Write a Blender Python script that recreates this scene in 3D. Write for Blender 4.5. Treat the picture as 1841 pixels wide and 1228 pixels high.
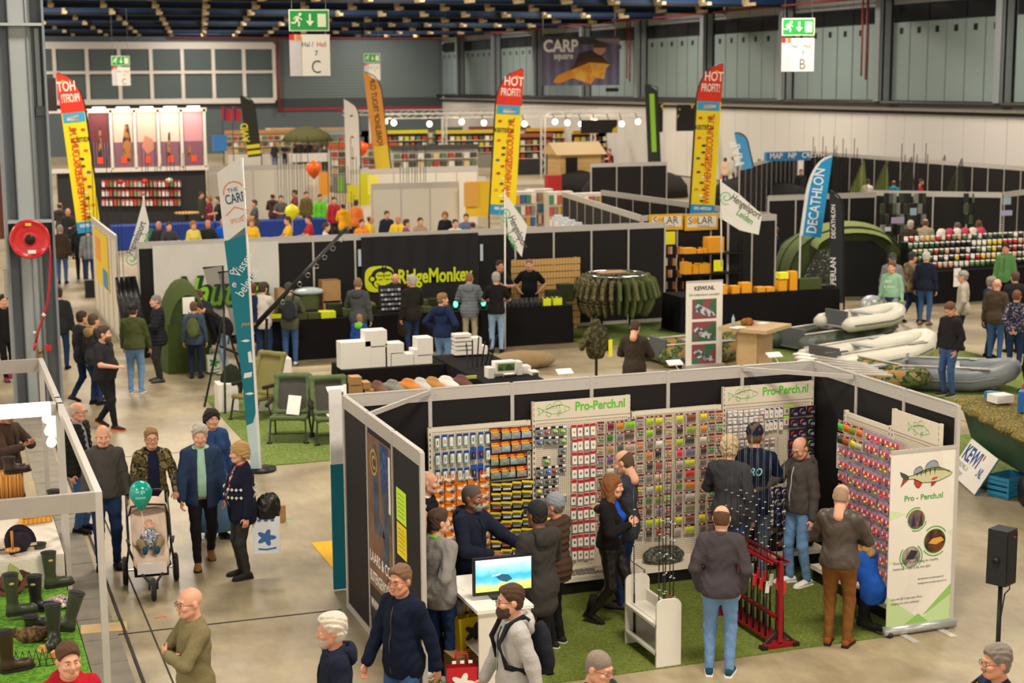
import bpy, math, random
import numpy as np
from mathutils import Vector, Matrix, Euler
random.seed(7)
rng = np.random.default_rng(7)
PI = math.pi
S = bpy.context.scene
COL = S.collection
for o in list(bpy.data.objects): bpy.data.objects.remove(o)

# ------------------------------------------------------------------ camera
F, YAW, PITCH, ROLL, CZ = 2890.0, .3462, .1596, -.0067, 5.98
def _basis():
    cy, sy, cp, sp = math.cos(YAW), math.sin(YAW), math.cos(PITCH), math.sin(PITCH)
    f = np.array([sy*cp, cy*cp, -sp]); r = np.array([cy, -sy, 0.]); u = np.cross(r, f)
    cr, sr = math.cos(ROLL), math.sin(ROLL)
    return np.array([r*cr+u*sr, -r*sr+u*cr, f])
CB = _basis()
CP = np.array([0, 0, CZ])
cam = bpy.data.cameras.new('camera'); camo = bpy.data.objects.new('camera', cam); COL.objects.link(camo)
m4 = Matrix.Identity(4)
for i in range(3):
    m4[i][0], m4[i][1], m4[i][2] = CB[0][i], CB[1][i], -CB[2][i]
m4[2][3] = CZ
camo.matrix_world = m4
cam.sensor_width = 36; cam.lens = F/1841*36; cam.clip_end = 400
cam.dof.use_dof = True; cam.dof.focus_distance = 16.5; cam.dof.aperture_fstop = 2.1
S.camera = camo

# ------------------------------------------------------------------ light
w = bpy.data.worlds.new('world'); S.world = w; w.use_nodes = True
w.node_tree.nodes['Background'].inputs[0].default_value = (1.0, .93, .84, 1)
w.node_tree.nodes['Background'].inputs[1].default_value = .80
S.view_settings.view_transform = 'Standard'; S.view_settings.look = 'None'
S.view_settings.exposure = 0.22; S.view_settings.gamma = 1; S.view_settings.use_curve_mapping = False
S.cycles.use_denoising = True
S.cycles.max_bounces = 5; S.cycles.diffuse_bounces = 3; S.cycles.glossy_bounces = 2
S.cycles.transmission_bounces = 4; S.cycles.transparent_max_bounces = 12
S.cycles.sample_clamp_indirect = 6
LAMPS = []
for iy, y in enumerate((-22, -6, 10, 26, 42, 58, 74, 90, 106, 122, 137)):
    for ix, x in enumerate((-26, -10, 6, 22, 38)):
        l = bpy.data.lights.new('hall_lamp', 'AREA'); l.shape = 'RECTANGLE'; l.size = 3.6; l.size_y = 1.6
        l.energy = 1150; l.color = (1.0, .89, .74)
        o = bpy.data.objects.new('hall_lamp', l); o.location = (x, y, 11.2); COL.objects.link(o); LAMPS.append(o)

# ------------------------------------------------------------------ projection helpers (photo pixel -> place in the hall)
def ray(px, py): return CB.T @ np.array([(px-920.5)/F, -(py-614)/F, 1.])
def G(px, py, z=0.):
    d = ray(px, py); return CP + d*((z-CZ)/d[2])
def onY(px, py, Y): d = ray(px, py); return CP + d*(Y/d[1])
def onX(px, py, X): d = ray(px, py); return CP + d*(X/d[0])
def atD(px, py, D): return CP + ray(px, py)*D

# ------------------------------------------------------------------ materials
def lin(c):
    if isinstance(c, str):
        c = [int(c[i:i+2], 16)/255 for i in (0, 2, 4)]
    return tuple((v/12.92 if v <= .04045 else ((v+.055)/1.055)**2.4) for v in c[:3])
_M = {}
def mat(c, rough=.6, metal=0., var=.10, scale=8., bump=0., bscale=60., spec=.4, alpha=1., emit=0., c2=None, kind='noise', name=None, thr=(.45, .55), objc=False, sheen=0., coat=0.):
    key = (str(c), rough, metal, var, scale, bump, bscale, spec, alpha, emit, str(c2), kind, thr, objc)
    if key in _M: return _M[key]
    m = bpy.data.materials.new(name or ('surface_'+str(c))); m.use_nodes = True
    nt = m.node_tree; N = nt.nodes; L = nt.links; b = N['Principled BSDF']
    b.inputs['Roughness'].default_value = rough; b.inputs['Metallic'].default_value = metal
    b.inputs['Specular IOR Level'].default_value = spec
    col = (*lin(c), 1)
    src = None
    tc = N.new('ShaderNodeTexCoord')
    if objc:
        oi = N.new('ShaderNodeObjectInfo'); src = oi.outputs['Color']
    if c2 is not None:
        if kind == 'voronoi':
            t = N.new('ShaderNodeTexVoronoi'); t.inputs['Scale'].default_value = scale; to = t.outputs['Distance']
        elif kind == 'wave':
            t = N.new('ShaderNodeTexWave'); t.inputs['Scale'].default_value = scale; t.inputs['Distortion'].default_value = 2; to = t.outputs['Fac']
        else:
            t = N.new('ShaderNodeTexNoise'); t.inputs['Scale'].default_value = scale; t.inputs['Detail'].default_value = 3; to = t.outputs['Fac']
        L.new(tc.outputs['Object'], t.inputs['Vector'])
        r = N.new('ShaderNodeValToRGB'); L.new(to, r.inputs['Fac'])
        e = r.color_ramp.elements; e[0].position = thr[0]; e[1].position = thr[1]
        e[0].color = col; e[1].color = (*lin(c2 if kind != 'camo' else c2[0]), 1)
        if kind == 'camo':
            cols = c2
            r.color_ramp.interpolation = 'CONSTANT'
            e[0].position = 0; e[1].position = .43; e[1].color = (*lin(cols[0]), 1)
            for k, cc in enumerate(cols[1:]):
                q = r.color_ramp.elements.new(.50+.07*k); q.color = (*lin(cc), 1)
        src = r.outputs['Color']
    elif var > 0:
        t = N.new('ShaderNodeTexNoise'); t.inputs['Scale'].default_value = scale; t.inputs['Detail'].default_value = 4
        L.new(tc.outputs['Object'], t.inputs['Vector'])
        mr = N.new('ShaderNodeMapRange'); mr.inputs[3].default_value = 1-var; mr.inputs[4].default_value = 1+var
        L.new(t.outputs['Fac'], mr.inputs[0])
        mx = N.new('ShaderNodeMix'); mx.data_type = 'RGBA'; mx.blend_type = 'MULTIPLY'; mx.inputs[0].default_value = 1
        if src: L.new(src, mx.inputs[6])
        else: mx.inputs[6].default_value = col
        L.new(mr.outputs[0], mx.inputs[7]); src = mx.outputs[2]
    if src: L.new(src, b.inputs['Base Color'])
    else: b.inputs['Base Color'].default_value = col
    if bump > 0:
        t2 = N.new('ShaderNodeTexNoise'); t2.inputs['Scale'].default_value = bscale; t2.inputs['Detail'].default_value = 3
        L.new(tc.outputs['Object'], t2.inputs['Vector'])
        bp = N.new('ShaderNodeBump'); bp.inputs['Strength'].default_value = bump; bp.inputs['Distance'].default_value = .02
        L.new(t2.outputs['Fac'], bp.inputs['Height']); L.new(bp.outputs[0], b.inputs['Normal'])
    if alpha < 1: b.inputs['Alpha'].default_value = alpha
    if coat > 0: b.inputs['Coat Weight'].default_value = coat
    if emit > 0:
        b.inputs['Emission Color'].default_value = col; b.inputs['Emission Strength'].default_value = emit
        if src: L.new(src, b.inputs['Emission Color'])
    _M[key] = m
    return m
def cloth(c, **k): return mat(c, .9, var=k.pop('var', .16), scale=k.pop('scale', 9), bump=k.pop('bump', .35), bscale=k.pop('bscale', 45), spec=.15, **k)
def camo(*cs, scale=7): return mat(cs[0], .9, c2=list(cs[1:]), kind='camo', scale=scale, spec=.15)
def plain(c, rough=.5, **k): return mat(c, rough, var=0, **k)
def wood(c, c2, scale=3.): return mat(c, .6, c2=c2, kind='wave', scale=scale, thr=(.1, .9))
ALU = mat('c3beb8', .38, .25, var=.05, spec=.5, name='aluminium')
STEEL = mat('8f9499', .5, .3, var=.10, scale=3, name='painted_steel')
CHROME = mat('d8d8d8', .18, .9, var=0, name='chrome')
BLACKP = mat('161314', .62, var=.12, scale=2, spec=.3, name='black_panel')
BLACKC = cloth('151314', name='black_cloth')
BLACK = plain('101010', .45, name='black_plastic')
WHITE = mat('eae5dc', .5, var=.03, name='white_paint')
PAPER = mat('f1eee6', .8, var=.03, name='paper')
CARD = mat('b08a5a', .8, var=.1, scale=6, name='cardboard')
YPAPER = plain('f4ee2c', .8, name='yellow_paper')
DARK = plain('0b0b0c', .8, name='dark')

# ------------------------------------------------------------------ mesh builder
class MB:
    def __init__(s): s.v = []; s.f = []; s.m = []; s.n = 0; s.sm = []
    def add(s, V, Fc, mi=0, smooth=False):
        V = np.asarray(V, float).reshape(-1, 3); b = s.n
        s.v.append(V); s.n += len(V)
        if isinstance(Fc, np.ndarray):
            Fc = (Fc+b).tolist()
        else: Fc = [[i+b for i in f] for f in Fc]
        s.f += Fc; s.m += ([mi]*len(Fc)) if np.isscalar(mi) else list(mi); s.sm += [smooth]*len(Fc)
        return s
    def box(s, c, d, R=None, mi=0, taper=1.):
        x, y, z = d[0]/2, d[1]/2, d[2]/2; t = taper
        V = np.array([(-x,-y,-z),(x,-y,-z),(x,y,-z),(-x,y,-z),(-x*t,-y*t,z),(x*t,-y*t,z),(x*t,y*t,z),(-x*t,y*t,z)])
        if R is not None: V = V @ rotm(R).T
        return s.add(V+np.array(c), [(3,2,1,0),(4,5,6,7),(0,1,5,4),(1,2,6,5),(2,3,7,6),(3,0,4,7)], mi)
    def b2(s, a, b, mi=0):   # box between corners
        a, b = np.minimum(a, b), np.maximum(a, b)
        return s.box((a+b)/2, b-a, None, mi)
    def bar(s, p, q, w, h=None, mi=0, up=(0, 0, 1)):
        p, q = np.array(p, float), np.array(q, float); h = h or w
        d = q-p; L = np.linalg.norm(d)
        if L < 1e-6: return s
        d /= L; u = np.array(up, float)
        if abs(d@u) > .95: u = np.array((1., 0, 0)) if abs(d[0]) < .9 else np.array((0, 1., 0))
        r = np.cross(d, u); r /= np.linalg.norm(r); u = np.cross(r, d)
        V = [c + r*a*w/2 + u*b*h/2 for c in (p, q) for a, b in ((-1,-1),(1,-1),(1,1),(-1,1))]
        return s.add(V, [(0,1,2,3),(7,6,5,4),(0,4,5,1),(1,5,6,2),(2,6,7,3),(3,7,4,0)], mi)
    def tube(s, P, r, n=8, mi=0, closed=False, cap=True, flat=None, smooth=True):
        P = np.asarray(P, float); k = len(P); r = np.full(k, r, float) if np.isscalar(r) else np.asarray(r, float)
        T = np.gradient(P, axis=0) if not closed else (np.roll(P, -1, 0)-np.roll(P, 1, 0))
        T /= np.linalg.norm(T, axis=1)[:, None]+1e-12
        u = np.array((0, 0, 1.)) if abs(T[0][2]) < .9 else np.array((0, 1., 0))
        if flat is not None: u = np.array(flat[:3], float)
        V = []; a = np.arange(n)*2*PI/n
        for i in range(k):
            x = np.cross(u, T[i]); x /= np.linalg.norm(x)+1e-12; u2 = np.cross(T[i], x)
            if flat is None: u = u2
            fl = 1 if flat is None else flat[3]
            V.append(P[i] + r[i]*(np.outer(np.cos(a), x) + fl*np.outer(np.sin(a), u2)))
        V = np.concatenate(V); Fc = []
        for i in range(k if closed else k-1):
            j = (i+1) % k
            for q in range(n):
                Fc.append((i*n+q, i*n+(q+1) % n, j*n+(q+1) % n, j*n+q))
        if cap and not closed:
            Fc.append(tuple(range(n-1, -1, -1))); Fc.append(tuple(range((k-1)*n, k*n)))
        return s.add(V, Fc, mi, smooth)
    def cyl(s, c, r, h, n=16, mi=0, r2=None, ax=2, smooth=True):
        r2 = r if r2 is None else r2
        e = np.zeros(3); e[ax] = h/2; c = np.array(c, float)
        return s.tube([c-e, c+e], [r, r2], n, mi, smooth=smooth)
    def lathe(s, c, prof, n=20, mi=0, smooth=True):
        prof = np.array(prof, float); k = len(prof); a = np.arange(n)*2*PI/n
        V = np.stack([np.outer(prof[:, 0], np.cos(a)), np.outer(prof[:, 0], np.sin(a)), np.outer(prof[:, 1], np.ones(n))], -1).reshape(-1, 3)+np.array(c)
        Fc = [(i*n+q, i*n+(q+1) % n, (i+1)*n+(q+1) % n, (i+1)*n+q) for i in range(k-1) for q in range(n)]
        if prof[0, 0] > 1e-4: Fc.append(tuple(range(n-1, -1, -1)))
        if prof[-1, 0] > 1e-4: Fc.append(tuple(range((k-1)*n, k*n)))
        return s.add(V, Fc, mi, smooth)
    def ell(s, c, r, n=12, mi=0, R=None):
        k = n//2+1; t = np.linspace(-PI/2, PI/2, k); a = np.arange(n)*2*PI/n
        V = np.stack([np.outer(np.cos(t), np.cos(a))*r[0], np.outer(np.cos(t), np.sin(a))*r[1], np.outer(np.sin(t), np.ones(n))*r[2]], -1).reshape(-1, 3)
        if R is not None: V = V @ rotm(R).T
        Fc = [(i*n+q, i*n+(q+1) % n, (i+1)*n+(q+1) % n, (i+1)*n+q) for i in range(k-1) for q in range(n)]
        return s.add(V+np.array(c), Fc, mi, True)
    def quad(s, a, b, c, d, mi=0): return s.add([a, b, c, d], [(0, 1, 2, 3)], mi)
    def prism(s, P, pl, t, mi=0, side=None):   # 2D outline P on plane pl, thickness t
        P = np.asarray(P, float); n = len(P); A = pl.at(P, t); B = pl.at(P, 0)
        fs = [tuple(range(n))] + [(i, n+i, n+(i+1) % n, (i+1) % n) for i in range(n)] + [tuple(range(2*n-1, n-1, -1))]
        return s.add(np.concatenate([A, B]), fs, [mi]+[mi if side is None else side]*(n+1))
    def stroke(s, P, w, pl, h=.002, mi=0, closed=False):
        P = np.asarray(P, float); k = len(P); T = np.gradient(P, axis=0) if not closed else np.roll(P, -1, 0)-np.roll(P, 1, 0)
        T /= np.linalg.norm(T, axis=1)[:, None]+1e-12; Nn = np.stack([-T[:, 1], T[:, 0]], 1)*w/2
        V = np.concatenate([pl.at(P+Nn, h), pl.at(P-Nn, h)])
        return s.add(V, [(i, k+i, k+(i+1) % k, (i+1) % k) for i in range(k if closed else k-1)], mi)
    def text(s, t, pl, x, y, size, mi=0, h=.003, bold=0., shear=0., sx=1., align='l', ext=0.):
        V, Fc, w_ = textgeo(t, bold, shear)
        k = size*1.0; ox = {'l': 0, 'c': -w_/2, 'r': -w_}[align]
        P = np.stack([(V[:, 0]+ox)*k*sx+x, V[:, 1]*k+y], 1)
        return s.add(pl.at(P, h), Fc, mi)
    def grid(s, fn, nu, nv, mi=0, smooth=True, thick=0.):
        u, v = np.linspace(0, 1, nu), np.linspace(0, 1, nv)
        V = np.array([fn(a, b) for a in u for b in v], float)
        Fc = [(i*nv+j, (i+1)*nv+j, (i+1)*nv+j+1, i*nv+j+1) for i in range(nu-1) for j in range(nv-1)]
        s.add(V, Fc, mi, smooth)
        return s
    def build(s, name, mats, parent=None, loc=None, rz=0., label=None, cat=None, group=None, kind=None):
        me = bpy.data.meshes.new(name)
        V = np.concatenate(s.v) if s.v else np.zeros((0, 3))
        me.from_pydata(V.tolist(), [], s.f)
        for m in (mats if isinstance(mats, (list, tuple)) else [mats]): me.materials.append(m)
        if s.f:
            me.polygons.foreach_set('material_index', np.array(s.m, np.int32))
            me.polygons.foreach_set('use_smooth', np.array(s.sm, bool))
        me.update()
        return link(name, me, parent, loc, rz, label, cat, group, kind)
KIDS = {}
def link(name, me, parent=None, loc=None, rz=0., label=None, cat=None, group=None, kind=None):
    o = bpy.data.objects.new(name, me); COL.objects.link(o)
    if parent is not None: o.parent = parent; KIDS.setdefault(parent.name, []).append(o)
    if loc is not None: o.location = loc
    if rz: o.rotation_euler = (0, 0, rz) if np.isscalar(rz) else rz
    return tag(o, label, cat, group, kind)
def tag(o, label=None, cat=None, group=None, kind=None):
    if label: o['label'] = label
    if cat: o['category'] = cat
    if group: o['group'] = group
    if kind: o['kind'] = kind
    return o
def thing(name, label, cat, loc=(0, 0, 0), rz=0., group=None):
    return link(name, None, None, tuple(loc), rz, label, cat, group)
def copy_tree(o, loc=None, rz=None, label=None, parent=None, color=None, group=None):
    c = o.copy(); COL.objects.link(c)
    if parent is not None: c.parent = parent; KIDS.setdefault(parent.name, []).append(c)
    if loc is not None: c.location = loc
    if rz is not None: c.rotation_euler = (0, 0, rz) if np.isscalar(rz) else rz
    if label: c['label'] = label
    if group: c['group'] = group
    if color: c.color = (*lin(color), 1)
    for ch in KIDS.get(o.name, ()): copy_tree(ch, parent=c)
    return c
def rotm(R):
    if isinstance(R, np.ndarray) and R.shape == (3, 3): return R
    if np.isscalar(R): R = (0, 0, R)
    return np.array(Euler(R).to_matrix())
class PL:   # a plane: origin, right, up -> normal towards the reader
    def __init__(s, o, u, v=(0, 0, 1)):
        s.o = np.array(o, float); s.u = np.array(u, float); s.v = np.array(v, float)
        s.u /= np.linalg.norm(s.u); s.v /= np.linalg.norm(s.v); s.n = np.cross(s.u, s.v)
    def at(s, P, h=0.):
        P = np.asarray(P, float).reshape(-1, 2)
        return s.o + P[:, :1]*s.u + P[:, 1:]*s.v + s.n*h
_TG = {}
def textgeo(t, bold=0., shear=0.):
    k = (t, bold, shear)
    if k not in _TG:
        cu = bpy.data.curves.new('lettering', 'FONT'); cu.body = t; cu.size = 1.; cu.offset = bold; cu.shear = shear
        cu.resolution_u = 3; cu.fill_mode = 'FRONT'
        ob = bpy.data.objects.new('lettering', cu)
        me = ob.to_mesh()
        V = np.zeros(len(me.vertices)*3); me.vertices.foreach_get('co', V); V = V.reshape(-1, 3)[:, :2].copy()
        Fc = [list(p.vertices) for p in me.polygons]
        ob.to_mesh_clear(); bpy.data.objects.remove(ob); bpy.data.curves.remove(cu)
        if len(V): V[:, 0] -= V[:, 0].min()
        _TG[k] = (V, Fc, V[:, 0].max() if len(V) else 0.)
    return _TG[k]
ORD = 'first second third fourth fifth sixth seventh eighth ninth tenth eleventh twelfth thirteenth fourteenth fifteenth sixteenth seventeenth eighteenth nineteenth twentieth'.split()
def nth(i): return ORD[i] if i < 20 else ('twenty-'+ORD[i-20] if i < 29 else 'thirtieth' if i == 29 else 'thirty-'+ORD[i-30])
# ================================================================== THE HALL
XR, YB, BAY = 45.0, 143.0, 9.6
def floor_mat():
    m = bpy.data.materials.new('concrete'); m.use_nodes = True; nt = m.node_tree; N = nt.nodes; L = nt.links; b = N['Principled BSDF']
    tc = N.new('ShaderNodeTexCoord'); n1 = N.new('ShaderNodeTexNoise'); n1.inputs['Scale'].default_value = .55; n1.inputs['Detail'].default_value = 8; n1.inputs['Roughness'].default_value = .68
    n2 = N.new('ShaderNodeTexNoise'); n2.inputs['Scale'].default_value = 9; n2.inputs['Detail'].default_value = 6
    mp = N.new('ShaderNodeMapping'); mp.inputs['Scale'].default_value = (1, .35, 1); mp.inputs['Rotation'].default_value = (0, 0, .5)
    L.new(tc.outputs['Object'], n1.inputs['Vector']); L.new(tc.outputs['Object'], mp.inputs[0]); L.new(mp.outputs[0], n2.inputs['Vector'])
    r = N.new('ShaderNodeValToRGB'); e = r.color_ramp.elements; e[0].position = .33; e[1].position = .68
    e[0].color = (*lin('80735c'), 1); e[1].color = (*lin('b3a484'), 1); L.new(n1.outputs['Fac'], r.inputs[0])
    mr = N.new('ShaderNodeMapRange'); mr.inputs[3].default_value = .78; mr.inputs[4].default_value = 1.2; L.new(n2.outputs['Fac'], mr.inputs[0])
    mx = N.new('ShaderNodeMix'); mx.data_type = 'RGBA'; mx.blend_type = 'MULTIPLY'; mx.inputs[0].default_value = 1
    L.new(r.outputs[0], mx.inputs[6]); L.new(mr.outputs[0], mx.inputs[7]); L.new(mx.outputs[2], b.inputs['Base Color'])
    mr2 = N.new('ShaderNodeMapRange'); mr2.inputs[3].default_value = .25; mr2.inputs[4].default_value = .55; L.new(n1.outputs['Fac'], mr2.inputs[0])
    L.new(mr2.outputs[0], b.inputs['Roughness']); b.inputs['Specular IOR Level'].default_value = .45
    return m
fl = MB().b2((-35, -30, -.2), (XR, YB, 0)).build('floor', floor_mat(), kind='structure')
JOINT = mat('2f2b27', .8, var=.2, scale=6, name='floor_joint')
for a, b, w_ in (((G(170, 1146)), G(614, 1096), .035), (G(0, 1168), G(170, 1146), .02)):
    MB().bar((a[0], a[1], .001), (b[0], b[1], .001), w_, .004).build('floor_joint', JOINT, fl)
for x0, y0, y1 in ((2.02, 13, 40), (9.2, 20, 60), (17.0, 22, 60)):
    MB().bar((x0, y0, .001), (x0, y1, .001), .02, .003).build('floor_joint', JOINT, fl)
for y0, x0, x1 in ((26.2, 1.2, 24), (37.4, 1, 8)):
    MB().bar((x0, y0, .001), (x1, y0, .001), .02, .003).build('floor_joint', JOINT, fl)
SLAB = mat('78726a', .7, c2='8f8879', scale=3, thr=(.3, .7), name='stone_slab')
sl = None
for k in range(24):
    y = 13.2+k*.75
    if sl is None: sl = MB().box((0, 0, .004), (.42, .735, .012)).build('paving_slab', SLAB, fl, (1.45, y, 0))
    else: copy_tree(sl, (1.45+.004*((k*7) % 3-1), y, .001*((k*5) % 3)), parent=fl)
tape = MB().bar((1.74, 12.9, .012), (1.74, 31, .012), .03, .006).build('drain_channel', JOINT, fl)
# small marks of tape on the floor
for px, py, c, n_ in ((210, 1116, '5aa050', 'green'), (288, 1110, 'd8604a', 'red'), (521, 933, '5fbf8f', 'mint'), (40, 690, 'd8b030', 'yellow')):
    p = G(px, py); MB().box((0, 0, .002), (.14, .035, .002), .2).build('floor_tape', plain(c, .7), fl, tuple(p))
# right wall
WALLG = mat('7d8c8b', .5, var=.06, scale=.4, name='grey_wall_panel'); WALLD = mat('8b8f91', .6, var=.06, scale=.5, name='upper_wall_panel')
WWHITE = mat('cfcac4', .6, var=.04, scale=.3, name='white_wall_panel'); GLASSD = mat('16181c', .15, var=.1, scale=1, spec=.6, name='dark_glazing')
WC = mat('7f8589', .5, var=.06, name='grey_column')
wr = MB().b2((XR+.06, -30, 0), (XR+.5, YB, 12.2)).build('wall_right', mat('3a3d40', .7, name='wall_core'), kind='structure')
def wall_piece(name, y0, y1, z0, z1, d, m):
    return MB().b2((XR-d, y0, z0), (XR+.08, y1, z1)).build(name, m, wr)
COLS = [88.7+BAY*k for k in range(-4, 6)]
for i, c in enumerate(COLS):
    MB().b2((XR-.7, c-.22, 4.95), (XR-.1, c-.17, 11.6)).b2((XR-.7, c+.17, 4.95), (XR-.1, c+.22, 11.6)).b2((XR-.55, c-.22, 4.95), (XR-.45, c+.22, 11.6)).b2((XR-.75, c-.22, 4.95), (XR-.68, c+.22, 11.6)).build('steel_column', WC, wr)
    n = 6; wd = (BAY-.7)/n
    for j in range(n):
        y0 = c+.35+j*wd
        if y0+wd > YB: continue
        wall_piece('wall_panel', y0+.045, y0+wd-.045, 5.0, 8.75, .06, WALLG)
        wall_piece('wall_vent', y0+wd/2-.14, y0+wd/2+.14, 8.2, 8.5, .075, DARK)
        wall_piece('upper_panel', y0+.02, y0+wd-.02, 9.62, 12.0, .06, WALLD)
        wall_piece('lower_panel', c+j*BAY/n+.015, c+(j+1)*BAY/n-.015, .1, 4.35, .07, WWHITE)
        if j % 2 == 0: wall_piece('glazing', y0+.04, y0+2*wd-.04, 8.8, 9.56, .02, GLASSD)
MB().tube([(XR-.55, 20, 4.88), (XR-.55, YB, 4.88)], .11, 10).build('black_pipe', mat('35322f', .5), wr)
MB().b2((XR-.35, 20, 4.52), (XR-.05, YB, 4.66)).build('cable_tray', mat('b8b2a6', .5), wr)
MB().b2((XR-.2, 20, 4.36), (XR-.05, YB, 4.5)).build('dark_rail', mat('2a2320', .6), wr)
REDP = mat('8e3b36', .5, name='red_pipe')
MB().tube([(XR-1.0, 30, 10.0), (XR-1.0, YB-.3, 10.0), (XR-8, YB-.3, 10.0), (20, YB-.3, 10.0)], .07, 8).build('sprinkler_pipe', REDP, wr)
for c in (COLS[2]+.5, COLS[5]+.4):
    MB().tube([(XR-1.0, c, 10.0), (XR-1.0, c, 6.0)], .06, 8).tube([(XR-1.05, c+.35, 10.), (XR-1.05, c+.35, 6.2)], .05, 8).build('sprinkler_riser', REDP, wr)
MB().bar((XR-.7, COLS[2]-.5, 11.6), (XR-.7, COLS[2]-4.5, 9.6), .08).build('brace', WC, wr)
# far wall
wb = MB().b2((-35, YB, 0), (XR, YB+.4, 12.2)).build('wall_back', mat('5b6669', .55, var=.05, scale=.3, name='far_wall_metal'), kind='structure')
for k in range(20): MB().b2((29.5, YB-.03, 4.75+k*.26), (44.6, YB, 4.75+k*.26+.2)).build('cladding_plank', mat('66716f', .5, var=.04), wb)
MB().b2((-10, YB-.05, 3.9), (44.8, YB+.01, 4.7)).build('dark_band', mat('3b4043', .6), wb)
MB().b2((29.5, YB-.12, 3.65), (44.8, YB-.04, 3.9)).build('red_band', mat('8f2f36', .6), wb)
WF = mat('d9d1c8', .6, name='cream_frame')
for k in range(-6, 10):
    MB().b2((5.05+k*2.68, YB-.25, 4.6), (5.35+k*2.68, YB, 9.5)).build('window_frame', WF, wb)
for z0, z1 in ((4.35, 4.8), (6.95, 7.2), (9.05, 9.65)): MB().b2((-12, YB-.27, z0), (29.3, YB, z1)).build('window_frame', WF, wb)
MB().b2((-12, YB-.1, 4.7), (29.3, YB+.02, 9.4)).build('window_pane', mat('55605f', .3, var=.08, scale=.2, name='grey_window'), wb)
MB().tube([(29.7, YB-.3, 3.5), (29.7, YB-.3, 9.8)], .1, 8).build('sprinkler_riser', REDP, wb)
# ceiling with its navy baffles and cream brackets
ce = MB().b2((-35, -30, 12.2), (XR+.5, YB+.4, 12.5)).build('ceiling', mat('3c3c40', .9, name='ceiling_deck'), kind='structure')
NAVY = mat('2a4a78', .6, var=.12, scale=.25, name='navy_baffle'); CREAM = mat('d8c29c', .7, var=.1, scale=1, name='cream_bracket')
br = None
for k in range(9):
    y = 136.5-k*9.6*.86
    MB().b2((-20, y, 10.05), (XR-.2, y+.12, 12.2)).build('navy_baffle', NAVY, ce)
    MB().b2((-20, y-.25, 9.93), (XR-.2, y+.3, 10.05)).build('baffle_flange', mat('0d0f14', .6), ce)
    for j in range(22):
        x = -12+j*2.62+(k % 2)*1.31*(1 if k < 8 else 0)
        if x > XR-1: continue
        if br is None: br = MB().b2((-.09, 0, .05), (.09, .5, .80)).b2((-.12, -.7, -.06), (.12, .4, .10)).build('cream_bracket', CREAM, ce, (x, y-.55, 10.0))
        else: copy_tree(br, (x, y-.55, 10.0), parent=ce)
# steel column with the hose reel
cx, cy = 1.66, 30.3
STC = mat('7b8388', .45, .15, var=.10, scale=1.2, name='column_steel'); STL = mat('a2a9ab', .4, .1, var=.08, scale=1.5, name='light_steel')
pc = MB().b2((-.42, -.25, 0), (-.38, .55, 12)).b2((.38, -.25, 0), (.42, .55, 12)).b2((-.38, .13, 0), (.38, .17, 12)).build('column', STC, None, (cx, cy, 0), kind='structure')
MB().b2((-.17, -.02, 0), (.17, .13, 12)).build('column_box', STL, pc)
MB().b2((-.19, -.035, 0), (-.17, .1, 12)).b2((.17, -.035, 0), (.19, .1, 12)).build('column_lip', STC, pc)
for z in (3.55, 7.03): MB().b2((-.38, -.25, z), (.38, .13, z+.05)).build('stiffener', STL, pc)
MB().tube([(.13, -.04, 0), (.12, -.04, 12)], .014, 6).tube([(.02, -.04, 0), (.02, -.04, 2.9)], .012, 6).build('conduit', mat('8d9598', .4, .4), pc)
MB().b2((.26, .04, 5.6), (.34, .1, 7.0)).build('cable_duct', STL, pc)
MB().b2((.22, 0, 5.45), (.38, .1, 5.62)).build('socket_box', mat('6a7074', .5), pc)
MB().b2((-.5, -.1, 2.2), (-.42, .1, 2.7)).build('wall_box', mat('b7b3a8', .5), pc)
MB().cyl((.06, -.06, 1.18), .035, .06, 10, ax=1).b2((.02, -.08, 1.02), (.05, -.03, 1.2)).build('valve', mat('a9772a', .35, .7), pc)
REDG = mat('c3121b', .25, var=.06, spec=.6, coat=.5, name='red_gloss')
hr = thing('hose_reel', 'red round fire hose reel mounted on the grey steel column', 'hose reel', (cx-.03, cy-.42, 3.28))
RX = (PI/2, 0, 0)
R90 = rotm(RX)
def ylathe(prof, c, n=40, mi=0, mb=None):
    mb = mb or MB(); t = MB().lathe((0, 0, 0), prof, n); V = np.concatenate(t.v) @ R90.T + np.array(c)
    return mb.add(V, t.f, mi, True)
ylathe([(0, -.1), (.34, -.1), (.35, -.06), (.35, .07), (.33, .1), (.31, .085), (.27, .08), (.25, .075), (.2, .085), (.15, .07), (.1, .08), (0, .08)], (0, 0, 0)).build('reel_disc', REDG, hr)
ylathe([(0, .08), (.085, .08), (.09, .1), (.06, .12), (0, .12)], (0, 0, 0), 20).build('hub', BLACK, hr)
MB().box((-.02, -.105, .27), (.1, .006, .05)).build('sticker', plain('e8b62a'), hr)
MB().box((.02, -.105, -.22), (.14, .006, .06)).build('sticker', plain('e8e2da'), hr)
MB().tube([(.33, .1, -.05), (.34, .06, -.3), (.3, .02, -.8), (.25, 0, -1.15), (.15, 0, -1.45), (.05, 0, -1.7), (.0, 0, -1.9)], .022, 8).build('hose', mat('a8202c', .5), hr)
MB().tube([(0, 0, -1.88), (-.03, 0, -2.02)], [.03, .018], 8).build('nozzle', mat('b8242c', .4), hr)
MB().tube([(-.5+.5, .06, -1.7), (0, .02, -1.7)], .03, 8).tube([(.15, 0, -1.4), (.19, 0, -1.36)], .035, 8).build('hose_clip', mat('d8d2c8', .5), hr)
MB().box((.22, 0, -1.98), (.1, .07, .1)).build('valve_tag', REDG, hr)
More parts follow.
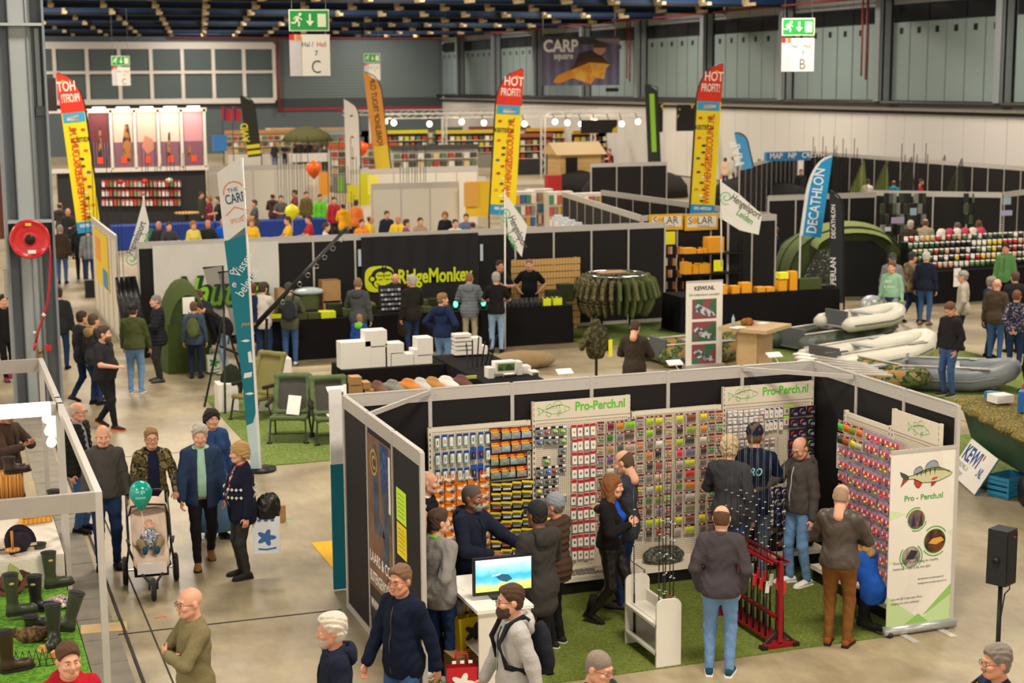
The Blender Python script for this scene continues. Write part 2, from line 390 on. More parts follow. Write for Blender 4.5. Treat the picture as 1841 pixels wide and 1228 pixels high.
# hanging signs
GREEN = plain('1c9a45', .5, name='exit_green'); CREAMW = plain('e6efd0', .6, name='sign_cream')
def runman(mb, pl, x, y, s, mi):
    mb.prism([(x+math.cos(a)*.11*s+.34*s, y+math.sin(a)*.11*s+.86*s) for a in np.linspace(0, 2*PI, 14)[:-1]], pl, .004, mi)
    for P_, w_ in (([(.22, .74), (.1, .45)], .2), ([(.26, .72), (.02, .7), (-.1, .52)], .085), ([(.24, .66), (.4, .55), (.46, .48)], .085), ([(.08, .5), (.28, .3), (.24, .04)], .115), ([(.08, .48), (-.02, .28), (-.28, .3)], .115)):
        mb.stroke([(x+a*s, y+b*s) for a, b in P_], w_*s, pl, .004, mi)
def exit_sign(c, W, letter, label, far=False):
    c = np.array(c); ang = math.atan2(-c[0], -c[1]) if False else math.atan2(c[0], c[1])
    t = thing('hanging_sign', label, 'sign', tuple(c), -ang*.95)
    h = W*.53
    MB().b2((-W/2, -.03, 0), (W/2, .03, h)).build('exit_panel', CREAMW, t)
    pl = PL((-W/2, -.031, 0), (1, 0, 0)); k = W
    mb = MB(); mb.prism([(.03*k, .03*k), (.97*k, .03*k), (.97*k, h-.03*k), (.03*k, h-.03*k)], pl, .004); mb.build('green_field', GREEN, t)
    mb = MB(); pl2 = PL((-W/2, -.036, 0), (1, 0, 0))
    runman(mb, pl2, .16*k, .10*k, .36*k, 0)
    mb.prism([(.5*k, .42*k), (.55*k, .42*k), (.55*k, .25*k), (.63*k, .25*k), (.525*k, .12*k), (.42*k, .25*k), (.5*k, .25*k)], pl2, .004)
    mb.prism([(.71*k, .1*k), (.92*k, .1*k), (.92*k, .42*k), (.71*k, .42*k)], pl2, .004)
    mb.build('exit_symbols', CREAMW, t)
    H2 = W*1.02; g = W*.08
    mb = MB().b2((-W/2, -.02, -g-H2), (W/2, .02, -g)); mb.build('hall_panel', WHITE, t)
    MB().b2((-W/2, -.028, -g-H2), (-W*.22, -.02, -g)).build('grey_field', mat('cfc9cc', .6), t)
    MB().b2((-W*.5, -.034, -g-.13*W), (-W*.38, -.028, -g)).build('red_square', plain('e2231f'), t)
    MB().b2((-W*.33, -.034, -g-.13*W), (-W*.22, -.028, -g)).build('orange_square', plain('f07d1c'), t)
    pl3 = PL((0, -.022, -g), (1, 0, 0))
    mb = MB(); mb.text('Hal /', pl3, -.19*W, -.3*W, .17*W, 0, sx=.9); mb.text('7', pl3, .12*W, -.52*W, .18*W, 0); mb.text(letter, pl3, .15*W, -.95*W, .46*W, 0, align='c', sx=.8, bold=-.01)
    mb.build('lettering', mat('2e3a36', .7), t)
    MB().text('Hall', pl3, .18*W, -.3*W, .17*W, 0, sx=.9).build('lettering', plain('d8552e', .7), t)
    MB().tube([(-W*.42, 0, h), (-W*.42, 0, 11.9-c[2])], .008, 5).tube([(W*.42, 0, h), (W*.42, 0, 11.9-c[2])], .008, 5).tube([(-W*.4, 0, 0), (-W*.4, 0, -g)], .008, 5).tube([(W*.4, 0, 0), (W*.4, 0, -g)], .008, 5).build('hanging_wire', mat('9a9a9a', .4, .5), t)
def es(px, py, D, W, letter, label): exit_sign(atD(px, py, D), W, letter, label)
es(556, 56, 42, 1.05, 'C', 'green exit sign over white hall panel with big letter C, larger and nearer of two')
es(1435, 64, 48, .96, 'B', 'green exit sign over white hall panel with letter B before the grey wall')
es(217, 118, 90, 1., 'C', 'small distant exit sign and hall panel before the cream window grid')
es(669, 112, 100, 1., '', 'small distant exit sign above the orange feather flag')
# ================================================================== PEOPLE
class Prim:   # round cone a->b, or ellipsoid (R rotates it)
    __slots__ = ('t', 'a', 'b', 'ra', 'rb', 'R', 'k')
    def __init__(s, t, a, b, ra, rb=None, R=None, k=.03): s.t, s.a, s.b, s.ra, s.rb, s.R, s.k = t, np.array(a, float), b, ra, rb, R, k
def cone(a, b, ra, rb, k=.03): return Prim('c', a, np.array(b, float), ra, rb, None, k)
def elp(c, r, R=None, k=.03): return Prim('e', c, None, np.array(r, float), None, R, k)
def pdist(p, X, Y, Z, infl=0.):
    if p.t == 'c':
        d = p.b-p.a; L = d@d+1e-9
        px, py, pz = X-p.a[0], Y-p.a[1], Z-p.a[2]
        h = np.clip((px*d[0]+py*d[1]+pz*d[2])/L, 0, 1)
        return np.sqrt((px-h*d[0])**2+(py-h*d[1])**2+(pz-h*d[2])**2)-(p.ra+(p.rb-p.ra)*h)-infl
    px, py, pz = X-p.a[0], Y-p.a[1], Z-p.a[2]
    if p.R is not None:
        R = p.R
        px, py, pz = R[0,0]*px+R[1,0]*py+R[2,0]*pz, R[0,1]*px+R[1,1]*py+R[2,1]*pz, R[0,2]*px+R[1,2]*py+R[2,2]*pz
    r = p.ra+infl
    q = np.sqrt((px/r[0])**2+(py/r[1])**2+(pz/r[2])**2); g = np.sqrt((px/r[0]**2)**2+(py/r[1]**2)**2+(pz/r[2]**2)**2)+1e-9
    return q*(q-1)/g
def pbox(p, m):
    if p.t == 'c':
        r = max(p.ra, p.rb)+m
        return np.minimum(p.a, p.b)-r, np.maximum(p.a, p.b)+r
    r = p.ra if p.R is None else np.full(3, p.ra.max())
    return p.a-r-m, p.a+r+m
def wrinkle(X, Y, Z, f=1.): return np.sin(31*f*Z+9*X*f+4*np.sin(17*f*X+3))*np.sin(23*f*X+11*f*Y+2*np.sin(13*f*Z))
def field(prims, infl, h, cuts=(), wr=0., subs=(), wf=1., lo=None, hi=None):
    if lo is None:
        bs = [pbox(p, infl+2.2*h) for p in prims]
        lo = np.min([b[0] for b in bs], 0); hi = np.max([b[1] for b in bs], 0)
    ax = [np.arange(lo[i], hi[i]+h, h) for i in range(3)]
    D = np.full([len(a) for a in ax], .2)
    def win(p, m):
        a, b = pbox(p, m); sl = []
        for i in range(3):
            s0 = max(0, int((a[i]-lo[i])/h)); s1 = min(len(ax[i]), int((b[i]-lo[i])/h)+2)
            if s1 <= s0: return None
            sl.append(slice(s0, s1))
        return tuple(sl)
    for p in prims:
        sl = win(p, infl+.07)
        if sl is None: continue
        X, Y, Z = ax[0][sl[0]][:, None, None], ax[1][sl[1]][None, :, None], ax[2][sl[2]][None, None, :]
        d = pdist(p, X, Y, Z, infl); a = D[sl]; hh = np.clip(.5+.5*(a-d)/p.k, 0, 1)
        D[sl] = a*(1-hh)+d*hh-p.k*hh*(1-hh)
    X, Y, Z = ax[0][:, None, None], ax[1][None, :, None], ax[2][None, None, :]
    if wr: D = D+wr*wrinkle(X, Y, Z, wf)
    for n_, c_ in cuts: D = np.maximum(D, n_[0]*X+n_[1]*Y+n_[2]*Z-c_)     # keep n.x < c
    for p in subs: D = np.maximum(D, -pdist(p, X, Y, Z))
    return ax, D
_E = [(0,0,0),(1,0,0),(0,1,0),(0,0,1),(1,1,0),(1,0,1),(0,1,1),(1,1,1)]
def snets(ax, D):
    D = D.copy()
    for i in range(3):
        sl = [slice(None)]*3
        for q in (0, -1): sl[i] = q; D[tuple(sl)] = np.maximum(D[tuple(sl)], 1e-3)
    Sg = D < 0; nx, ny, nz = D.shape
    cs = (nx-1, ny-1, nz-1); sm = np.zeros(cs, np.int8)
    for e in _E: sm += Sg[e[0]:nx-1+e[0], e[1]:ny-1+e[1], e[2]:nz-1+e[2]]
    act = (sm > 0) & (sm < 8)
    I, J, K = np.nonzero(act); n = len(I)
    if n == 0: return np.zeros((0, 3)), []
    ids = np.full(cs, -1, np.int64); ids[I, J, K] = np.arange(n)
    dv = [D[I+e[0], J+e[1], K+e[2]] for e in _E]
    P = np.zeros((n, 3)); cnt = np.zeros(n)
    ci = {e: i for i, e in enumerate(_E)}
    for axi in range(3):
        for e in _E:
            if e[axi]: continue
            e2 = list(e); e2[axi] = 1
            a, b = dv[ci[e]], dv[ci[tuple(e2)]]
            cr = (a < 0) != (b < 0)
            t = np.where(cr, a/(a-b+1e-12), 0)
            for q in range(3): P[:, q] += np.where(cr, (t if q == axi else e[q]), 0)
            cnt += cr
    P /= cnt[:, None]
    base = [ax[0], ax[1], ax[2]]; h = ax[0][1]-ax[0][0]
    V = np.stack([ax[0][I], ax[1][J], ax[2][K]], 1)+P*h
    Q = []
    for axi in range(3):
        u, v = [(1, 2), (2, 0), (0, 1)][axi]
        sl0 = [slice(None)]*3; sl1 = [slice(None)]*3; sl0[axi] = slice(0, -1); sl1[axi] = slice(1, None)
        A, B = Sg[tuple(sl0)], Sg[tuple(sl1)]
        c = np.argwhere(A != B)
        c = c[(c[:, u] > 0) & (c[:, v] > 0) & (c[:, u] < D.shape[u]-1) & (c[:, v] < D.shape[v]-1)]
        if not len(c): continue
        def idx(du, dv_):
            cc = c.copy(); cc[:, u] -= du; cc[:, v] -= dv_; return ids[cc[:, 0], cc[:, 1], cc[:, 2]]
        q = np.stack([idx(1, 1), idx(0, 1), idx(0, 0), idx(1, 0)], 1)
        fl = B[c[:, 0], c[:, 1], c[:, 2]]; q[fl] = q[fl][:, ::-1]
        Q.append(q)
    return V, np.concatenate(Q)
def sdf_mesh(mb, prims, infl, h, mi=0, **k):
    ax, D = field(prims, infl, h, **k); V, Q = snets(ax, D)
    if len(V): mb.add(V, np.asarray(Q), mi, True)
    return mb
def ik(a, b, l1, l2, pole):
    a, b = np.array(a, float), np.array(b, float); d = b-a; L = np.linalg.norm(d); mx = (l1+l2)*.995
    if L > mx: b = a+d/L*mx; d = b-a; L = mx
    n = d/L; x = (l1*l1-l2*l2+L*L)/(2*L); hgt = math.sqrt(max(0, l1*l1-x*x))
    p = np.array(pole, float); p = p-n*(p@n); p /= np.linalg.norm(p)+1e-9
    return a+n*x+p*hgt, b
def rotz(a): c, s = math.cos(a), math.sin(a); return np.array([(c, -s, 0), (s, c, 0), (0, 0, 1.)])
def rotx(a): c, s = math.cos(a), math.sin(a); return np.array([(1., 0, 0), (0, c, -s), (0, s, c)])
def roty(a): c, s = math.cos(a), math.sin(a); return np.array([(c, 0, s), (0, 1., 0), (-s, 0, c)])
# ---- heads: facing +y, chin at -.12, crown at +.12
def head_prims(fem=0, fat=0.):
    P = [elp((0, -.012, .035), (.074, .093, .084), k=.02), elp((0, .022, -.03), (.060+.008*fat, .072, .085), k=.03), elp((0, .052, -.088), (.032+.01*fat, .032, .026), k=.03),
         cone((0, .088, .012), (0, .105, -.028), .008, .014, k=.012), elp((0, .098, -.033), (.017, .014, .010), k=.008),
         cone((-.032, .082, .022), (.032, .082, .022), .011, .011, k=.014),
         elp((0, .086, -.060), (.023, .011, .0055), k=.006), elp((0, .085, -.069), (.019, .011, .0055), k=.006),
         cone((0, -.02, -.06), (0, -.045, -.20), .056+.006*fat, .06+.01*fat, k=.03)]
    for s in (-1, 1):
        P += [elp((s*.045, .070, -.028), (.024, .022, .02), k=.02), elp((s*.078, -.012, -.005), (.011, .024, .033), R=rotx(-.2), k=.008), cone((s*.05, .0, -.06), (s*.03, .06, -.09), .02, .018, k=.03)]
    return P
_HEAD = {}
def head_geo(h, fem=0, fat=0.):
    k = (h, fem, fat)
    if k not in _HEAD:
        mb = MB(); subs = [elp((s*.031, .094, .002), (.018, .013, .011)) for s in (-1, 1)]
        ax, D = field(head_prims(fem, fat), 0, h); X, Y, Z = ax[0][:, None, None], ax[1][None, :, None], ax[2][None, None, :]
        for p in subs:
            d = -pdist(p, X, Y, Z); D = np.maximum(D, d)
        V, Q = snets(ax, D)
        lipm = (np.abs(V[Q[:, 0], 2]+.064) < .008) & (np.abs(V[Q[:, 0], 0]) < .022) & (V[Q[:, 0], 1] > .085)
        mb.add(V, np.asarray(Q), np.where(lipm, 3, 0), True)
        for s in (-1, 1):
            mb.ell((s*.031, .0815, .002), (.0120, .0115, .0070), 8, 1); mb.ell((s*.031, .0915, .002), (.0058, .0045, .0058), 8, 2)
            mb.tube([(s*.012, .0935, .021), (s*.03, .0945, .026), (s*.047, .083, .020)], [.003, .0042, .002], 5, 2)
        _HEAD[k] = mb
    return _HEAD[k]
_HAIR = {}
def hair_geo(kind, h):
    k = (kind, h)
    if k in _HAIR: return _HAIR[k]
    mb = MB(); sk = elp((0, -.014, .037), (.076, .096, .086)); lowb = elp((0, -.035, -.02), (.068, .068, .075), k=.03)
    face = ((0, .80, -.60), .030)    # keep behind / above the hairline
    if kind in ('short', 'grey', 'full'):
        f = dict(short=.004, grey=.007, full=.013)[kind]; g = dict(short=.008, grey=.010, full=.016)[kind]
        tp = [elp((0, -.016, .052+g), (.071, .092, .072)), elp((0, .03, .075+g), (.056, .056, .040), k=.02)]
        sdf_mesh(mb, [sk, lowb]+tp, f, h, wr=dict(short=.005, grey=.006, full=.010)[kind], wf=2.6, cuts=[((0, .80, -.60), .018 if kind == 'short' else .021), ((0, -.25, -1), .085)], subs=[elp((s*.085, .010, -.03), (.035, .036, .045)) for s in (-1, 1)]+[elp((0, .115, .005), (.066, .05, .066))])
    elif kind == 'bald':
        sdf_mesh(mb, [sk, lowb], .004, h, wr=.002, wf=3, cuts=[((0, .45, .85), .036), ((0, 1, 0), .015), ((0, -.25, -1), .075)], subs=[elp((s*.08, .004, -.02), (.03, .026, .04)) for s in (-1, 1)])
    elif kind == 'shaved':
        sdf_mesh(mb, [sk, lowb], .0035, h, cuts=[((0, .62, -.78), .012), ((0, -.25, -1), .07)], subs=[elp((s*.08, .0, -.02), (.03, .03, .04)) for s in (-1, 1)])
    elif kind in ('bob', 'curly'):
        P = [elp((0, -.018, .04), (.092, .104, .095)), elp((-.065, -.02, -.03), (.04, .07, .085)), elp((.065, -.02, -.03), (.04, .07, .085)), elp((0, -.075, -.03), (.07, .05, .09))]
        sdf_mesh(mb, P, .006 if kind == 'bob' else .014, h, wr=.008, wf=2.6, cuts=[((0, .55, -.83), .020), ((0, -.1, -1), .115)], subs=[elp((0, .12, -.05), (.062, .09, .11))])
    elif kind == 'long':
        P = [elp((0, -.018, .04), (.088, .102, .092)), cone((-.07, -.01, .02), (-.085, .0, -.2), .045, .03), cone((.07, -.01, .02), (.085, .0, -.2), .045, .03), elp((0, -.075, -.08), (.085, .05, .16)), elp((.03, -.07, -.2), (.07, .04, .06))]
        sdf_mesh(mb, P, .008, h, wr=.008, wf=1.7, subs=[elp((0, .12, -.055), (.06, .10, .115))])
    elif kind == 'cap':
        sdf_mesh(mb, [elp((0, -.012, .045), (.083, .103, .088))], .006, h, cuts=[((0, .12, -1), -.030)])
        V = []
        mb.grid(lambda a, b: ((a-.5)*.15, .06+b*(.115-.10*(2*a-1)**2*1.0)*1.0+.02*(1-(2*a-1)**2), .038-b*.030-.012*(2*a-1)**2), 9, 5)
        mb.grid(lambda a, b: ((a-.5)*.15, .06+b*(.115-.10*(2*a-1)**2*1.0)*1.0+.02*(1-(2*a-1)**2), .030-b*.030-.012*(2*a-1)**2), 9, 5)
    elif kind == 'beanie':
        sdf_mesh(mb, [elp((0, -.012, .045), (.082, .102, .098)), elp((0, -.03, .09), (.06, .07, .05))], .008, h, wr=.003, wf=3, cuts=[((0, .3, -1), -.010)])
    elif kind in ('beard', 'goatee'):
        P = [elp((0, .034, -.066), (.060, .058, .052)), elp((0, .055, -.09), (.04, .045, .045))]
        sdf_mesh(mb, P, .010 if kind == 'beard' else .002, h, wr=.004, wf=3, cuts=[((0, -1, 0), .0), ((0, 0, 1), -.038)], subs=[elp((0, .115, -.066), (.022, .03, .011))])
    elif kind == 'moustache':
        mb.tube([(-.03, .09, -.056), (-.015, .103, -.047), (0, .107, -.044), (.015, .103, -.047), (.03, .09, -.056)], [.003, .007, .007, .007, .003], 6)
    _HAIR[k] = mb
    return mb
def xf(mb, R, t, sc=1.): 
    o = MB(); o.v = [np.concatenate(mb.v)*sc @ R.T + np.array(t)] if mb.v else []; o.n = mb.n; o.f = mb.f; o.m = mb.m; o.sm = mb.sm
    return o
def merge(a, b, mi=None):
    if not b.v: return
    base = a.n; V = np.concatenate(b.v); a.v.append(V); a.n += len(V)
    a.f += [[i+base for i in f] for f in b.f]; a.m += (b.m if mi is None else [mi]*len(b.f)); a.sm += b.sm
def hand(mb, wr, fdir, pn, sx, curl=.5, s=1.):   # wrist point, finger direction, palm normal, side (+1 right)
    f = np.array(fdir, float); f /= np.linalg.norm(f); pn = np.array(pn, float); pn = pn-f*(pn@f); pn /= np.linalg.norm(pn)+1e-9
    sd = np.cross(f, pn)*sx     # towards little finger / thumb
    w = np.array(wr, float)
    mb.tube([w-f*.03*s, w+f*.015*s, w+f*.05*s, w+f*.09*s, w+f*.1*s], np.array([.027, .028, .04, .041, .03])*s, 9, 0, flat=(*pn, .42))
    for i, (o, L) in enumerate(((-.030, .062), (-.010, .075), (.010, .080), (.030, .072))):
        p = w+f*.092*s+sd*o*s; a = curl*(1.1+.12*(3-i)); P = [p-f*.02*s, p]; d = f.copy()
        for q, l in enumerate((.44, .32, .24)):
            an = a*(.5+.35*q); 
            ang = sum(a*(.5+.35*z) for z in range(q+1))
            d = f*math.cos(ang)+pn*math.sin(ang); P.append(P[-1]+d*L*l*s)
        mb.tube(P, np.array([.0098, .0098, .009, .0085, .006])*s, 6, 0)
    b = w+f*.03*s+sd*.028*s; t1 = b+(f*.6+sd*.7+pn*.35)*.042*s; t2 = t1+(f*.9+sd*.15+pn*.45)*.036*s
    mb.tube([b-sd*.012*s, b, t1, t2], np.array([.014, .014, .0115, .008])*s, 6, 0)
def shoe_mb(mb, ank, hd, pitch=0., s=1., boot=False, sole=1, hgt=.085):
    R = rotz(hd) @ rotx(pitch); prof = [(-.075, .026, .05), (-.055, .038, .075), (-.01, .040, .085), (.05, .043, .07), (.11, .049, .052), (.16, .047, .043), (.19, .034, .034), (.205, .012, .022)]
    V = []; n = 10
    for y, wv, hh in prof:
        for q in range(n):
            a = q*2*PI/n; c_, s_ = math.cos(a), math.sin(a)
            V.append((wv*np.sign(c_)*abs(c_)**.7, y, .012+hh*(s_*.5+.5)))
    V = np.array(V)*s; V[:, 2] -= hgt*s; V = V @ R.T + np.array(ank)
    k = len(prof); Fc = [(i*n+q, i*n+(q+1) % n, (i+1)*n+(q+1) % n, (i+1)*n+q) for i in range(k-1) for q in range(n)]
    Fc += [tuple(range(n-1, -1, -1)), tuple(range((k-1)*n, k*n))]
    mb.add(V, [f[::-1] for f in Fc], 0, True)
    so = [(-.08, .033), (-.06, .042), (.0, .042), (.06, .047), (.12, .053), (.17, .050), (.2, .034), (.212, .01)]
    o2 = np.array([(w_, y) for y, w_ in so]+[(-w_, y) for y, w_ in so[::-1]])*s
    A = np.c_[o2, np.full(len(o2), (.022-hgt)*s)] @ R.T+np.array(ank); B = np.c_[o2, np.full(len(o2), (.0-hgt)*s)] @ R.T+np.array(ank); m = len(o2)
    mb.add(np.concatenate([A, B]), [tuple(range(m)), tuple(range(2*m-1, m-1, -1))]+[(m+i, m+(i+1) % m, (i+1) % m, i) for i in range(m)], sole)
    if boot:
        T = np.array([(0, -.02, .0), (0, -.025, .12), (0, -.03, .2)])*s @ R.T+np.array(ank)
        mb.tube(T, np.array([.05, .055, .06])*s, 10, 0)
SKIN = {n: mat(c, .5, var=.07, scale=14, spec=.35, name='skin') for n, c in dict(a='d9a184', b='cf9274', c='e0ae92', d='8a5a42', e='c58a6c').items()}
EYEW = plain('e8e4de', .3); EYED = plain('2a1d16', .4); LIP = {n: mat(c, .5, var=0) for n, c in dict(a='b5715c', b='ad6a55', c='bd7a66', d='6e4436', e='a3654f').items()}
def facing(px, py, deg, xy=None):
    p = G(px, py) if xy is None else np.array(xy)
    to = np.array([-p[0], -p[1]]); a = math.atan2(to[1], to[0])+math.radians(deg)      # +deg turns towards the right of the picture
    return a-PI/2          # rotation of a figure that faces +y
ARMS = {   # wrist (right side; mirrored for left), elbow pole, finger dir, palm normal, curl
    'down': ((.27, .04, .80), (.3, -1, 0), (0, .12, -1), (-1, 0, 0), .45),
    'pocket': ((.20, .06, .88), (.9, -1, .1), (-.3, .25, -1), (-1, 0, 0), .3),
    'hips': ((.20, .06, 1.0), (1, -.7, 0), (-.85, .35, -.3), (0, -.6, -1), .8),
    'cross': ((-.02, .20, 1.17), (1, .1, -.5), (-1, -.05, .12), (0, -1, 0), .5),
    'hold': ((.09, .30, 1.10), (1, -.3, -.6), (-.5, .8, .1), (-.3, 0, -1), .9),
    'chest': ((.07, .24, 1.22), (1, -.2, -.7), (-.5, .6, .5), (-1, -.2, 0), 1.0),
    'phone': ((.07, .30, 1.22), (1, -.2, -.7), (-.4, .7, .4), (0, -.5, 1), .9),
    'back': ((.05, -.19, .93), (1, -.3, 0), (-.8, -.1, -.5), (0, -1, 0), .5),
    'reach': ((.20, .48, 1.15), (.8, -.3, -1), (0, 1, .05), (-.3, 0, 1), .25),
    'low': ((.15, .30, .92), (1, -.5, .2), (-.1, .7, -.6), (0, 0, -1), .8),
    'push': ((.24, .36, 1.0), (.7, -.5, -.6), (-.3, .9, -.3), (0, .2, -1), 1.1),
    'walkf': ((.26, .20, .86), (.3, -1, 0), (0, .5, -1), (-1, 0, 0), .6),
    'walkb': ((.27, -.14, .86), (.3, -1, 0), (0, -.1, -1), (-1, 0, 0), .6),
    'up': ((.17, .42, 1.42), (.6, -.2, -1), (0, .6, .8), (0, .8, -.4), .4),
}
PEOPLE = []
def person(label, px=None, py=None, H=1.76, face=0, hat=None, xy=None, arms=('down', 'down'), legs='stand', lean=0., twist=0., look=0., nod=0., skin='a', hair='short', hairc='4a3a2c',
           top=None, topc='333333', shirt=None, trs=None, shoe='1c1a18', sole=None, fat=0., fem=0, coat=.80, opn=0., hood=None, collar=True, sleeve='long', glasses=False, beard=None, beardc=None, boots=False,
           h=.016, group=None, skirt=None, bagc=None, name='person', rz=None, base=0., scarf=None, zipc=None, extra=None, lapel=False, lq=None, tuck=.0, cuff=None, hemc=None):
    s = H/1.75
    if xy is None: xy = G(px, py)[:2]
    ang = facing(0, 0, face, xy) if rz is None else rz
    root = thing(name, label, 'baby' if name == 'baby' else 'child' if name == 'child' else 'person', (xy[0], xy[1], base), ang, group)
    fh = h
    T_ = rotx(-lean); TT = T_ @ rotz(twist); piv = np.array((0, 0, .95))
    def up(p): return (TT @ (np.array(p, float)-piv)+piv)*s
    def dn(p): return np.array(p, float)*s
    zo = 0.
    # legs
    LG = dict(stand=((.10, .0, .085, .1), (-.10, .0, .085, -.1)), wide=((.16, .02, .085, .25), (-.16, -.02, .085, -.25)), step=((.09, .22, .085, .05), (-.09, -.20, .13, -.05)), stepl=((.09, -.2, .13, .05), (-.09, .22, .085, -.05)),
              relax=((.10, .05, .085, .35), (-.11, -.03, .085, -.1)), relaxl=((.11, -.03, .085, .1), (-.10, .07, .085, -.35)), kneel=((.12, .18, .085, .1), (-.12, -.38, .085, 0)))[legs if isinstance(legs, str) else 'stand']
    if not isinstance(legs, str): LG = legs
    drop = 0.
    if legs in ('step', 'stepl'): drop = .025
    if legs == 'kneel': drop = .42
    hipz = .93-drop
    def up(p): return (TT @ (np.array(p, float)-piv)+piv-np.array((0, 0, drop)))*s
    legp = []; feet = []
    for (x, y, z, rot), sx in zip(LG, (1, -1)):
        hip = np.array((sx*.09, 0, hipz-.02)); an = np.array((x, y, z)); kn, an = ik(hip, an, .425, .412, (sx*.1+.0, 1, 0))
        legp.append((hip*s, kn*s, an*s)); feet.append((an*s, -rot, (-.35 if z > .1 else 0)))
    # arms
    armp = []
    for i, sx in enumerate((1, -1)):
        A = arms[i]; A = ARMS[A] if isinstance(A, str) else A
        m = np.array((sx, 1, 1)); w_ = np.array(A[0])*m; sh = np.array((sx*(.172-.02*fem), -.008, 1.405))
        if A is ARMS['cross'] and i == 1: w_ = w_+np.array((0, .035, .045))
        e_, w2 = ik(sh, w_, .30, .265, np.array(A[1])*m)
        armp.append((up(sh), up(e_), up(w2), (TT @ (np.array(A[2])*m)), (TT @ (np.array(A[3])*m)), A[4]))
    f1 = fat
    torso = [elp(up((0, 0, 1.27)), np.array((.158+.03*f1-.012*fem, .112+.03*f1, .20))*s, TT, .06), elp(up((0, .012+.03*f1, 1.08)), np.array((.143+.055*f1-.015*fem, .102+.085*f1, .17))*s, TT, .06),
             elp(up((0, -.008, .93)), np.array((.163+.035*f1+.01*fem, .118+.03*f1, .12))*s, None, .06), cone(up((-.14+.015*fem, -.01, 1.395)), up((.14-.015*fem, -.01, 1.395)), .058*s, .058*s, .06),
             cone(up((-.06, -.02, 1.458)), up((.06, -.02, 1.458)), .048*s, .048*s, .06)]
    if fem: torso += [elp(up((sx*.07, .095, 1.26)), np.array((.062, .055, .06))*s, TT, .04) for sx in (-1, 1)]
    arml = []
    for a in armp: arml += [cone(a[0], a[1], (.055+.008*f1)*s, .043*s, .03), cone(a[1], a[2], .042*s, .029*s, .02)]
    legl = [q for l in legp for q in (cone(l[0], l[1], (.085+.015*f1)*s, .055*s, .04), cone(l[1], l[2], .056*s, .037*s, .03))]
    headc = up((0, .025, 1.63)); HR = TT @ rotz(look) @ rotx(-nod)
    sk = SKIN[skin]
    # body
    body = MB()
    short = sleeve != 'long'
    bh = max(fh*1.25, .02)
    if short: sdf_mesh(body, torso+legl, -.012, .03); sdf_mesh(body, arml, 0, fh)
    else: sdf_mesh(body, torso+arml+legl, -.012, .03)
    hp = .008 if fh < .015 else .010 if fh < .018 else .0135
    merge(body, xf(head_geo(hp, fem, .4 if f1 > .4 else 0.), HR, headc, s*1.05))
    for a, sx in zip(armp, (1, -1)): hand(body, a[2], a[3], a[4], sx, a[5], s*.98)
    body.build('body', [sk, EYEW, mat(hairc, .8, var=.1) if hair not in ('none',) and fh < .017 else EYED, LIP[skin]], root)
    # trousers / skirt
    if trs is not None and skirt is None:
        mb = MB(); cuts = [((0, 0, -1), -.055*s), ((0, .0, 1), (max(coat, .78)+.07+tuck-drop)*s)]
        sdf_mesh(mb, torso[1:3]+legl, .011*s, fh*1.1, wr=.005, wf=1.1, cuts=cuts)
        mb.build('trousers', trs, root)
    if skirt is not None:
        mb = MB(); mb.lathe((0, 0, 0), [(.30*s, .14*s), (.27*s, .4*s), (.2*s, .8*s), (.16*s, 1.0*s)], 24); mb.build('skirt', skirt, root)
    # shoes
    for an, ro, pt in feet:
        mb = MB(); shoe_mb(mb, an, ro, pt, s*.98, boots); mb.build('boot' if boots else 'shoe', [cloth(shoe, bump=0), plain(sole or '17150f', .7)], root)
    # shirt and top
    neckn = TT @ np.array((0, .45, 1.)); nkc = neckn @ up((0, .03, 1.475))
    if shirt is not None:
        mb = MB(); sdf_mesh(mb, torso, .006*s, fh*1.2, cuts=[(neckn, nkc+.012), ((0, 0, -1), -.86*s)]); mb.build('shirt', shirt, root)
    if top is not None:
        puff = dict(tee=.010, polo=.010, shirt=.012, sweater=.014, jacket=.020, coat=.024, puffer=.032, hoodie=.018, vest=.026)[top]
        P = torso+[elp(up((0, -.006, max(coat, .84)+.05)), np.array((.172+.035*f1, .128+.03*f1, .22))*s, None, .06)]
        ap = []
        for a in armp:
            ex = 1.0 if sleeve == 'long' else 0
            if sleeve == 'none': continue
            ap.append(cone(a[0], a[1], (.055+.008*f1)*s, .046*s, .03))
            if sleeve == 'long': ap.append(cone(a[1], a[2]+(a[1]-a[2])*.05, .045*s, .033*s, .02))
            if sleeve == 'half': ap.append(cone(a[1], a[1]+(a[2]-a[1])*.25, .045*s, .042*s, .02))
        if sleeve == 'short':   # stop the sleeve above the elbow
            ap = [cone(a[0], a[0]+(a[1]-a[0])*.72, .058*s, .060*s, .03) for a in armp]
        if coat < .8: P += [elp(up((0, 0, coat+.06)), np.array((.17+.03*f1, .13+.02*f1, .1))*s, None, .06)]
        lo = coat-.02 if coat < .84 else coat
        cuts = [(neckn, nkc+(.005 if collar else .0))]
        subs = []
        if opn: 
            subs = [cone(up((0, .30, 1.6)), up((0, .30, .6)), (.15+opn)*s, (.15+opn)*s)]
            if opn > .0: subs = [elp(up((0, .20, 1.0)), np.array((opn, .22, 1.2))*s, TT)]
        ax, D = field(P+ap, puff*s, fh, wr=dict(puffer=.004, tee=.004).get(top, .006)*s, wf=1., cuts=cuts, subs=subs)
        X, Y, Z = ax[0][:, None, None], ax[1][None, :, None], ax[2][None, None, :]
        if top == 'puffer' or top == 'vest': D = D+.007*np.cos(2*PI*(Z/s)/.075)
        # hem: cut only near the trunk, so that hanging hands and cuffs are left alone
        dh = np.maximum(np.abs(X)-.235*s-.05*f1, 0); hemcut = (lo*s-drop*s)-Z
        keep = np.where(dh > 0, -1., hemcut) if not (lean > .35) else -(np.array(TT[2, 0])*(X)+TT[2, 1]*Y+0*Z)-1
        D = np.maximum(D, keep)
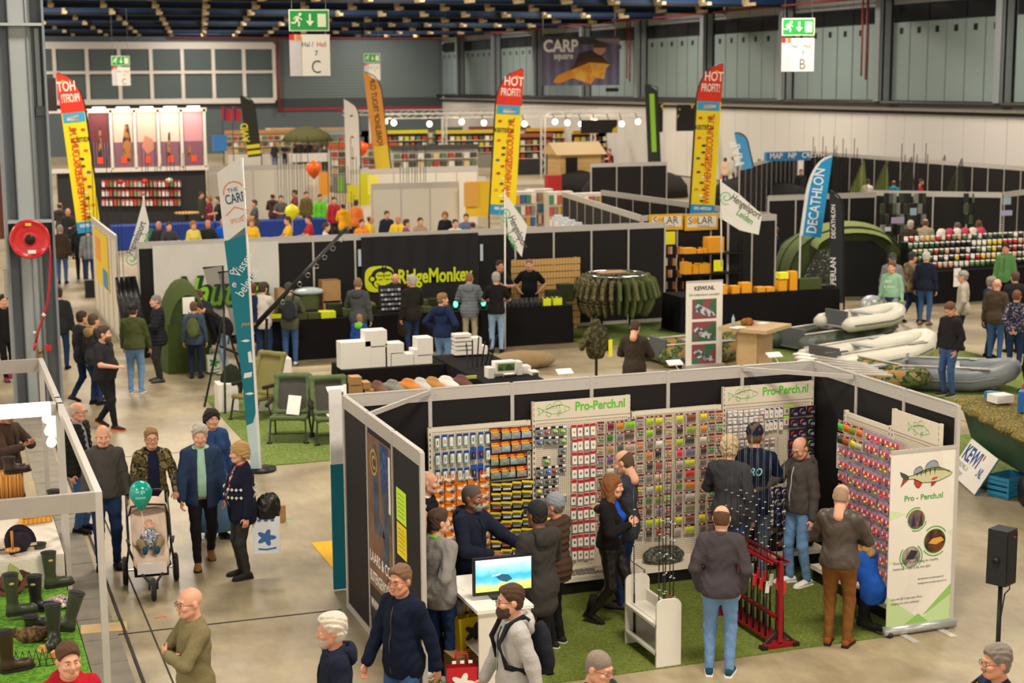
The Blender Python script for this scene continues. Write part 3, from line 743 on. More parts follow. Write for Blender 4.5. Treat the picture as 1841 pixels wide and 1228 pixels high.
        V, Q = snets(ax, D); mb = MB()
        if len(V): mb.add(V, np.asarray(Q), 0, True)
        tm = topc if not isinstance(topc, str) else cloth(topc)
        nm = dict(tee='t_shirt', polo='polo_shirt', shirt='shirt', sweater='sweater', jacket='jacket', coat='coat', puffer='puffer_jacket', hoodie='hoodie', vest='vest')[top]
        mb.build(nm, tm, root)
        if top in ('jacket', 'coat', 'puffer', 'hoodie', 'polo', 'shirt', 'vest') and collar:
            mb = MB(); cc = up((0, -.005, 1.492)); rr = .077*s
            P_ = [cc+TT @ np.array((math.sin(a)*rr, -math.cos(a)*rr*.95+.005*s, -.030*s*(1-math.cos(a))*.9)) for a in np.linspace(-2.5, 2.5, 17)]
            mb.tube(P_, .021*s, 7, flat=(0, 0, 1, 1.35)); mb.build('collar', hemc or tm, root)
        if hood or top == 'hoodie':
            mb = MB(); hm = hood if hood not in (None, True) else tm
            P_ = [elp(up((0, -.125, 1.43)), np.array((.125, .055, .10))*s, TT, .04)]+[cone(up((sx*.085, -.07, 1.485)), up((sx*.06, .06, 1.45)), .034*s, .022*s, .03) for sx in (-1, 1)]
            sdf_mesh(mb, P_, 0, fh, wr=.006, wf=1.2, subs=[elp(up((0, -.055, 1.56)), np.array((.075, .07, .11))*s, TT)]); mb.build('hood', hm, root)
        if (zipc or top in ('jacket', 'puffer', 'hoodie', 'coat')) and not opn:
            mb = MB(); Pz = []
            for z in np.linspace(1.42, lo+.06, 9):
                c = up((0, 0, z)); d = TT @ np.array((0, 1., 0)); t = .30
                for q in np.linspace(.08, .32, 60):
                    pt = c+d*q*s; 
                    if min(pdist(p, pt[0], pt[1], pt[2], puff*s) for p in P) > .001: t = q; break
                Pz.append(c+d*(t+.003)*s)
            mb.tube(Pz, .006*s, 5, smooth=False); mb.build('zip', plain(zipc or '0c0c0c', .5), root)
        if sleeve == 'long' and cuff:
            for a in armp:
                d = a[2]-a[1]; mb = MB(); mb.tube([a[1]+d*.86, a[1]+d*.97], [.052*s, .046*s], 9); mb.build('cuff', cuff, root)
    # hair, headgear, glasses, beard
    hs = s*1.05
    if hair not in ('none', None):
        xf(hair_geo(hair, hp*.9), HR, headc, hs).build('hair', mat(hairc, .75, var=.3, scale=60, bump=.5, bscale=180, spec=.3), root)
    if hat: xf(hair_geo(hat[0], hp), HR, headc, hs*1.01).build(hat[0], cloth(hat[1]), root)
    if beard: xf(hair_geo(beard, hp*.8), HR, headc, hs).build('moustache' if beard == 'moustache' else 'beard', mat(beardc or hairc, .8, var=.3, scale=60, bump=.5, bscale=180), root)
    if glasses:
        mb = MB()
        for sx in (-1, 1):
            mb.tube([(sx*.032+.023*math.cos(a), .106-.004*math.cos(a)*sx, .002+.017*math.sin(a)) for a in np.linspace(0, 2*PI, 13)[:-1]], .0022, 4, closed=True)
            mb.tube([(sx*.055, .102, .006), (sx*.078, .05, .006), (sx*.084, -.02, .0)], .0022, 4)
        mb.tube([(-.009, .11, .006), (.009, .11, .006)], .002, 4)
        xf(mb, HR, headc, hs).build('glasses', plain('1a1615', .3), root)
    if bagc:
        mb = MB(); sdf_mesh(mb, [elp(up((0, -.24, 1.20)), np.array((.15, .085, .23))*s, TT, .05), elp(up((0, -.30, 1.10)), np.array((.11, .05, .12))*s, TT, .03)], .0, fh*1.2, wr=.004)
        bp = mb.build('backpack', bagc, root)
        mb = MB()
        for sx in (-1, 1): mb.tube([up((sx*.09, -.17, 1.42)), up((sx*.10, -.06, 1.515)), up((sx*.11, .08, 1.45)), up((sx*.12, .155, 1.3)), up((sx*.155, .10, 1.12)), up((sx*.15, -.1, 1.05)), up((sx*.1, -.2, 1.05))], .017*s, 6, flat=(0, 0, 1, 1.6))
        mb.build('strap', bagc, root)
    PEOPLE.append((root, armp, headc, s))
    root['_u'] = 0; del root['_u']
    return root, dict(arms=armp, head=headc, up=up, s=s, TT=TT, HR=HR)
# ================================================================== THE LURE STAND (front booth)
def booth(name, label, P, n_, H=2.5, pm=None, rail=.14, group=None, skip=(), th=.04, base=True, cat='partition'):
    """a run of exhibition panels from P[0] to P[1] in n_ bays: panels, posts, top rails and base rails"""
    a, b = np.array(P[0], float), np.array(P[1], float); d = (b-a)[:2]; L = np.linalg.norm(d); ang = math.atan2(d[1], d[0])
    root = thing(name, label, cat, (a[0], a[1], 0), ang, group); wd = L/n_; p0 = po = r0 = b0 = None
    for k in range(n_+1):
        if po is None: po = MB().box((0, 0, H/2), (.045, .045, H)).build('post', ALU, root)
        else: copy_tree(po, (k*wd, 0, 0), parent=root)
        if k == n_ or k in skip: continue
        c = (k*wd+wd/2, 0, 0)
        if p0 is None:
            p0 = MB().box((0, 0, (H-.08)/2+.06), (wd-.045, .018, H-.1)).build('panel', pm or BLACKP, root, c)
            r0 = MB().box((0, 0, H-rail/2), (wd-.046, th, rail)).box((0, 0, H+.004), (wd-.046, th+.01, .012)).cyl((-wd/2+.07, -th/2-.002, H-rail*.5), .008, .006, 6, ax=1).cyl((wd/2-.07, -th/2-.002, H-rail*.5), .008, .006, 6, ax=1).build('top_rail', ALU, root, c)
            if base: b0 = MB().box((0, 0, .04), (wd-.046, th, .08)).build('base_rail', ALU, root, c)
        else:
            copy_tree(p0, c, parent=root); copy_tree(r0, c, parent=root)
            if base: copy_tree(b0, c, parent=root)
    return root
BX0, BX1, BY0, BY1 = 4.27, 10.32, 14.40, 17.45
TURF = mat('66762f', .95, c2='87934a', scale=38, thr=(.35, .65), bump=.8, bscale=240, spec=.1, name='artificial_turf')
MB().b2((BX0+.05, BY0-.02, 0), (BX1-.03, BY1-.03, .012)).build('artificial_turf', TURF, None, None, 0, 'green artificial turf covering the floor of the lure stand', 'carpet')
booth('exhibition_wall', 'black panel back wall with aluminium rails behind the lure boards', ((BX0, BY1), (BX1, BY1)), 6)
booth('exhibition_wall', 'black panel side wall of the lure stand, with boot poster outside', ((BX0, BY0), (BX0, BY1-.03)), 3)
booth('exhibition_wall', 'black panel side wall of the lure stand behind the red lure board', ((BX1, BY1-.03), (BX1, BY0)), 3)
MB().bar((BX0+.03, BY1-1.0, 2.47), (BX0+1.0, BY1-.03, 2.47), .035, .05).build('corner_brace', ALU, None, None, 0, 'slanting aluminium brace across the stand corner above the blue tackle packs', 'brace')
MB().bar((BX1-.03, BY1-1.0, 2.47), (BX1-1.0, BY1-.03, 2.47), .035, .05).build('corner_brace', ALU, None, None, 0, 'slanting aluminium brace across the stand corner above the black lure bags', 'brace')
# pegboards
def peg_mat():
    m = bpy.data.materials.new('perforated_board'); m.use_nodes = True; nt = m.node_tree; N = nt.nodes; L = nt.links; b = N['Principled BSDF']
    tc = N.new('ShaderNodeTexCoord'); v = N.new('ShaderNodeVectorMath'); v.operation = 'MULTIPLY'; v.inputs[1].default_value = (40, 0, 40)
    f = N.new('ShaderNodeVectorMath'); f.operation = 'FRACTION'; s = N.new('ShaderNodeVectorMath'); s.operation = 'SUBTRACT'; s.inputs[1].default_value = (.5, 0, .5)
    l = N.new('ShaderNodeVectorMath'); l.operation = 'LENGTH'; r = N.new('ShaderNodeMath'); r.operation = 'LESS_THAN'; r.inputs[1].default_value = .2
    L.new(tc.outputs['Object'], v.inputs[0]); L.new(v.outputs[0], f.inputs[0]); L.new(f.outputs[0], s.inputs[0]); L.new(s.outputs[0], l.inputs[0]); L.new(l.outputs['Value'], r.inputs[0])
    mx = N.new('ShaderNodeMix'); mx.data_type = 'RGBA'; mx.inputs[6].default_value = (*lin('d9cdb8'), 1); mx.inputs[7].default_value = (*lin('4a4038'), 1)
    L.new(r.outputs[0], mx.inputs[0]); L.new(mx.outputs[2], b.inputs['Base Color']); b.inputs['Roughness'].default_value = .5
    return m
PEG = peg_mat(); CREAMS = mat('ded3c0', .5, var=.03, name='cream_steel')
SLOT = plain('3a322c', .8)
def gondola(label, x, w_, top, fn_loc, rz, signboard=False, group='perforated display boards'):
    g = thing('display_board', label, 'shelving', fn_loc, rz, group)
    MB().b2((.02, -.015, .2), (w_-.02, .015, 2.03)).build('perforated_panel', PEG, g)
    for xx in (.022, w_-.022):
        mb = MB().b2((xx-.02, -.025, 0), (xx+.02, .025, top)); mb.build('upright', CREAMS, g)
        mb = MB()
        for z in np.arange(.4, top-.03, .065): mb.b2((xx-.006, -.027, z), (xx+.006, -.02, z+.032))
        tag(mb.build('upright_slots', SLOT, g), kind='stuff')
    MB().b2((.003, -.43, .16), (w_-.003, .0, .20)).build('base_shelf', CREAMS, g)
    MB().b2((.003, -.40, 0), (w_-.003, -.38, .16)).build('kick_plate', BLACK, g)
    MB().b2((.003, -.435, .15), (w_-.003, -.425, .205)).build('shelf_lip', mat('e6dcc8', .5), g)
    MB().b2((.02, -.02, 2.0), (w_-.02, .02, 2.05)).build('top_bar', CREAMS, g)
    if signboard: MB().b2((.02, -.03, 2.04), (w_-.02, -.005, top)).build('header_board', CREAMS, g)
    return g
# perch drawing in unit coordinates, head to the right
def _pp(P): return [((x-190)/535, (340-y)/535) for x, y in P]
PERCH = dict(
    body=_pp([(275, 345), (330, 340), (370, 325), (440, 302), (520, 288), (590, 287), (650, 310), (700, 333), (728, 350), (705, 372), (640, 395), (590, 412), (500, 417), (420, 414), (340, 375), (275, 372)]),
    tail=_pp([(278, 345), (240, 322), (190, 300), (205, 335), (228, 362), (215, 400), (200, 435), (240, 400), (278, 372)]),
    dorsal1=_pp([(440, 300), (452, 268), (470, 244), (500, 226), (540, 222), (570, 240), (592, 286), (520, 287)]),
    dorsal2=_pp([(328, 338), (335, 300), (352, 278), (395, 262), (415, 282), (432, 304), (370, 324)]),
    anal=_pp([(335, 376), (340, 415), (360, 448), (385, 460), (405, 440), (420, 416)]),
    pelvic=_pp([(512, 418), (515, 455), (535, 445), (575, 412)]),
    pect=_pp([(515, 392), (530, 378), (580, 372), (572, 388), (522, 402)]))
STRIPES = [_pp([(x-6, 300+k), (x+8, 298+k), (x+2, 358)]) for x, k in ((365, 26), (405, 14), (450, 6), (497, 0), (545, -4))]
GRN = plain('5cc22c', .5, name='lime_green')
def perch_outline(mb, pl, x, y, s, wd, sx=1.):
    f = lambda P: [(x+a*s*sx, y+b*s) for a, b in P]
    for k in ('body', 'tail', 'dorsal1', 'dorsal2', 'anal', 'pelvic', 'pect'): mb.stroke(f(PERCH[k]), wd, pl, .002, 0, closed=True)
    for P in STRIPES: mb.stroke(f([P[0], P[2], P[1]]), wd*.8, pl, .002)
    mb.stroke(f([(.94+math.cos(a)*.012, .03+math.sin(a)*.012) for a in np.linspace(0, 6.28, 9)]), wd*.6, pl, .002)
    mb.stroke(f(_pp([(655, 312), (630, 345), (640, 392)])), wd*.6, pl, .002)
PY = 17.36
for i, (x0, x1, top, hd, lb) in enumerate(((5.22, 6.48, 2.05, 0, 'perforated board with blue tackle packs, at the open corner'), (6.50, 7.76, 2.26, 1, 'perforated board with perch sign above the red carded packs'),
                                         (7.78, 8.98, 2.05, 0, 'perforated board of bright soft lures between the two signs'), (9.0, 10.27, 2.26, 1, 'perforated board with perch sign above the white packs'))):
    g = gondola(lb, x0, x1-x0, top, (x0, PY, .013), 0, hd)
    if hd:
        W_ = x1-x0; pl = PL((0, -.031, 2.05), (1, 0, 0)); mb = MB(); perch_outline(mb, pl, .06, .115, .42, .006); mb.build('perch_emblem', GRN, g)
        MB().text('Pro-Perch.nl', pl, .545, .075, .15, 0, bold=.022, sx=.86).build('lettering', GRN, g)
RXB = 10.17
gondola('perforated board of red packs, its end without a header', 0, 1.0, 2.07, (RXB, 16.42, .013), -PI/2)
g = gondola('perforated board with outlined perch header behind the roll-up banner', 0, .93, 2.28, (RXB, 15.40, .013), -PI/2, True)
pl = PL((0, -.031, 2.05), (1, 0, 0)); mb = MB(); perch_outline(mb, pl, .33, .11, .42, .006, sx=1.); mb.build('perch_emblem', GRN, g)
# ---------------------------------------------------------------- packs on hooks
def objm(rough=.5): return mat('ffffff', rough, var=.12, scale=60, objc=True, name='lure_colour')
OBJ = objm(.35)
CLR = mat('bdb6a6', .2, var=.1, scale=40, spec=.6, name='clear_pack'); CLRG = mat('8f8f92', .2, var=.2, scale=40, name='grey_blister')
BLUEH = plain('1d3f8c', .4); TEAL = mat('8fb4bd', .25, var=.1, scale=30); REDH = plain('c8202a', .4); DRED = plain('7d1526', .4); ORG = mat('f08420', .35, var=.25, scale=30); YEL = plain('f2cf24', .4); BAGB = mat('17130f', .3, var=.3, scale=50); PURP = mat('2c2438', .3, var=.3, scale=50); LIME = plain('a6dc2c', .5); WCARD = plain('f1ede4', .5)
def pack(kind):
    mb = MB()
    if kind == 'A':
        mb.box((0, 0, -.075), (.056, .012, .15), None, 1).box((0, -.004, -.018), (.058, .012, .03), None, 0).box((0, -.008, -.085), (.034, .008, .105), None, 2); mb.ell((0, -.014, -.085), (.007, .006, .032), 6, 3); return mb, [BLUEH, TEAL, WCARD, OBJ]
    if kind == 'A2':
        mb.box((0, 0, -.07), (.066, .012, .15), None, 0).box((0, -.008, -.09), (.036, .01, .07), None, 1); mb.ell((0, -.016, -.09), (.010, .006, .03), 6, 2); return mb, [plain('1f4fa8', .35), BAGB, OBJ]
    if kind in 'B':
        mb.box((0, .0, -.07), (.150, .010, .150), None, 0).box((0, -.006, -.022), (.135, .008, .034), None, 1).box((-.015, -.009, -.045), (.095, .006, .012), None, 2).box((.04, -.011, -.015), (.04, .006, .022), None, 3)
        mb.add([(-.06, -.008, -.055), (.06, -.008, -.055), (.06, -.008, -.13), (-.06, -.008, -.13), (0, -.02, -.093)], [(1, 0, 4), (2, 1, 4), (3, 2, 4), (0, 3, 4)], 4); return mb, [BAGB, ORG, YEL, REDH, OBJ]
    if kind == 'C':
        mb.box((0, 0, -.055), (.125, .012, .115), None, 0).box((-.006, -.007, -.055), (.085, .006, .045), None, 1); mb.ell((.028, -.012, -.075), (.03, .012, .022), 8, 2); mb.ell((-.03, -.012, -.06), (.026, .006, .018), 8, 1); mb.box((.035, -.009, -.018), (.028, .006, .024), None, 1); return mb, [ORG, mat('e9d9c6', .4), OBJ]
    if kind == 'D':
        mb.box((0, 0, -.052), (.142, .012, .11), None, 0)
        for (x, z, a, w_, h_, m) in ((-.0, -.025, .12, .138, .026, 1), (-.008, -.055, .1, .10, .026, 2), (0, -.082, .05, .10, .022, 3)): mb.box((x, -.008-.001*m, z), (w_, .006, h_), (0, a, 0), m)
        mb.ell((.052, -.012, -.058), (.010, .006, .010), 6, 1); return mb, [BAGB, YEL, mat('555c60', .3), OBJ]
    if kind == 'E':
        mb.box((0, 0, -.05), (.095, .012, .10), None, 0).box((-.022, -.008, -.012), (.05, .008, .022), None, 1).box((.026, -.008, -.012), (.04, .008, .022), None, 2); mb.ell((0, -.016, -.06), (.034, .014, .024), 8, 3); mb.box((.016, -.03, -.062), (.016, .004, .014), None, 2); return mb, [CLRG, BAGB, WCARD, OBJ]
    if kind == 'F':
        mb.box((0, 0, -.07), (.058, .010, .145), None, 0).box((0, -.004, -.018), (.059, .010, .036), None, 1); mb.ell((0, -.010, -.085), (.012, .006, .018), 6, 2); mb.box((0, .012, -.08), (.07, .008, .13), None, 3); return mb, [WCARD, REDH, OBJ, CLRG]
    if kind in ('G', 'GW'):
        W_ = .10 if kind == 'G' else .15
        mb.box((0, .004, -.06), (W_, .006, .13), None, 0).box((0, -.003, -.012), (W_*.86, .008, .020), None, 1).box((-W_*.1, -.008, -.012), (W_*.3, .004, .008), None, 3)
        n = 5 if kind == 'G' else 7
        for q in range(n): x = (q-(n-1)/2)*W_*.82/n; mb.tube([(x, -.006, -.03), (x+.002, -.008, -.06), (x-.002, -.006, -.115)], [.006, .0075, .004], 5, 2)
        return mb, [CLR, DRED, OBJ, WCARD]
    if kind == 'GB':
        mb.box((0, .004, -.05), (.09, .006, .11), None, 0).box((0, -.003, -.012), (.08, .008, .020), None, 1)
        for x, z in ((-.02, -.045), (.02, -.05), (-.01, -.08), (.022, -.085)): mb.ell((x, -.006, z), (.017, .008, .013), 6, 2)
        return mb, [CLR, DRED, OBJ]
    if kind == 'H':
        mb.box((0, 0, -.04), (.07, .012, .085), None, 0).box((0, -.008, -.014), (.06, .006, .022), None, 1).box((.006, -.009, -.06), (.036, .008, .022), None, 1).box((-.006, -.008, -.042), (.05, .006, .014), None, 2); return mb, [mat('aaa5a6', .2, var=.15, scale=50), WCARD, OBJ]
    if kind == 'I':
        mb.box((0, 0, -.065), (.05, .012, .13), None, 0).box((.004, -.008, -.016), (.035, .006, .018), (0, .4, 0), 1); mb.ell((0, -.01, -.085), (.007, .006, .018), 6, 2); return mb, [WCARD, plain('2c3f7a'), OBJ]
    if kind == 'J':
        mb.box((0, 0, -.06), (.07, .012, .12), None, 0).box((0, -.006, -.012), (.072, .010, .026), None, 1); mb.ell((.004, -.012, -.07), (.014, .008, .03), 6, 2); return mb, [mat('cfc8bc', .3), LIME, OBJ]
    if kind == 'K':
        mb.box((0, 0, -.055), (.115, .014, .12), None, 0)
        mb.tube([(.03*math.cos(a)-.005, -.012, -.058+.035*math.sin(a)) for a in np.linspace(.6, 3.9, 9)], [.002, .005, .007, .008, .008, .007, .006, .004, .002], 5, 1)
        mb.box((.02, -.01, -.075), (.05, .006, .03), None, 2); return mb, [PURP, OBJ, mat('8d8796', .3, var=.3, scale=60)]
    if kind == 'L':
        mb.box((0, 0, -.05), (.085, .014, .12), None, 0).box((0, -.006, -.050), (.08, .012, .045), None, 1).box((-.026, -.013, -.045), (.022, .006, .034), None, 2); mb.ell((.012, -.012, -.088), (.026, .012, .018), 6, 3); return mb, [mat('a98fb0', .25, var=.2, scale=40), mat('e0402a', .3, var=.2, scale=20), WCARD, OBJ]
_PK = {}
LUREC = ['e8e52a', '9fe02a', 'f07a1e', 'f2a13c', 'd8485a', '3a8a3c', '6a4a3a', '4a5468', 'e8e0d0', '7a5aa0', '2f2a2c', 'b05a2a', 'f0406a', '4a6ad0', 'c8b89a']
def packs(kind, label, group, x0, x1, z0, z1, nc, nr, cols=None, drop=(), plane='b', dep=.05, colf=None, noun='lure pack'):
    i = 0
    for r in range(nr):
        for c in range(nc):
            if (r, c) in drop: continue
            x = x0+(x1-x0)*(c+.5)/nc + random.uniform(-.006, .006); z = z0+(z1-z0)*r/max(nr-1, 1)+random.uniform(-.005, .005)
            col = colf(r, c) if colf else random.choice(cols or LUREC); d = dep+random.uniform(-.012, .012)
            loc, rz = ((x, PY-d, z), random.uniform(-.08, .08)) if plane == 'b' else ((RXB-d, x, z), -PI/2+random.uniform(-.1, .1))
            lb = f'{label}, {nth(c)} in {nth(r)} row'
            rot = (random.uniform(-.06, .02), 0, rz)
            if kind not in _PK:
                mb, ms = pack(kind); o = mb.build(noun.replace(' ', '_'), ms, None, loc, rot, lb, 'packet', group); o.color = (*lin(col), 1); _PK[kind] = o
            else: copy_tree(_PK[kind], loc, rot, lb, color=col, group=group)
GR = ['8f979c', 'a2adb2', '9a9a8e', '86a0a8', 'a08c84', '7f8f8a']
packs('A', 'blue topped slim lure pack', 'blue topped packs', 5.28, 5.98, 1.98, 1.58, 8, 3, ['f2d04a', 'e04a3a', 'f0ece0', '8aa0a8', 'f0ece0', '2c3a5a'], drop=((1, 5), (1, 6), (2, 5), (2, 6)))
packs('A2', 'solid blue lure box', 'solid blue boxes', 5.71, 5.89, 1.80, 1.60, 2, 2, ['e8b030', '3a8a3c', 'd8485a'])
packs('B', 'black lure bag with orange band, wide block', 'black bags with orange bands', 5.98, 6.47, 2.0, 1.845, 4, 2, GR, noun='lure bag')
packs('B', 'black lure bag with orange band, narrow block', 'black bags with orange bands', 5.98, 6.40, 1.69, 1.535, 4, 2, GR, noun='lure bag')
packs('C', 'orange lure packet on the corner board', 'orange packets on the corner board', 5.26, 5.96, 1.50, .34, 5, 11, ['6a5a80', '7a5a4a', '5a9a3a', '4a4a55', 'a08a6a', '8a6a9a'], noun='lure packet')
packs('D', 'yellow banded black packet', 'yellow banded black packets', 5.97, 6.48, 1.36, .32, 4, 10, ['d8d4cc', 'b8a090', 'c0c8cc', '8a8a90', 'd0605a'], noun='lure packet')
packs('E', 'blister pack with black and white header', 'blister packs with split headers', 6.53, 6.92, 1.97, .55, 4, 13, ['6a6a6c', '4a6ad0', 'e8e52a', '5a4a44', 'c04030', '8fd02a', '5f6f5a', 'd04a5a', '7a6a80', '4a4040', '8a8a8a'], drop=((2, 0), (2, 1), (2, 2), (3, 0), (3, 2), (5, 3), (6, 3), (8, 3), (9, 3), (10, 3)), noun='blister pack')
packs('F', 'tall white pack with red header', 'white packs with red headers', 6.98, 7.30, 1.97, .45, 4, 10, ['4a4a4a', '6a8a4a', 'c0a030', 'f0b030', '5a5a60', 'b05a3a'], noun='carded pack')
gcols = {0: 'e87a1e f0a03a', 1: '8fe02a 6a4a3a'}
GX = [(7.30, 7.42, 'GB', 0), (7.42, 7.55, 'G', 0), (7.55, 7.67, 'G', 1), (7.66, 7.82, 'GW', 2), (7.82, 7.94, 'GB', 3), (7.94, 8.07, 'G', 4), (8.07, 8.18, 'G', 5), (8.18, 8.33, 'GB', 6), (8.33, 8.47, 'G', 7), (8.46, 8.64, 'GW', 8), (8.66, 8.79, 'G', 9), (8.79, 8.89, 'GB', 10), (8.89, 8.99, 'GB', 11)]
GC = ['8a1a3a 3a8a3c c8a070 7a5aa0 e8e0d0 2f2a2c c04a60 6a6a60 d8485a', 'f0962a 8a8f88 5a6a5a b0a080 7a6a60 9a9a90 c8b89a 6a4a3a e87a1e', '8fe02a 6a4a3a d8b0a8 c8c0a8 5a4a44 b8c83a 9a7a50 e8e52a 7a5aa0', '7d8a8a 3f5a3c f2781e 6a8a6a c0b8a8 4a5468 e8c020 2f2a2c d04a30',
      'c8e82a a6e02a 8a8078 e8884a 4a4a4a 9a9a8a d0d0c0 5a8a4a 7a5a50', 'e8ee2a 5a4640 f2f0ea 2c2c34 b04a3a f0c8b0 e8e52a 8aa040 a08a9a', 'd8cc7a c0a878 f2803c ee8a3a f2908a e8a070 c8b89a 9fe02a d8485a', 'e8e82a 4a3c38 b8dc2a f23c6a c8bcae 6a6a70 7a8a3a a89080 6a4a60', '8a4a3a 9ab82a 3a3838 7a7090 dce02a e82a3a f28a1e d8d0c8 8a8a60',
      'f2e61e f2a04a e8d8c4 5a443a 8a7a70 6a5a58 c88a3a a8907a 7a6a58', '7a4a3c 5a6478 b0601e 2e9a3e a86a4a 8a5a48 e8c020 3a8a3c 6a4a3a', 'f2641e 4ac82a f06a5a 44505a d8d86a e86a3a c0b0a0 8a8a90 e8e52a', '4a4a5a 3a5a2a e8642a 8a7a5a f0a03a d8485a 2f2a2c 9fe02a b05a2a']
for x0, x1, k, ci in GX:
    cs = GC[min(ci, 12)].split()
    packs(k, {'G': 'clear bag of slim soft lures', 'GW': 'wide clear bag of soft lures', 'GB': 'clear bag of stubby soft lures'}[k]+f', {nth(ci)} column of the bright board', 'soft lure bags under dark red headers', x0, x1, 2.0 if x0 > 7.78 else 1.98, .60, 1, 11, colf=lambda r, c, cs=cs: cs[(r*4 if r > 8 else r) % 9], noun='soft lure bag')
packs('H', 'small white pack under the perch sign', 'small white packs', 9.04, 9.56, 1.98, 1.70, 7, 4, ['e8e4e0', 'b8b0b0', 'd8b8b0', 'c8c8c8'], noun='hook pack')
packs('H', 'small pale pack below the white ones', 'small pale packs', 9.04, 9.72, 1.60, .55, 8, 10, ['a03a3a', '6a6a6a', '8a5a40', 'c8c8c8', '3a3a3a', 'd06a30', '4a4a6a', 'e8e4e0'], noun='hook pack')
packs('I', 'narrow white lure pack with blue mark', 'narrow white packs', 9.57, 9.82, 1.98, 1.82, 4, 2, ['d02a3a', '3a6ad0', '2f2a2c', 'f08a1e', 'e82a6a'])
packs('J', 'green headed lure pack', 'green headed packs', 9.83, 9.98, 2.0, 1.86, 2, 2, ['8a6a4a', '6a5a40'])
packs('K', 'black lure bag with curved emblem', 'black bags with curved emblems', 9.90, 10.27, 1.96, .70, 3, 10, colf=lambda r, c: ['d0302a', 'e0586a', '5ad04a'][c] if r else ['5a4a70', 'a88ab0', 'f0582a'][c], noun='lure bag', dep=.07)
packs('K', 'deep blue lure bag beside hoodie', 'deep blue bags', 9.72, 9.90, .95, .55, 2, 4, ['4a7ae0', 'e8e8f0'], noun='lure bag', dep=.07)
RC = ['e8e52a', '3a3a3a', '6a4a5a', '9fe02a', 'f0406a', '2f4a6a', 'e8b03a', 'd8d0c8']
packs('GW', 'wide clear lure bag on the side board', 'wide clear bags on side board', 16.38, 15.85, 1.98, 1.82, 4, 2, colf=lambda r, c: [['5ac84a', 'f07a1e', '8a9a3a', 'f0803a'], ['3a4a3a', 'b0602a', 'e8e02a', 'c8c0a0']][r][c], plane='r', dep=.12, noun='soft lure bag')
packs('L', 'red lure pack on the side board', 'red packs on the side board', 15.82, 14.46, 1.96, 1.82, 13, 2, RC, plane='r', dep=.10, drop=tuple((0, c) for c in range(7, 13)))
packs('L', 'red lure pack lower on the side board', 'red packs on the side board', 16.38, 14.46, 1.66, .42, 18, 9, RC, plane='r', dep=.10)
# goods on the base shelf
def rbox(name, label, cat, c, d, m, rz=0, group=None, bev=.0):
    return MB().box((0, 0, d[2]/2), d).build(name, m, None, c, rz, label, cat, group)
def blob(name, label, cat, c, r, m, h=.02, wr=.012, rz=0, parts=None, group=None, P=None):
    mb = MB(); sdf_mesh(mb, P or [elp((0, 0, r[2]*.7), r)], 0, h, wr=wr, wf=1.4, cuts=[((0, 0, -1), 0)])
    return mb.build(name, m, None, c, rz, label, cat, group)
NETM = mat('6a6f62', .6, c2='23261f', scale=30, thr=(.4, .6), bump=.6, bscale=90)
blob('folded_net', 'wrapped grey green landing net lying on the cream base shelf', 'net', (8.12, 17.14, .2), (.27, .15, .13), NETM)
for i, (x, y, lb) in enumerate(((9.72, 17.1, 'black and orange tackle bag on shelf beside striped shoes'), (10.02, 17.15, 'black and orange tackle bag on shelf by the corner'))):
    o = blob('tackle_bag', lb, 'bag', (x, y, .2), (.17, .11, .13), cloth('23211f'), P=[elp((-.08, 0, .10), (.1, .11, .12)), elp((.08, 0, .10), (.1, .11, .12))], wr=.004)
    MB().box((0, -.10, .12), (.2, .02, .07)).build('pocket', cloth('b84a28'), o); MB().tube([(-.1, 0, .2), (-.05, -.02, .26), (.05, -.02, .26), (.1, 0, .2)], .012, 6).build('handle', BLACK, o)
blob('tackle_bag', 'dark soft tackle bag standing on the base shelf behind jeans man', 'bag', (9.25, 17.1, .2), (.16, .11, .22), cloth('26262a'))
rbox('price_card', 'small white card standing on the base shelf', 'card', (6.62, 17.02, .2), (.12, .01, .02), PAPER)
for k in range(9):
    x, y = 6.75+.13*(k % 5)+.02*(k//5), 17.05+.1*(k//5)
    rbox('lure_box', f'clear flat lure box lying on base shelf, {nth(k % 5)} in {"front" if k < 5 else "rear"} row', 'box', (x, y, .2), (.11, .07, .03), mat('7d7570', .2, var=.5, scale=50), .2*((k*7) % 5-2)*.3, 'flat lure boxes on the shelf')
rbox('price_list', 'white printed sheet on the black corner panel', 'paper', (10.28, 16.62, 1.28), (.012, .30, .42), PAPER)
# counter, monitor
DX0, DX1, DY0, DY1, DZ = 4.72, 5.30, 14.12, 15.28, .95
ct = thing('counter', 'white topped counter carrying the monitor', 'counter', (0, 0, 0))
MB().b2((DX0, DY0, DZ-.035), (DX1, DY1, DZ)).build('worktop', WHITE, ct)
MB().b2((DX0+.02, DY0+.02, 0), (DX1-.02, DY0+.045, DZ-.036)).build('front_panel', mat('dcd6c9', .5, var=.03), ct)
MB().b2((DX1-.045, DY0+.046, 0), (DX1-.02, DY1-.02, DZ-.036)).build('side_panel', mat('dcd6c9', .5, var=.03), ct)
MB().b2((DX0+.02, DY1-.3, 0), (DX0+.045, DY1-.02, DZ-.036)).build('side_panel', mat('4b4036', .6), ct)
MB().b2((DX0+.046, DY0+.05, .45), (DX1-.046, DY1-.02, .47)).build('inner_shelf', WHITE, ct)
mo = thing('monitor', 'flat monitor showing an underwater picture on the white counter', 'monitor', (5.09, 14.42, DZ), -.06)
MB().b2((-.31, -.02, .05), (.31, .02, .43)).build('bezel', plain('15161c', .3), mo)
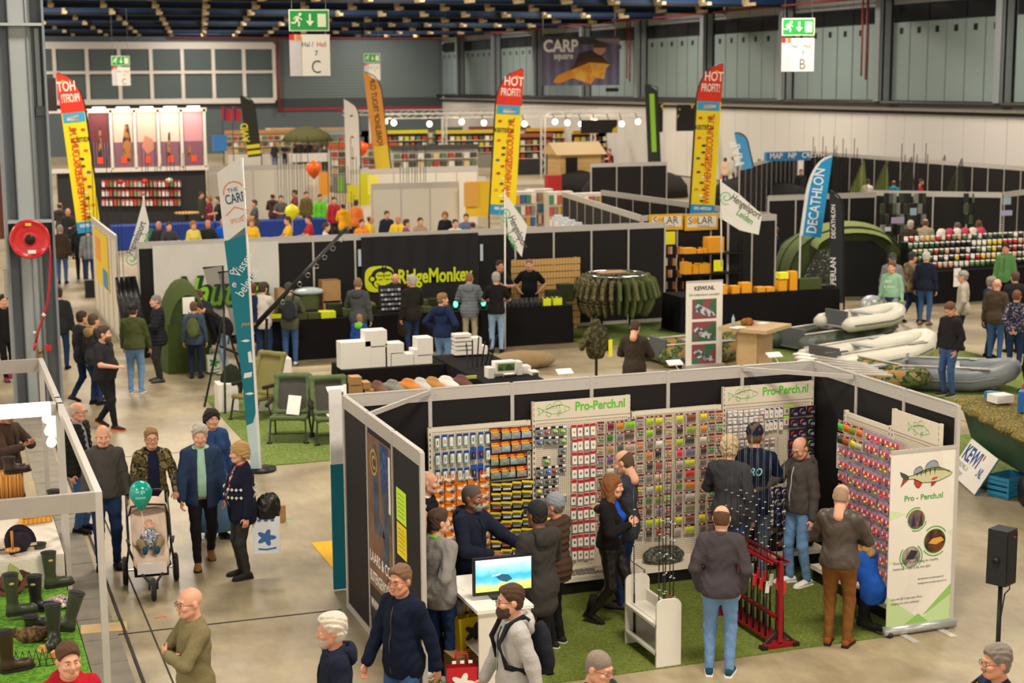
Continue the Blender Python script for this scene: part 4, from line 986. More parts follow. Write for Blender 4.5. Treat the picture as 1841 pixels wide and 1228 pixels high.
def screen_mat():
    m = bpy.data.materials.new('screen_picture'); m.use_nodes = True; nt = m.node_tree; N = nt.nodes; L = nt.links; b = N['Principled BSDF']
    tc = N.new('ShaderNodeTexCoord'); sp = N.new('ShaderNodeSeparateXYZ'); ns = N.new('ShaderNodeTexNoise'); ns.inputs['Scale'].default_value = 9
    ad = N.new('ShaderNodeMath'); ad.operation = 'MULTIPLY_ADD'; ad.inputs[1].default_value = .12
    mr = N.new('ShaderNodeMapRange'); mr.inputs[1].default_value = .12; mr.inputs[2].default_value = .48
    r = N.new('ShaderNodeValToRGB'); L.new(tc.outputs['Object'], sp.inputs[0]); L.new(tc.outputs['Object'], ns.inputs[0]); L.new(ns.outputs[0], ad.inputs[0]); L.new(sp.outputs[2], ad.inputs[2]); L.new(ad.outputs[0], mr.inputs[0]); L.new(mr.outputs[0], r.inputs[0])
    e = r.color_ramp.elements; e[0].position = 0; e[0].color = (*lin('7f9a4a'), 1); e[1].position = 1; e[1].color = (*lin('cfeaf6'), 1)
    for p, c in ((.2, 'c8cf6a'), (.34, '5aaec0'), (.5, '2f9fd8'), (.75, '8fd0f0')): q = e.new(p); q.color = (*lin(c), 1)
    L.new(r.outputs[0], b.inputs['Base Color']); L.new(r.outputs[0], b.inputs['Emission Color']); b.inputs['Emission Strength'].default_value = .9; b.inputs['Roughness'].default_value = .3
    return m
MB().b2((-.285, -.024, .085), (.285, -.019, .41)).build('screen', screen_mat(), mo)
mb = MB(); pls = PL((0, -.0245, .2), (1, 0, 0)); mb.prism([(-.08, .03), (-.02, .055), (.05, .045), (.09, .0), (.03, -.03), (-.03, -.01), (-.06, .012)], pls, .001); mb.build('diver_shape', plain('24607a', .4, emit=.25), mo)
mb = MB(); mb.prism([(-.12, .05), (-.03, .06), (-.03, .05), (-.12, .038)], pls, .001); mb.build('fin_shape', plain('d8f0f4', .4, emit=.6), mo)
MB().box((0, .04, .008), (.24, .16, .016)).box((0, .02, .04), (.07, .03, .08)).build('stand', BLACK, mo)
rbox('price_sheet', 'white printed sheets lying on the counter behind the monitor', 'paper', (4.98, 15.0, DZ), (.4, .42, .004), PAPER, .1)
# things under the counter
blob('plastic_bag', 'crumpled white plastic bag heaped under the counter', 'bag', (4.80, 14.98, .52), (.14, .13, .16), mat('d6d6d8', .25, var=.3, scale=10), wr=.02)
blob('bin_bag', 'dark red and black bag lying behind the yellow one', 'bag', (4.62, 15.0, 0), (.13, .14, .26), cloth('3a1522'), wr=.015)
cb = rbox('cardboard_box', 'brown cardboard box on turf under the counter', 'box', (4.72, 14.66, .012), (.26, .26, .34), CARD, .1)
MB().box((0, 0, .341), (.05, .26, .003)).build('packing_tape', mat('c8a878', .4), cb)
# rod rack, white
def rod(x, y, z0, L, label, group, tilt=(0, 0), tagc=None, grip='1a1614', col='1b1a1e'):
    t = thing('fishing_rod', label, 'fishing rod', (x, y, z0), 0, group); d = np.array((tilt[0], tilt[1], 1.)); 
    MB().tube([d*.0, d*.30, d*.31, d*.44, d*.45], [.013, .013, .009, .010, .008], 7).build('grip', mat(grip, .6), t)
    MB().tube([d*.44, d*L], [.0075, .003], 5).build('blank', mat(col, .3, spec=.6), t)
    mb = MB()
    for q in (.6, .8, 1.0, 1.2, 1.38): 
        if q < L: c = d*q; mb.tube([c+np.array((.016*math.cos(a), -.018-.012*math.sin(a), 0)) for a in np.linspace(0, 6.28, 7)[:-1]], .003, 4, closed=True)
    tag(mb.build('line_guides', CHROME, t), kind='stuff')
    if tagc: MB().box(tuple(d*.55+np.array((.0, -.02, 0))), (.045, .006, .13), (0, .1, 0)).build('price_tag', plain(tagc, .5), t)
    return t
wr_ = thing('rod_rack', 'white wooden rod rack with rounded end panels on the turf', 'rack', (0, 0, .012))
RW = mat('d9d4c8', .5, var=.05, scale=6, name='white_board')
def endpanel(y, h):
    mb = MB(); P = [(-.16, 0), (.12, 0), (.12, h-.08)]+[(.12-.08+.08*math.cos(a), h-.08+.08*math.sin(a)) for a in np.linspace(.2, PI/2, 5)]+[(-.08+.08*math.cos(a), h-.08+.08*math.sin(a)) for a in np.linspace(PI/2, PI, 6)][0:6]
    P[0] = (-.16, 0); mb.prism(P, PL((6.91, y, 0), (1, 0, 0)), .025); mb.build('end_panel', RW, wr_)
endpanel(14.42, .72); endpanel(15.20, .76)
MB().b2((6.75, 14.40, .42), (6.80, 15.18, .45)).b2((6.75, 14.4, .12), (6.8, 15.18, .15)).build('slat_front', RW, wr_)
MB().b2((6.99, 14.40, .10), (7.02, 15.18, .58)).build('back_board', RW, wr_)
MB().b2((6.80, 14.40, .44), (7.0, 15.18, .46)).build('slotted_shelf', RW, wr_); MB().b2((6.80, 14.40, .10), (7.0, 15.18, .12)).build('bottom_shelf', RW, wr_)
for k, (y, x, L) in enumerate(((15.12, 6.83, 1.62), (14.72, 6.93, 2.1), (14.66, 6.96, 2.15), (14.60, 6.93, 2.05), (14.55, 6.97, 1.9), (14.50, 6.94, 2.12), (14.47, 6.98, 2.0))):
    rod(x, y, .13, L, f'thin dark fishing rod in the white rack, {nth(k)} from its far end', 'rods in the white rack', ((k % 3-1)*.012, .01*(k % 2)), 'a02030' if k == 5 else None)
# rod rack, red
rr = thing('rod_rack', 'red metal rod rack with black feet crowded with tagged rods', 'rack', (0, 0, .012))
RM = mat('8f1420', .3, .2, var=.1, name='red_metal')
x0, x1, y0, y1 = 8.16, 8.30, 14.48, 15.66
for y in (y0, y1):
    MB().bar((x0-.12, y, .03), (x1+.12, y, .03), .05, .06).build('foot_bar', RM, rr)
    for x in (x0-.12, x1+.12): MB().box((x, y, .02), (.07, .08, .04)).build('foot', BLACK, rr)
    MB().bar(((x0+x1)/2, y, .05), ((x0+x1)/2, y, .95), .05).build('upright', RM, rr)
    MB().bar((x0-.1, y, .05), ((x0+x1)/2, y, .2), .03).bar((x1+.1, y, .05), ((x0+x1)/2, y, .2), .03).build('strut', BLACK, rr)
for z, w_, n_ in ((.08, .2, 'bottom_tray'), (.32, .05, 'middle_rail'), (.92, .05, 'top_rail')): MB().b2(((x0+x1)/2-w_/2, y0, z-.02), ((x0+x1)/2+w_/2, y1, z+.01)).build(n_, RM, rr)
for s in (-1, 1): MB().bar(((x0+x1)/2+s*.1, y0, .93), ((x0+x1)/2+s*.1, y1, .93), .025).build('side_rail', RM, rr)
for k in range(16):
    y = y0+.08+k*.07; s = -1 if k % 2 else 1
    rod((x0+x1)/2+s*.085, y, .1, 1.95+.1*((k*5) % 4), f'tagged fishing rod in the red rack, {nth(k)} from the aisle', 'rods in the red rack', (-.01*s, .005), ['d8262e', 'e8e0d8', 'd8262e'][k % 3], col='23212a')
# roll-up banner
ru = thing('rollup_banner', 'white and green roll-up banner with coloured perch and round photographs', 'banner', (9.49, 14.39, 0), 0)
BW, BH = .845, 2.04
def banner_mat():
    m = bpy.data.materials.new('banner_print'); m.use_nodes = True; nt = m.node_tree; N = nt.nodes; L = nt.links; b = N['Principled BSDF']; b.inputs['Roughness'].default_value = .55
    tc = N.new('ShaderNodeTexCoord'); vo = N.new('ShaderNodeTexVoronoi'); vo.inputs['Scale'].default_value = 2.2; sp = N.new('ShaderNodeSeparateXYZ')
    r = N.new('ShaderNodeValToRGB'); e = r.color_ramp.elements; e[0].color = (*lin('ded8cd'), 1); e[1].color = (*lin('eae5da'), 1); L.new(tc.outputs['Object'], vo.inputs[0]); L.new(vo.outputs['Color'], r.inputs[0]); L.new(r.outputs[0], b.inputs['Base Color'])
    return m
MB().b2((.0, -.006, .1), (BW, .006, BH)).build('banner_sheet', banner_mat(), ru)
MB().tube([(-.03, 0, .06), (BW+.03, 0, .06)], .055, 14).build('cassette', mat('b9bbb8', .3, .5, var=.05), ru)
MB().b2((-.005, -.015, BH), (BW+.005, .015, BH+.03)).build('top_rail', ALU, ru)
MB().bar((BW/2, .03, .1), (BW/2, .03, BH), .02).build('support_pole', ALU, ru)
for x in (.2, .68): MB().b2((x-.04, -.28, 0), (x+.04, .02, .012)).build('foot_plate', ALU, ru)
pb = PL((0, -.0065, 0), (1, 0, 0))
mb = MB()
for P in ([(0, .1), (BW, .1), (BW, .42), (.35, .1)], [(0, .1), (.5, .1), (0, .45)]): mb.prism(P, pb, .0006)
mb.build('green_corner', plain('bcd69a', .6), ru)
MB().prism([(BW, .42), (BW, .55), (.45, .19), (.52, .22)], pb, .001).prism([(.2, .1), (.55, .1), (.4, .22)], pb, .001).build('green_facet', plain('8fbf5f', .6), ru)
MB().prism([(0, 1.42), (.2, 1.36), (0, 1.30)], pb, .001).prism([(.75, 1.1), (BW, 1.16), (BW, 1.02)], pb, .001).prism([(0, .86), (.12, .84), (0, .80)], pb, .001).build('green_facet', plain('cfe0b0', .6), ru)
f = lambda P: [(.11+a*.66, 1.78+b*.66) for a, b in P]
for n_, c in (('body', 'c8c49a'), ('tail', '4a4d46'), ('dorsal1', '8f9aa0'), ('dorsal2', '8f9aa0'), ('anal', 'b83a2e'), ('pelvic', 'b83a2e')): MB().prism(f(PERCH[n_]), pb, .0015).build('perch_'+('fin' if n_ != 'body' else 'body'), plain(c, .6), ru)
MB().prism(f(_pp([(330, 340), (440, 302), (590, 287), (728, 350), (640, 322), (520, 312), (400, 336)])), pb, .002).build('perch_back', plain('6f7a4a', .6), ru)
MB().prism(f(_pp([(215, 400), (200, 435), (240, 400), (270, 376), (240, 372)])), pb, .002).prism(f(PERCH['pect']), pb, .002).build('perch_fin', plain('b83a2e', .6), ru)
mb = MB()
for P in STRIPES: mb.prism([(a, b) for a, b in f(P)][::-1], pb, .0024)
for k in ('body', 'tail', 'dorsal1', 'dorsal2', 'anal', 'pelvic'): mb.stroke(f(PERCH[k]), .006, pl=pb, h=.003, closed=True)
mb.prism(f([(.93+.014*math.cos(a), .02+.014*math.sin(a)) for a in np.linspace(0, 6.28, 9)[:-1]]), pb, .003)
mb.build('perch_lines', plain('22261f', .6), ru)
DG = plain('4f9f3a', .6)
MB().text('Pro - Perch.nl', pb, .42, 1.50, .088, 0, h=.002, bold=.02, align='c').build('lettering', DG, ru)
INK = plain('3a3c3c', .6)
mb = MB(); pbs = PL((0, -.0065, 0), (1, 0, 0))
mb.text('Voor al uw streetfishing en roofvis', pbs, .06, .80, .044, 0, h=.002, sx=.93); mb.text('materiaal moet u bij ons zijn!', pbs, .06, .735, .044, 0, h=.002, sx=.93)
mb.text('facebook.com/properch', pbs, .38, .60, .036, 0, h=.002, sx=.95); mb.text('instagram.com/properch.nl', pbs, .38, .55, .036, 0, h=.002, sx=.95)
mb.text('Scan de QR-Code voor direct', pbs, .05, .40, .036, 0, h=.002, sx=.9); mb.text('toegang tot onze webshop!', pbs, .05, .35, .036, 0, h=.002, sx=.9)
mb.build('lettering', INK, ru)
for (x, z, r_, a0, c1, c2) in ((.335, 1.285, .13, 1.2, '8a5a4a', '3a4a6a'), (.58, 1.02, .165, .6, '221c18', '6a3a1e'), (.285, .90-.03+.0, .14, 2.4, '5a5450', 'b0a0a0')):
    circ = lambda R, n=26: [(x+R*math.cos(a), z+R*math.sin(a)) for a in np.linspace(0, 2*PI, n+1)[:-1]]
    MB().prism(circ(r_*.8), pb, .0015).build('round_photograph', mat(c1, .5, c2=c2, scale=9, thr=(.4, .6)), ru)
    mb = MB(); mb.stroke(circ(r_*.82), .008, pb, .002, closed=True)
    for q in (a0, a0+PI): mb.stroke([(x+r_*math.cos(a), z+r_*math.sin(a)) for a in np.linspace(q, q+1.7, 12)], .012, pb, .002)
    mb.build('green_ring', DG, ru)
MB().prism([(.27, 1.2), (.30, 1.36), (.33, 1.22)], pb, .0025).prism([(.36, 1.2), (.40, 1.37), (.42, 1.21)], pb, .0025).build('angler_shape', plain('3a2a2c', .6), ru)
MB().prism([(.50, 1.0), (.55, 1.05), (.66, 1.06), (.7, 1.02), (.6, .98)], pb, .0025).build('lure_shape', plain('d8a03a', .5), ru)
MB().prism([(.22, .85), (.28, .95), (.37, .93), (.32, .84)], pb, .0025).build('angler_shape', plain('2f2a2e', .6), ru)
# speaker on a stand
SPX = G(1799, 1048, 1.30)
sp = thing('loudspeaker', 'black loudspeaker cabinet on top of a tripod pole', 'speaker', (SPX[0], SPX[1], 1.30), .45)
MB().box((0, 0, .265), (.205, .2, .53), None, 0, .96).build('cabinet', mat('17171a', .6, bump=.3, bscale=200), sp)
MB().box((0, -.1, .265), (.18, .012, .47)).build('grille', mat('0c0c0e', .7), sp)
MB().box((.03, -.107, .46), (.04, .005, .01)).build('badge', plain('a02a20', .4), sp)
for x in (-.11, .11): MB().cyl((x, 0, .24), .03, .03, 10, ax=0).build('side_knob', BLACK, sp)
ss = thing('speaker_stand', 'black tripod pole with hanging cable under the loudspeaker', 'stand', (SPX[0], SPX[1], 0))
MB().cyl((0, 0, .70), .022, 1.19, 10).build('pole', BLACK, ss)
for k in range(3):
    a = k*2.09+.5; MB().bar((0, 0, .5), (.5*math.cos(a), .5*math.sin(a), .02), .025).build('leg', BLACK, ss)
MB().tube([(.1, .0, 1.29), (.12, .02, 1.22), (.03, -.03, 1.2), (-.03, -.03, .8), (-.04, -.02, .1)], .007, 5).build('cable', BLACK, ss)
# poster and papers on the outside of the left wall
po = thing('boot_poster', 'tall brown poster of rubber boots on the outer stand wall', 'poster', (BX0-.013, 16.40, 0))
pq = PL((0, 0, 0), (0, -1, 0))
MB().prism([(0, .25), (.93, .25), (.93, 2.30), (0, 2.30)], pq, .003).build('poster_sheet', mat('6a4a3c', .6, c2='8a6448', scale=5, thr=(.3, .7)), po)
pq2 = PL((-.0035, 0, 0), (0, -1, 0))
MB().prism([(0, .25), (.93, .25), (.93, .62), (0, .62)], pq2, .001).build('dark_band', plain('2a2422', .6), po)
MB().prism([(.2, 2.2), (.35, 2.22), (.45, 1.75), (.42, 1.45), (.62, 1.35), (.66, 1.28), (.25, 1.26), (.22, 1.6)], pq2, .002).prism([(.50, 2.2), (.8, 2.2), (.84, 1.5), (.8, 1.06), (.84, .98), (.72, .92), (.58, .96), (.6, 1.5)], pq2, .002).build('boot_picture', mat('35404e', .4, c2='4a5a6c', scale=6), po)
MB().prism([(.5, 2.28), (.84, 2.28), (.8, 1.8), (.56, 1.8)], pq2, .003).build('jeans_picture', mat('2f5f9a', .6, c2='223a66', kind='wave', scale=14), po)
MB().stroke([(.27+.13*math.cos(a), 2.02+.13*math.sin(a)) for a in np.linspace(0, 6.2, 20)], .03, pq2, .004, closed=True).text('C', pq2, .2, 1.95, .2, 0, h=.004, bold=.03).build('gold_emblem', plain('c8a040', .4), po)
MB().prism([(.84, 1.6), (.91, 1.6), (.91, 2.2), (.84, 2.2)], pq2, .003).build('white_label', WCARD, po)
mb = MB()
for t_, z, sz in (('LAARS & CO', .90, .17), ('BUITENGEWOON', .68, .17), ('WWW.LAARS.NL', .38, .15)):
    wv = textgeo(t_, .02)[2]; mb.text(t_, pq2, .05, z, sz, 0, h=.004, bold=.02, sx=.82/(wv*sz))
mb.build('lettering', WCARD, po)
for z, c, n_ in ((1.62, 'c6ec3c', 'green'), (1.26, 'f2d820', 'yellow')):
    o = MB().b2((BX0-.015, 14.93, z), (BX0-.0115, 15.28, z+.34)).build('notice_paper', plain(c, .8), None, None, 0, f'fluorescent {n_} handwritten notice on the outer stand wall', 'notice')
    mb = MB(); pn = PL((BX0-.0155, 15.28, z), (0, -1, 0))
    for k in range(6): mb.stroke([(.05, .28-k*.045), (.15+.02*(k % 3), .285-k*.045), (.28, .28-k*.045)], .006, pn, .0004)
    mb.build('handwriting', plain('5a5a20', .8), o)
# ================================================================== VISITORS AND SELLERS
def HD(px, py, H): return G(px, py, H)[:2]
J1, J2, J3, J4, JB = cloth('3d5a86', var=.28, scale=4), cloth('6a8db6', var=.3, scale=4), cloth('24385c', var=.25, scale=4), cloth('8aa6c4', var=.3, scale=4), cloth('1b1a1c')
CAMO = camo('4a4630', '6a5c3c', '2c2a20', '857550', scale=9); LEA = mat('463d34', .45, var=.25, scale=6, bump=.3, bscale=30, spec=.5)
N = .0145; Mh = .019; Fh = .023
P = person
P('bald man in olive sweater and glasses standing with crossed arms', face=-70, xy=HD(345, 1058, 1.78), H=1.78, top='sweater', topc='7b7150', trs=cloth('3a3630'), hair='none', glasses=True, arms=('cross', 'cross'), h=N, look=.1, fat=.25, skin='a')
P('white haired man with grey beard in a navy hooded top', face=-80, xy=HD(600, 1108, 1.76), H=1.76, top='hoodie', topc='1b2133', trs=J1, hair='full', hairc='d6cdbd', beard='goatee', beardc='b8aea4', h=N, fat=.2, skin='b')
P('man in dark navy fleece jacket and glasses walking past the boot poster', face=-45, xy=HD(722, 1018, 1.8), H=1.8, top='jacket', topc='141d30', trs=J1, hair='short', hairc='7a5c42', glasses=True, arms=('walkf', 'walkb'), h=N, look=.15, fat=.25, skin='b', zipc='3a3028')
P('bearded man in light grey hoodie with black backpack and glasses', face=-75, xy=HD(922, 1054, 1.8), H=1.8, top='hoodie', topc='b4b0ac', trs=J1, hair='short', hairc='4c3626', beard='beard', beardc='50382a', glasses=True, arms=('walkf', 'walkb'), bagc=cloth('20222a'), h=N)
P('balding man with thin glasses and dark coat cut by the lower picture edge', face=55, xy=HD(1073, 1172, 1.75), H=1.75, top='coat', topc='2b2b30', trs=JB, hair='shaved', hairc='8a7a6e', glasses=True, h=N, nod=.2)
P('grey haired man with glasses and moustache in navy shirt below the loudspeaker', face=-60, xy=HD(1797, 1163, 1.75), H=1.75, top='tee', topc='1d2b45', sleeve='short', trs=J1, hair='grey', hairc='80766c', glasses=True, beard='moustache', h=N, fat=.3, skin='b')
P('young man with short brown hair in red hooded jacket by boot stand', face=15, xy=HD(120, 1158, 1.78), H=1.78, top='jacket', topc='b5212b', hood=True, trs=JB, hair='short', hairc='5a3d2a', h=N)
P('man in grey sweater with green collar and white sneakers at the counter', 800, 1214, 1.78, face=140, top='jacket', topc='8d8985', trs=J3, hair='short', hairc='4a382c', shoe='e4e0d8', sole='f0ece4', arms=('back', 'down'), h=N, look=-.35, hemc=cloth('6fae3c'), fat=.3, xy=HD(786, 918, 1.78))
P('bald seller in white shirt and black vest half hidden by wall end', face=80, xy=HD(766, 848, 1.78), H=1.78, top='vest', topc='1a1b20', sleeve='none', shirt=cloth('dedad4'), trs=JB, hair='none', h=N)
P('dark skinned man with grey beard in navy parka holding glasses', face=55, xy=HD(846, 873, 1.82), H=1.82, top='coat', topc='1d2233', hood=True, trs=JB, hair='shaved', hairc='5a504a', beard='goatee', beardc='9a948c', skin='d', arms=('hold', 'reach'), coat=.72, h=N, look=.1)
P('man in black cap and long dark grey hooded jacket seen from behind', face=-145, xy=HD(968, 904, 1.82), H=1.82, top='coat', topc='3a3836', hood=True, trs=cloth('232120'), hat=('cap', '26292e'), hair='short', hairc='2a2420', skin='d', coat=.66, arms=('hold', 'down'), h=N, fat=.25)
P('man in grey knitted beanie and brown puffer jacket', face=-115, xy=HD(1000, 891, 1.66), H=1.66, top='puffer', topc='46352a', trs=JB, hat=('beanie', '878d93'), hair='short', hairc='6a5a4a', shoe='2a2a2c', sole='e8e4dc', h=N, skin='b', arms=('hold', 'hold'))
P('woman with long auburn hair in black blazer over blue top', 1098, 1120, 1.72, face=70, top='jacket', topc='1b191a', shirt=cloth('1d50c6'), opn=.085, trs=mat('1d1816', .35, var=.2, scale=9, bump=.3, bscale=30), hair='long', hairc='84542f', fem=1, arms=('chest', 'chest'), legs='stepl', boots=True, coat=.93, tuck=.05, h=N)
P('man in dark grey shirt and jeans bent toward the lure boards', 1124, 1092, 1.84, face=-115, top='shirt', topc='383b45', trs=J3, hair='bald', hairc='5a4636', arms=('hold', 'hold'), shoe='55524e', h=N, nod=.35)
P('man with pale blond hair in dark quilted jacket seen from behind', face=165, xy=HD(1312, 787, 1.86), H=1.86, top='jacket', topc='3f3f42', trs=J1, hair='full', hairc='c9b48c', arms=('down', 'hold'), h=N)
sp_, spi = P('man in navy cap and navy polo with printed back', face=178, xy=HD(1357, 764, 1.95), H=1.95, top='shirt', topc='142139', trs=cloth('5b6b7a', var=.25), hat=('cap', '16213a'), hair='short', hairc='6a5038', arms=('hold', 'hold'), h=N, fat=.25)
pn = PL(spi['up']((-.12, -.168, 1.24)), (1, 0, 0), (0, .06, 1))
mb = MB(); mb.text('SPRO', pn, 0, 0, .13, 0, h=.02, bold=.02, shear=.3, sx=.75); mb.build('lettering', plain('8fd0e8', .6), sp_)
P('balding man with glasses in grey zip hoodie and pale jeans', 1436, 1050, 1.8, face=-50, top='hoodie', topc='4b4643', trs=J2, hair='bald', hairc='5a4030', glasses=True, arms=('reach', 'down'), shoe='e6e4de', sole='f2efe8', legs='relax', h=N, nod=.4, look=.2, coat=.88, fat=.3, zipc='c8c4bc')
P('bald man in brown leather jacket and rust corduroy trousers', 1505, 1160, 1.76, face=168, top='jacket', topc=LEA, trs=cloth('7a5026'), hair='bald', hairc='a58a72', arms=('hold', 'hold'), shoe='8a4a26', h=N, coat=.88, nod=.25, fat=.35)
P('balding man in charcoal jacket and jeans standing at turf edge', 1293, 1214, 1.77, face=176, top='jacket', topc='474145', trs=J2, hair='bald', hairc='5c4230', arms=('pocket', 'pocket'), shoe='1c4656', sole='e8e6e0', h=N, coat=.84)
P('child in grey cap and blue jacket kneeling by the side board', 1566, 1128, 1.42, face=-130, top='jacket', topc='2458b4', trs=JB, hat=('cap', '4a4a4c'), hair='long', hairc='b08a54', arms=('low', 'low'), legs='kneel', shoe='4a4844', h=N, lean=.35, name='child', nod=.3)
P('bald man in charcoal sweater and blue jeans walking along the boot stand', 196, 1020, 1.82, face=5, top='sweater', topc='464440', trs=J3, hair='none', arms=('walkf', 'down'), shoe='262020', h=N, fat=.3, coat=.88, nod=.2)
P('man with glasses in black quilted jacket behind the boot stand frame', face=60, xy=HD(136, 724, 1.78), H=1.78, top='puffer', topc='232220', shirt=cloth('8a8fa0'), opn=.05, trs=J1, hair='bald', hairc='b8b0a6', glasses=True, h=N, fat=.3)
P('man in brown jacket reading his phone at the left picture edge', face=50, xy=HD(10, 728, 1.76), H=1.76, top='jacket', topc='4b3b31', trs=JB, hair='bald', hairc='8a8078', glasses=True, arms=('phone', 'phone'), h=N, nod=.4, skin='e')
P('man with glasses in open camouflage jacket pushing the stroller', face=8, xy=HD(271, 771, 1.73), H=1.73, top='jacket', topc=CAMO, shirt=cloth('1c2238'), opn=.08, trs=JB, hair='short', hairc='94754f', glasses=True, arms=('down', 'push'), h=N, coat=.84)
P('grey haired man in navy rain jacket, mint shirt and tan shoes', 368, 1012, 1.80, face=2, top='coat', topc='2b3b57', shirt=cloth('a2c8b2'), opn=.055, trs=cloth('17161a'), hair='full', hairc='bdb5aa', arms=('walkf', 'down'), legs='step', shoe='8c5f36', h=N, coat=.76, fat=.2, nod=.15)
P('woman in blue jacket and long denim skirt behind the grey haired man', face=20, xy=G(388, 966)[:2], H=1.74, top='jacket', topc='2d4878', skirt=cloth('4c6c8c', var=.3, scale=4), hair='bob', hairc='2c2420', fem=1, shoe='1d1d1f', h=N)
wm, wmi = P('blond woman in navy Norwegian cardigan with white patterned bands', 440, 1037, 1.68, face=-72, top='jacket', topc='1b1e2f', shirt=camo('3a2030', 'b03a5a', '2a2436', 'd8c0c8', scale=26), opn=.05, trs=cloth('343130'), hair='curly', hairc='b8955c', fem=1, fat=.8, shoe='2b2b2c', h=N, coat=.74, boots=False)
P('heavy bearded man in black t-shirt striding across the aisle', 193, 770, 1.84, face=55, top='tee', topc='27272a', trs=cloth('1f1f22'), hair='short', hairc='4a3b30', beard='beard', beardc='5a4a3e', sleeve='short', arms=('hold', 'walkb'), legs='step', fat=1., shoe='3a2a24', sole='d8693a', h=N, look=.4, coat=.86)
P('man in dark jacket and jeans walking behind heavy bearded man', 153, 722, 1.76, face=120, top='jacket', topc='303337', trs=J3, hair='short', hairc='42342a', legs='step', shoe='4a3c30', h=Mh)
P('person in grey jacket with tan fur hood behind heavy bearded man', face=130, xy=HD(166, 566, 1.72), H=1.72, top='jacket', topc='3d3d3f', hood=cloth('a58656'), trs=J3, hair='short', hairc='5a4634', h=Mh)
P('man in black cap and olive bomber jacket seen from behind', 245, 707, 1.76, face=168, top='jacket', topc='4a5230', trs=J2, hat=('cap', '232428'), hair='short', hairc='4a3c30', shoe='6d8fb8', sole='e0e0e0', arms=('walkf', 'walkf'), h=Mh, fat=.4, coat=.88)
P('grey cropped man in black puffer jacket beside green bivvies', 288, 686, 1.78, face=-80, top='puffer', topc='25272d', trs=cloth('34302e'), hair='shaved', hairc='8a8480', arms=('down', 'hold'), shoe='5a5652', h=Mh, coat=.76)
P('boy with olive backpack seen from behind near the bivvies', 353, 680, 1.58, face=172, top='sweater', topc='46566a', trs=cloth('20283f'), hair='short', hairc='6a5238', bagc=cloth('565e38'), shoe='23242a', h=Mh, name='child')
P('man with cropped hair bending close to the boy with backpack', face=-150, xy=G(372, 662)[:2], H=1.7, top='jacket', topc='30343c', trs=JB, hair='short', hairc='6a4a36', lean=.35, h=Mh)
P('man in black jacket and pale jeans bent forward over net table', 408, 672, 1.76, face=-95, top='jacket', topc='1d1d20', trs=J4, hair='short', hairc='3a3028', lean=.85, arms=('low', 'low'), shoe='d8d4cc', h=Mh, coat=.9)
P('man in black with magenta shoes at the left picture edge', 14, 682, 1.78, face=15, top='tee', topc='1c1c1e', sleeve='short', trs=cloth('18181b'), hair='short', hairc='2c2622', shoe='8a2a4a', legs='step', h=Mh)
P('person in dark coat mostly hidden behind the steel column', 112, 664, 1.74, face=170, top='coat', topc='2a2c30', trs=J3, hair='short', hairc='3a3028', h=Mh)
P('man in brown jacket and jeans walking away beyond the column', 113, 510, 1.78, face=175, top='jacket', topc='43362c', trs=J1, hair='grey', hairc='a09488', h=Fh)
P('man in dark clothes with backpack walking away beyond the column', 147, 502, 1.76, face=172, top='jacket', topc='2a2d33', trs=JB, hair='short', hairc='3c332c', bagc=cloth('24262c'), h=Fh)
P('man in grey striped sweater beside the green tackle tubes', 163, 512, 1.76, face=-170, top='sweater', topc='7c8084', trs=J3, hair='short', hairc='3c332c', h=Fh)
P('man in cream sweater with shoulder strap at the tackle table', 476, 656, 1.78, face=155, top='sweater', topc='d6d0c6', trs=J3, hair='short', hairc='4a3c30', arms=('hold', 'hold'), h=Mh)
P('man in navy jacket partly hidden by the tall teal flag', face=175, xy=G(458, 656)[:2], H=1.76, top='jacket', topc='1e2a48', trs=J3, hair='short', hairc='6a4632', h=Mh)
P('man with dark rucksack and cap at the tackle table', 523, 657, 1.78, face=176, top='sweater', topc='585c48', trs=J1, hat=('cap', '4a4c42'), hair='short', hairc='4a3c30', bagc=cloth('2d3036'), arms=('hold', 'hold'), shoe='d8d6d0', h=Mh)
P('man in grey hooded jacket beside a small boy in blue', face=165, xy=HD(643, 500, 1.8), H=1.8, top='jacket', topc='4c4f52', hood=True, trs=J1, hair='shaved', hairc='8a7058', arms=('down', 'hold'), h=Mh)
P('small boy in blue jacket with green hood', face=165, xy=HD(646, 566, 1.22), H=1.22, top='jacket', topc='214a94', hood=cloth('6fc83a'), trs=J3, hair='short', hairc='9a7a4e', h=.018, name='child')
P('bald seller in black leaning over the hook display', face=10, xy=(9.95, 35.62), H=1.72, top='tee', topc='1a1a1c', sleeve='short', trs=JB, hair='none', lean=.35, h=Mh, nod=.5, arms=('low', 'low'))
P('grey haired man in black anorak at the hook display', 743, 641, 1.8, face=-150, top='coat', topc='282621', trs=J3, hair='grey', hairc='b8b0a4', arms=('hold', 'down'), h=Mh, look=.4)
P('cropped man in grey quilted vest jacket and khaki trousers', 845, 630, 1.76, face=170, top='puffer', topc='767c84', hood=True, trs=cloth('b3a78c'), hair='shaved', hairc='8a6a50', arms=('hold', 'hold'), h=Mh)
P('dark haired seller in black v-neck with folded arms', face=25, xy=HD(898, 469, 1.84), H=1.84, top='tee', topc='1b1b1d', sleeve='short', trs=JB, hair='short', hairc='3a2c22', arms=('cross', 'cross'), h=Mh, skin='e')
P('grey haired man in black t-shirt and pale jeans seen from behind', 893, 634, 1.8, face=178, top='tee', topc='1e1e20', sleeve='short', trs=J4, hair='grey', hairc='a8a49c', arms=('hold', 'hold'), h=Mh, coat=.86)
P('stout seller in black t-shirt with hands on hips before the timber screen', face=-5, xy=(13.35, 35.75), H=1.82, top='tee', topc='18191b', sleeve='short', trs=JB, hair='shaved', hairc='8a6a54', arms=('hips', 'hips'), fat=.6, h=Mh)
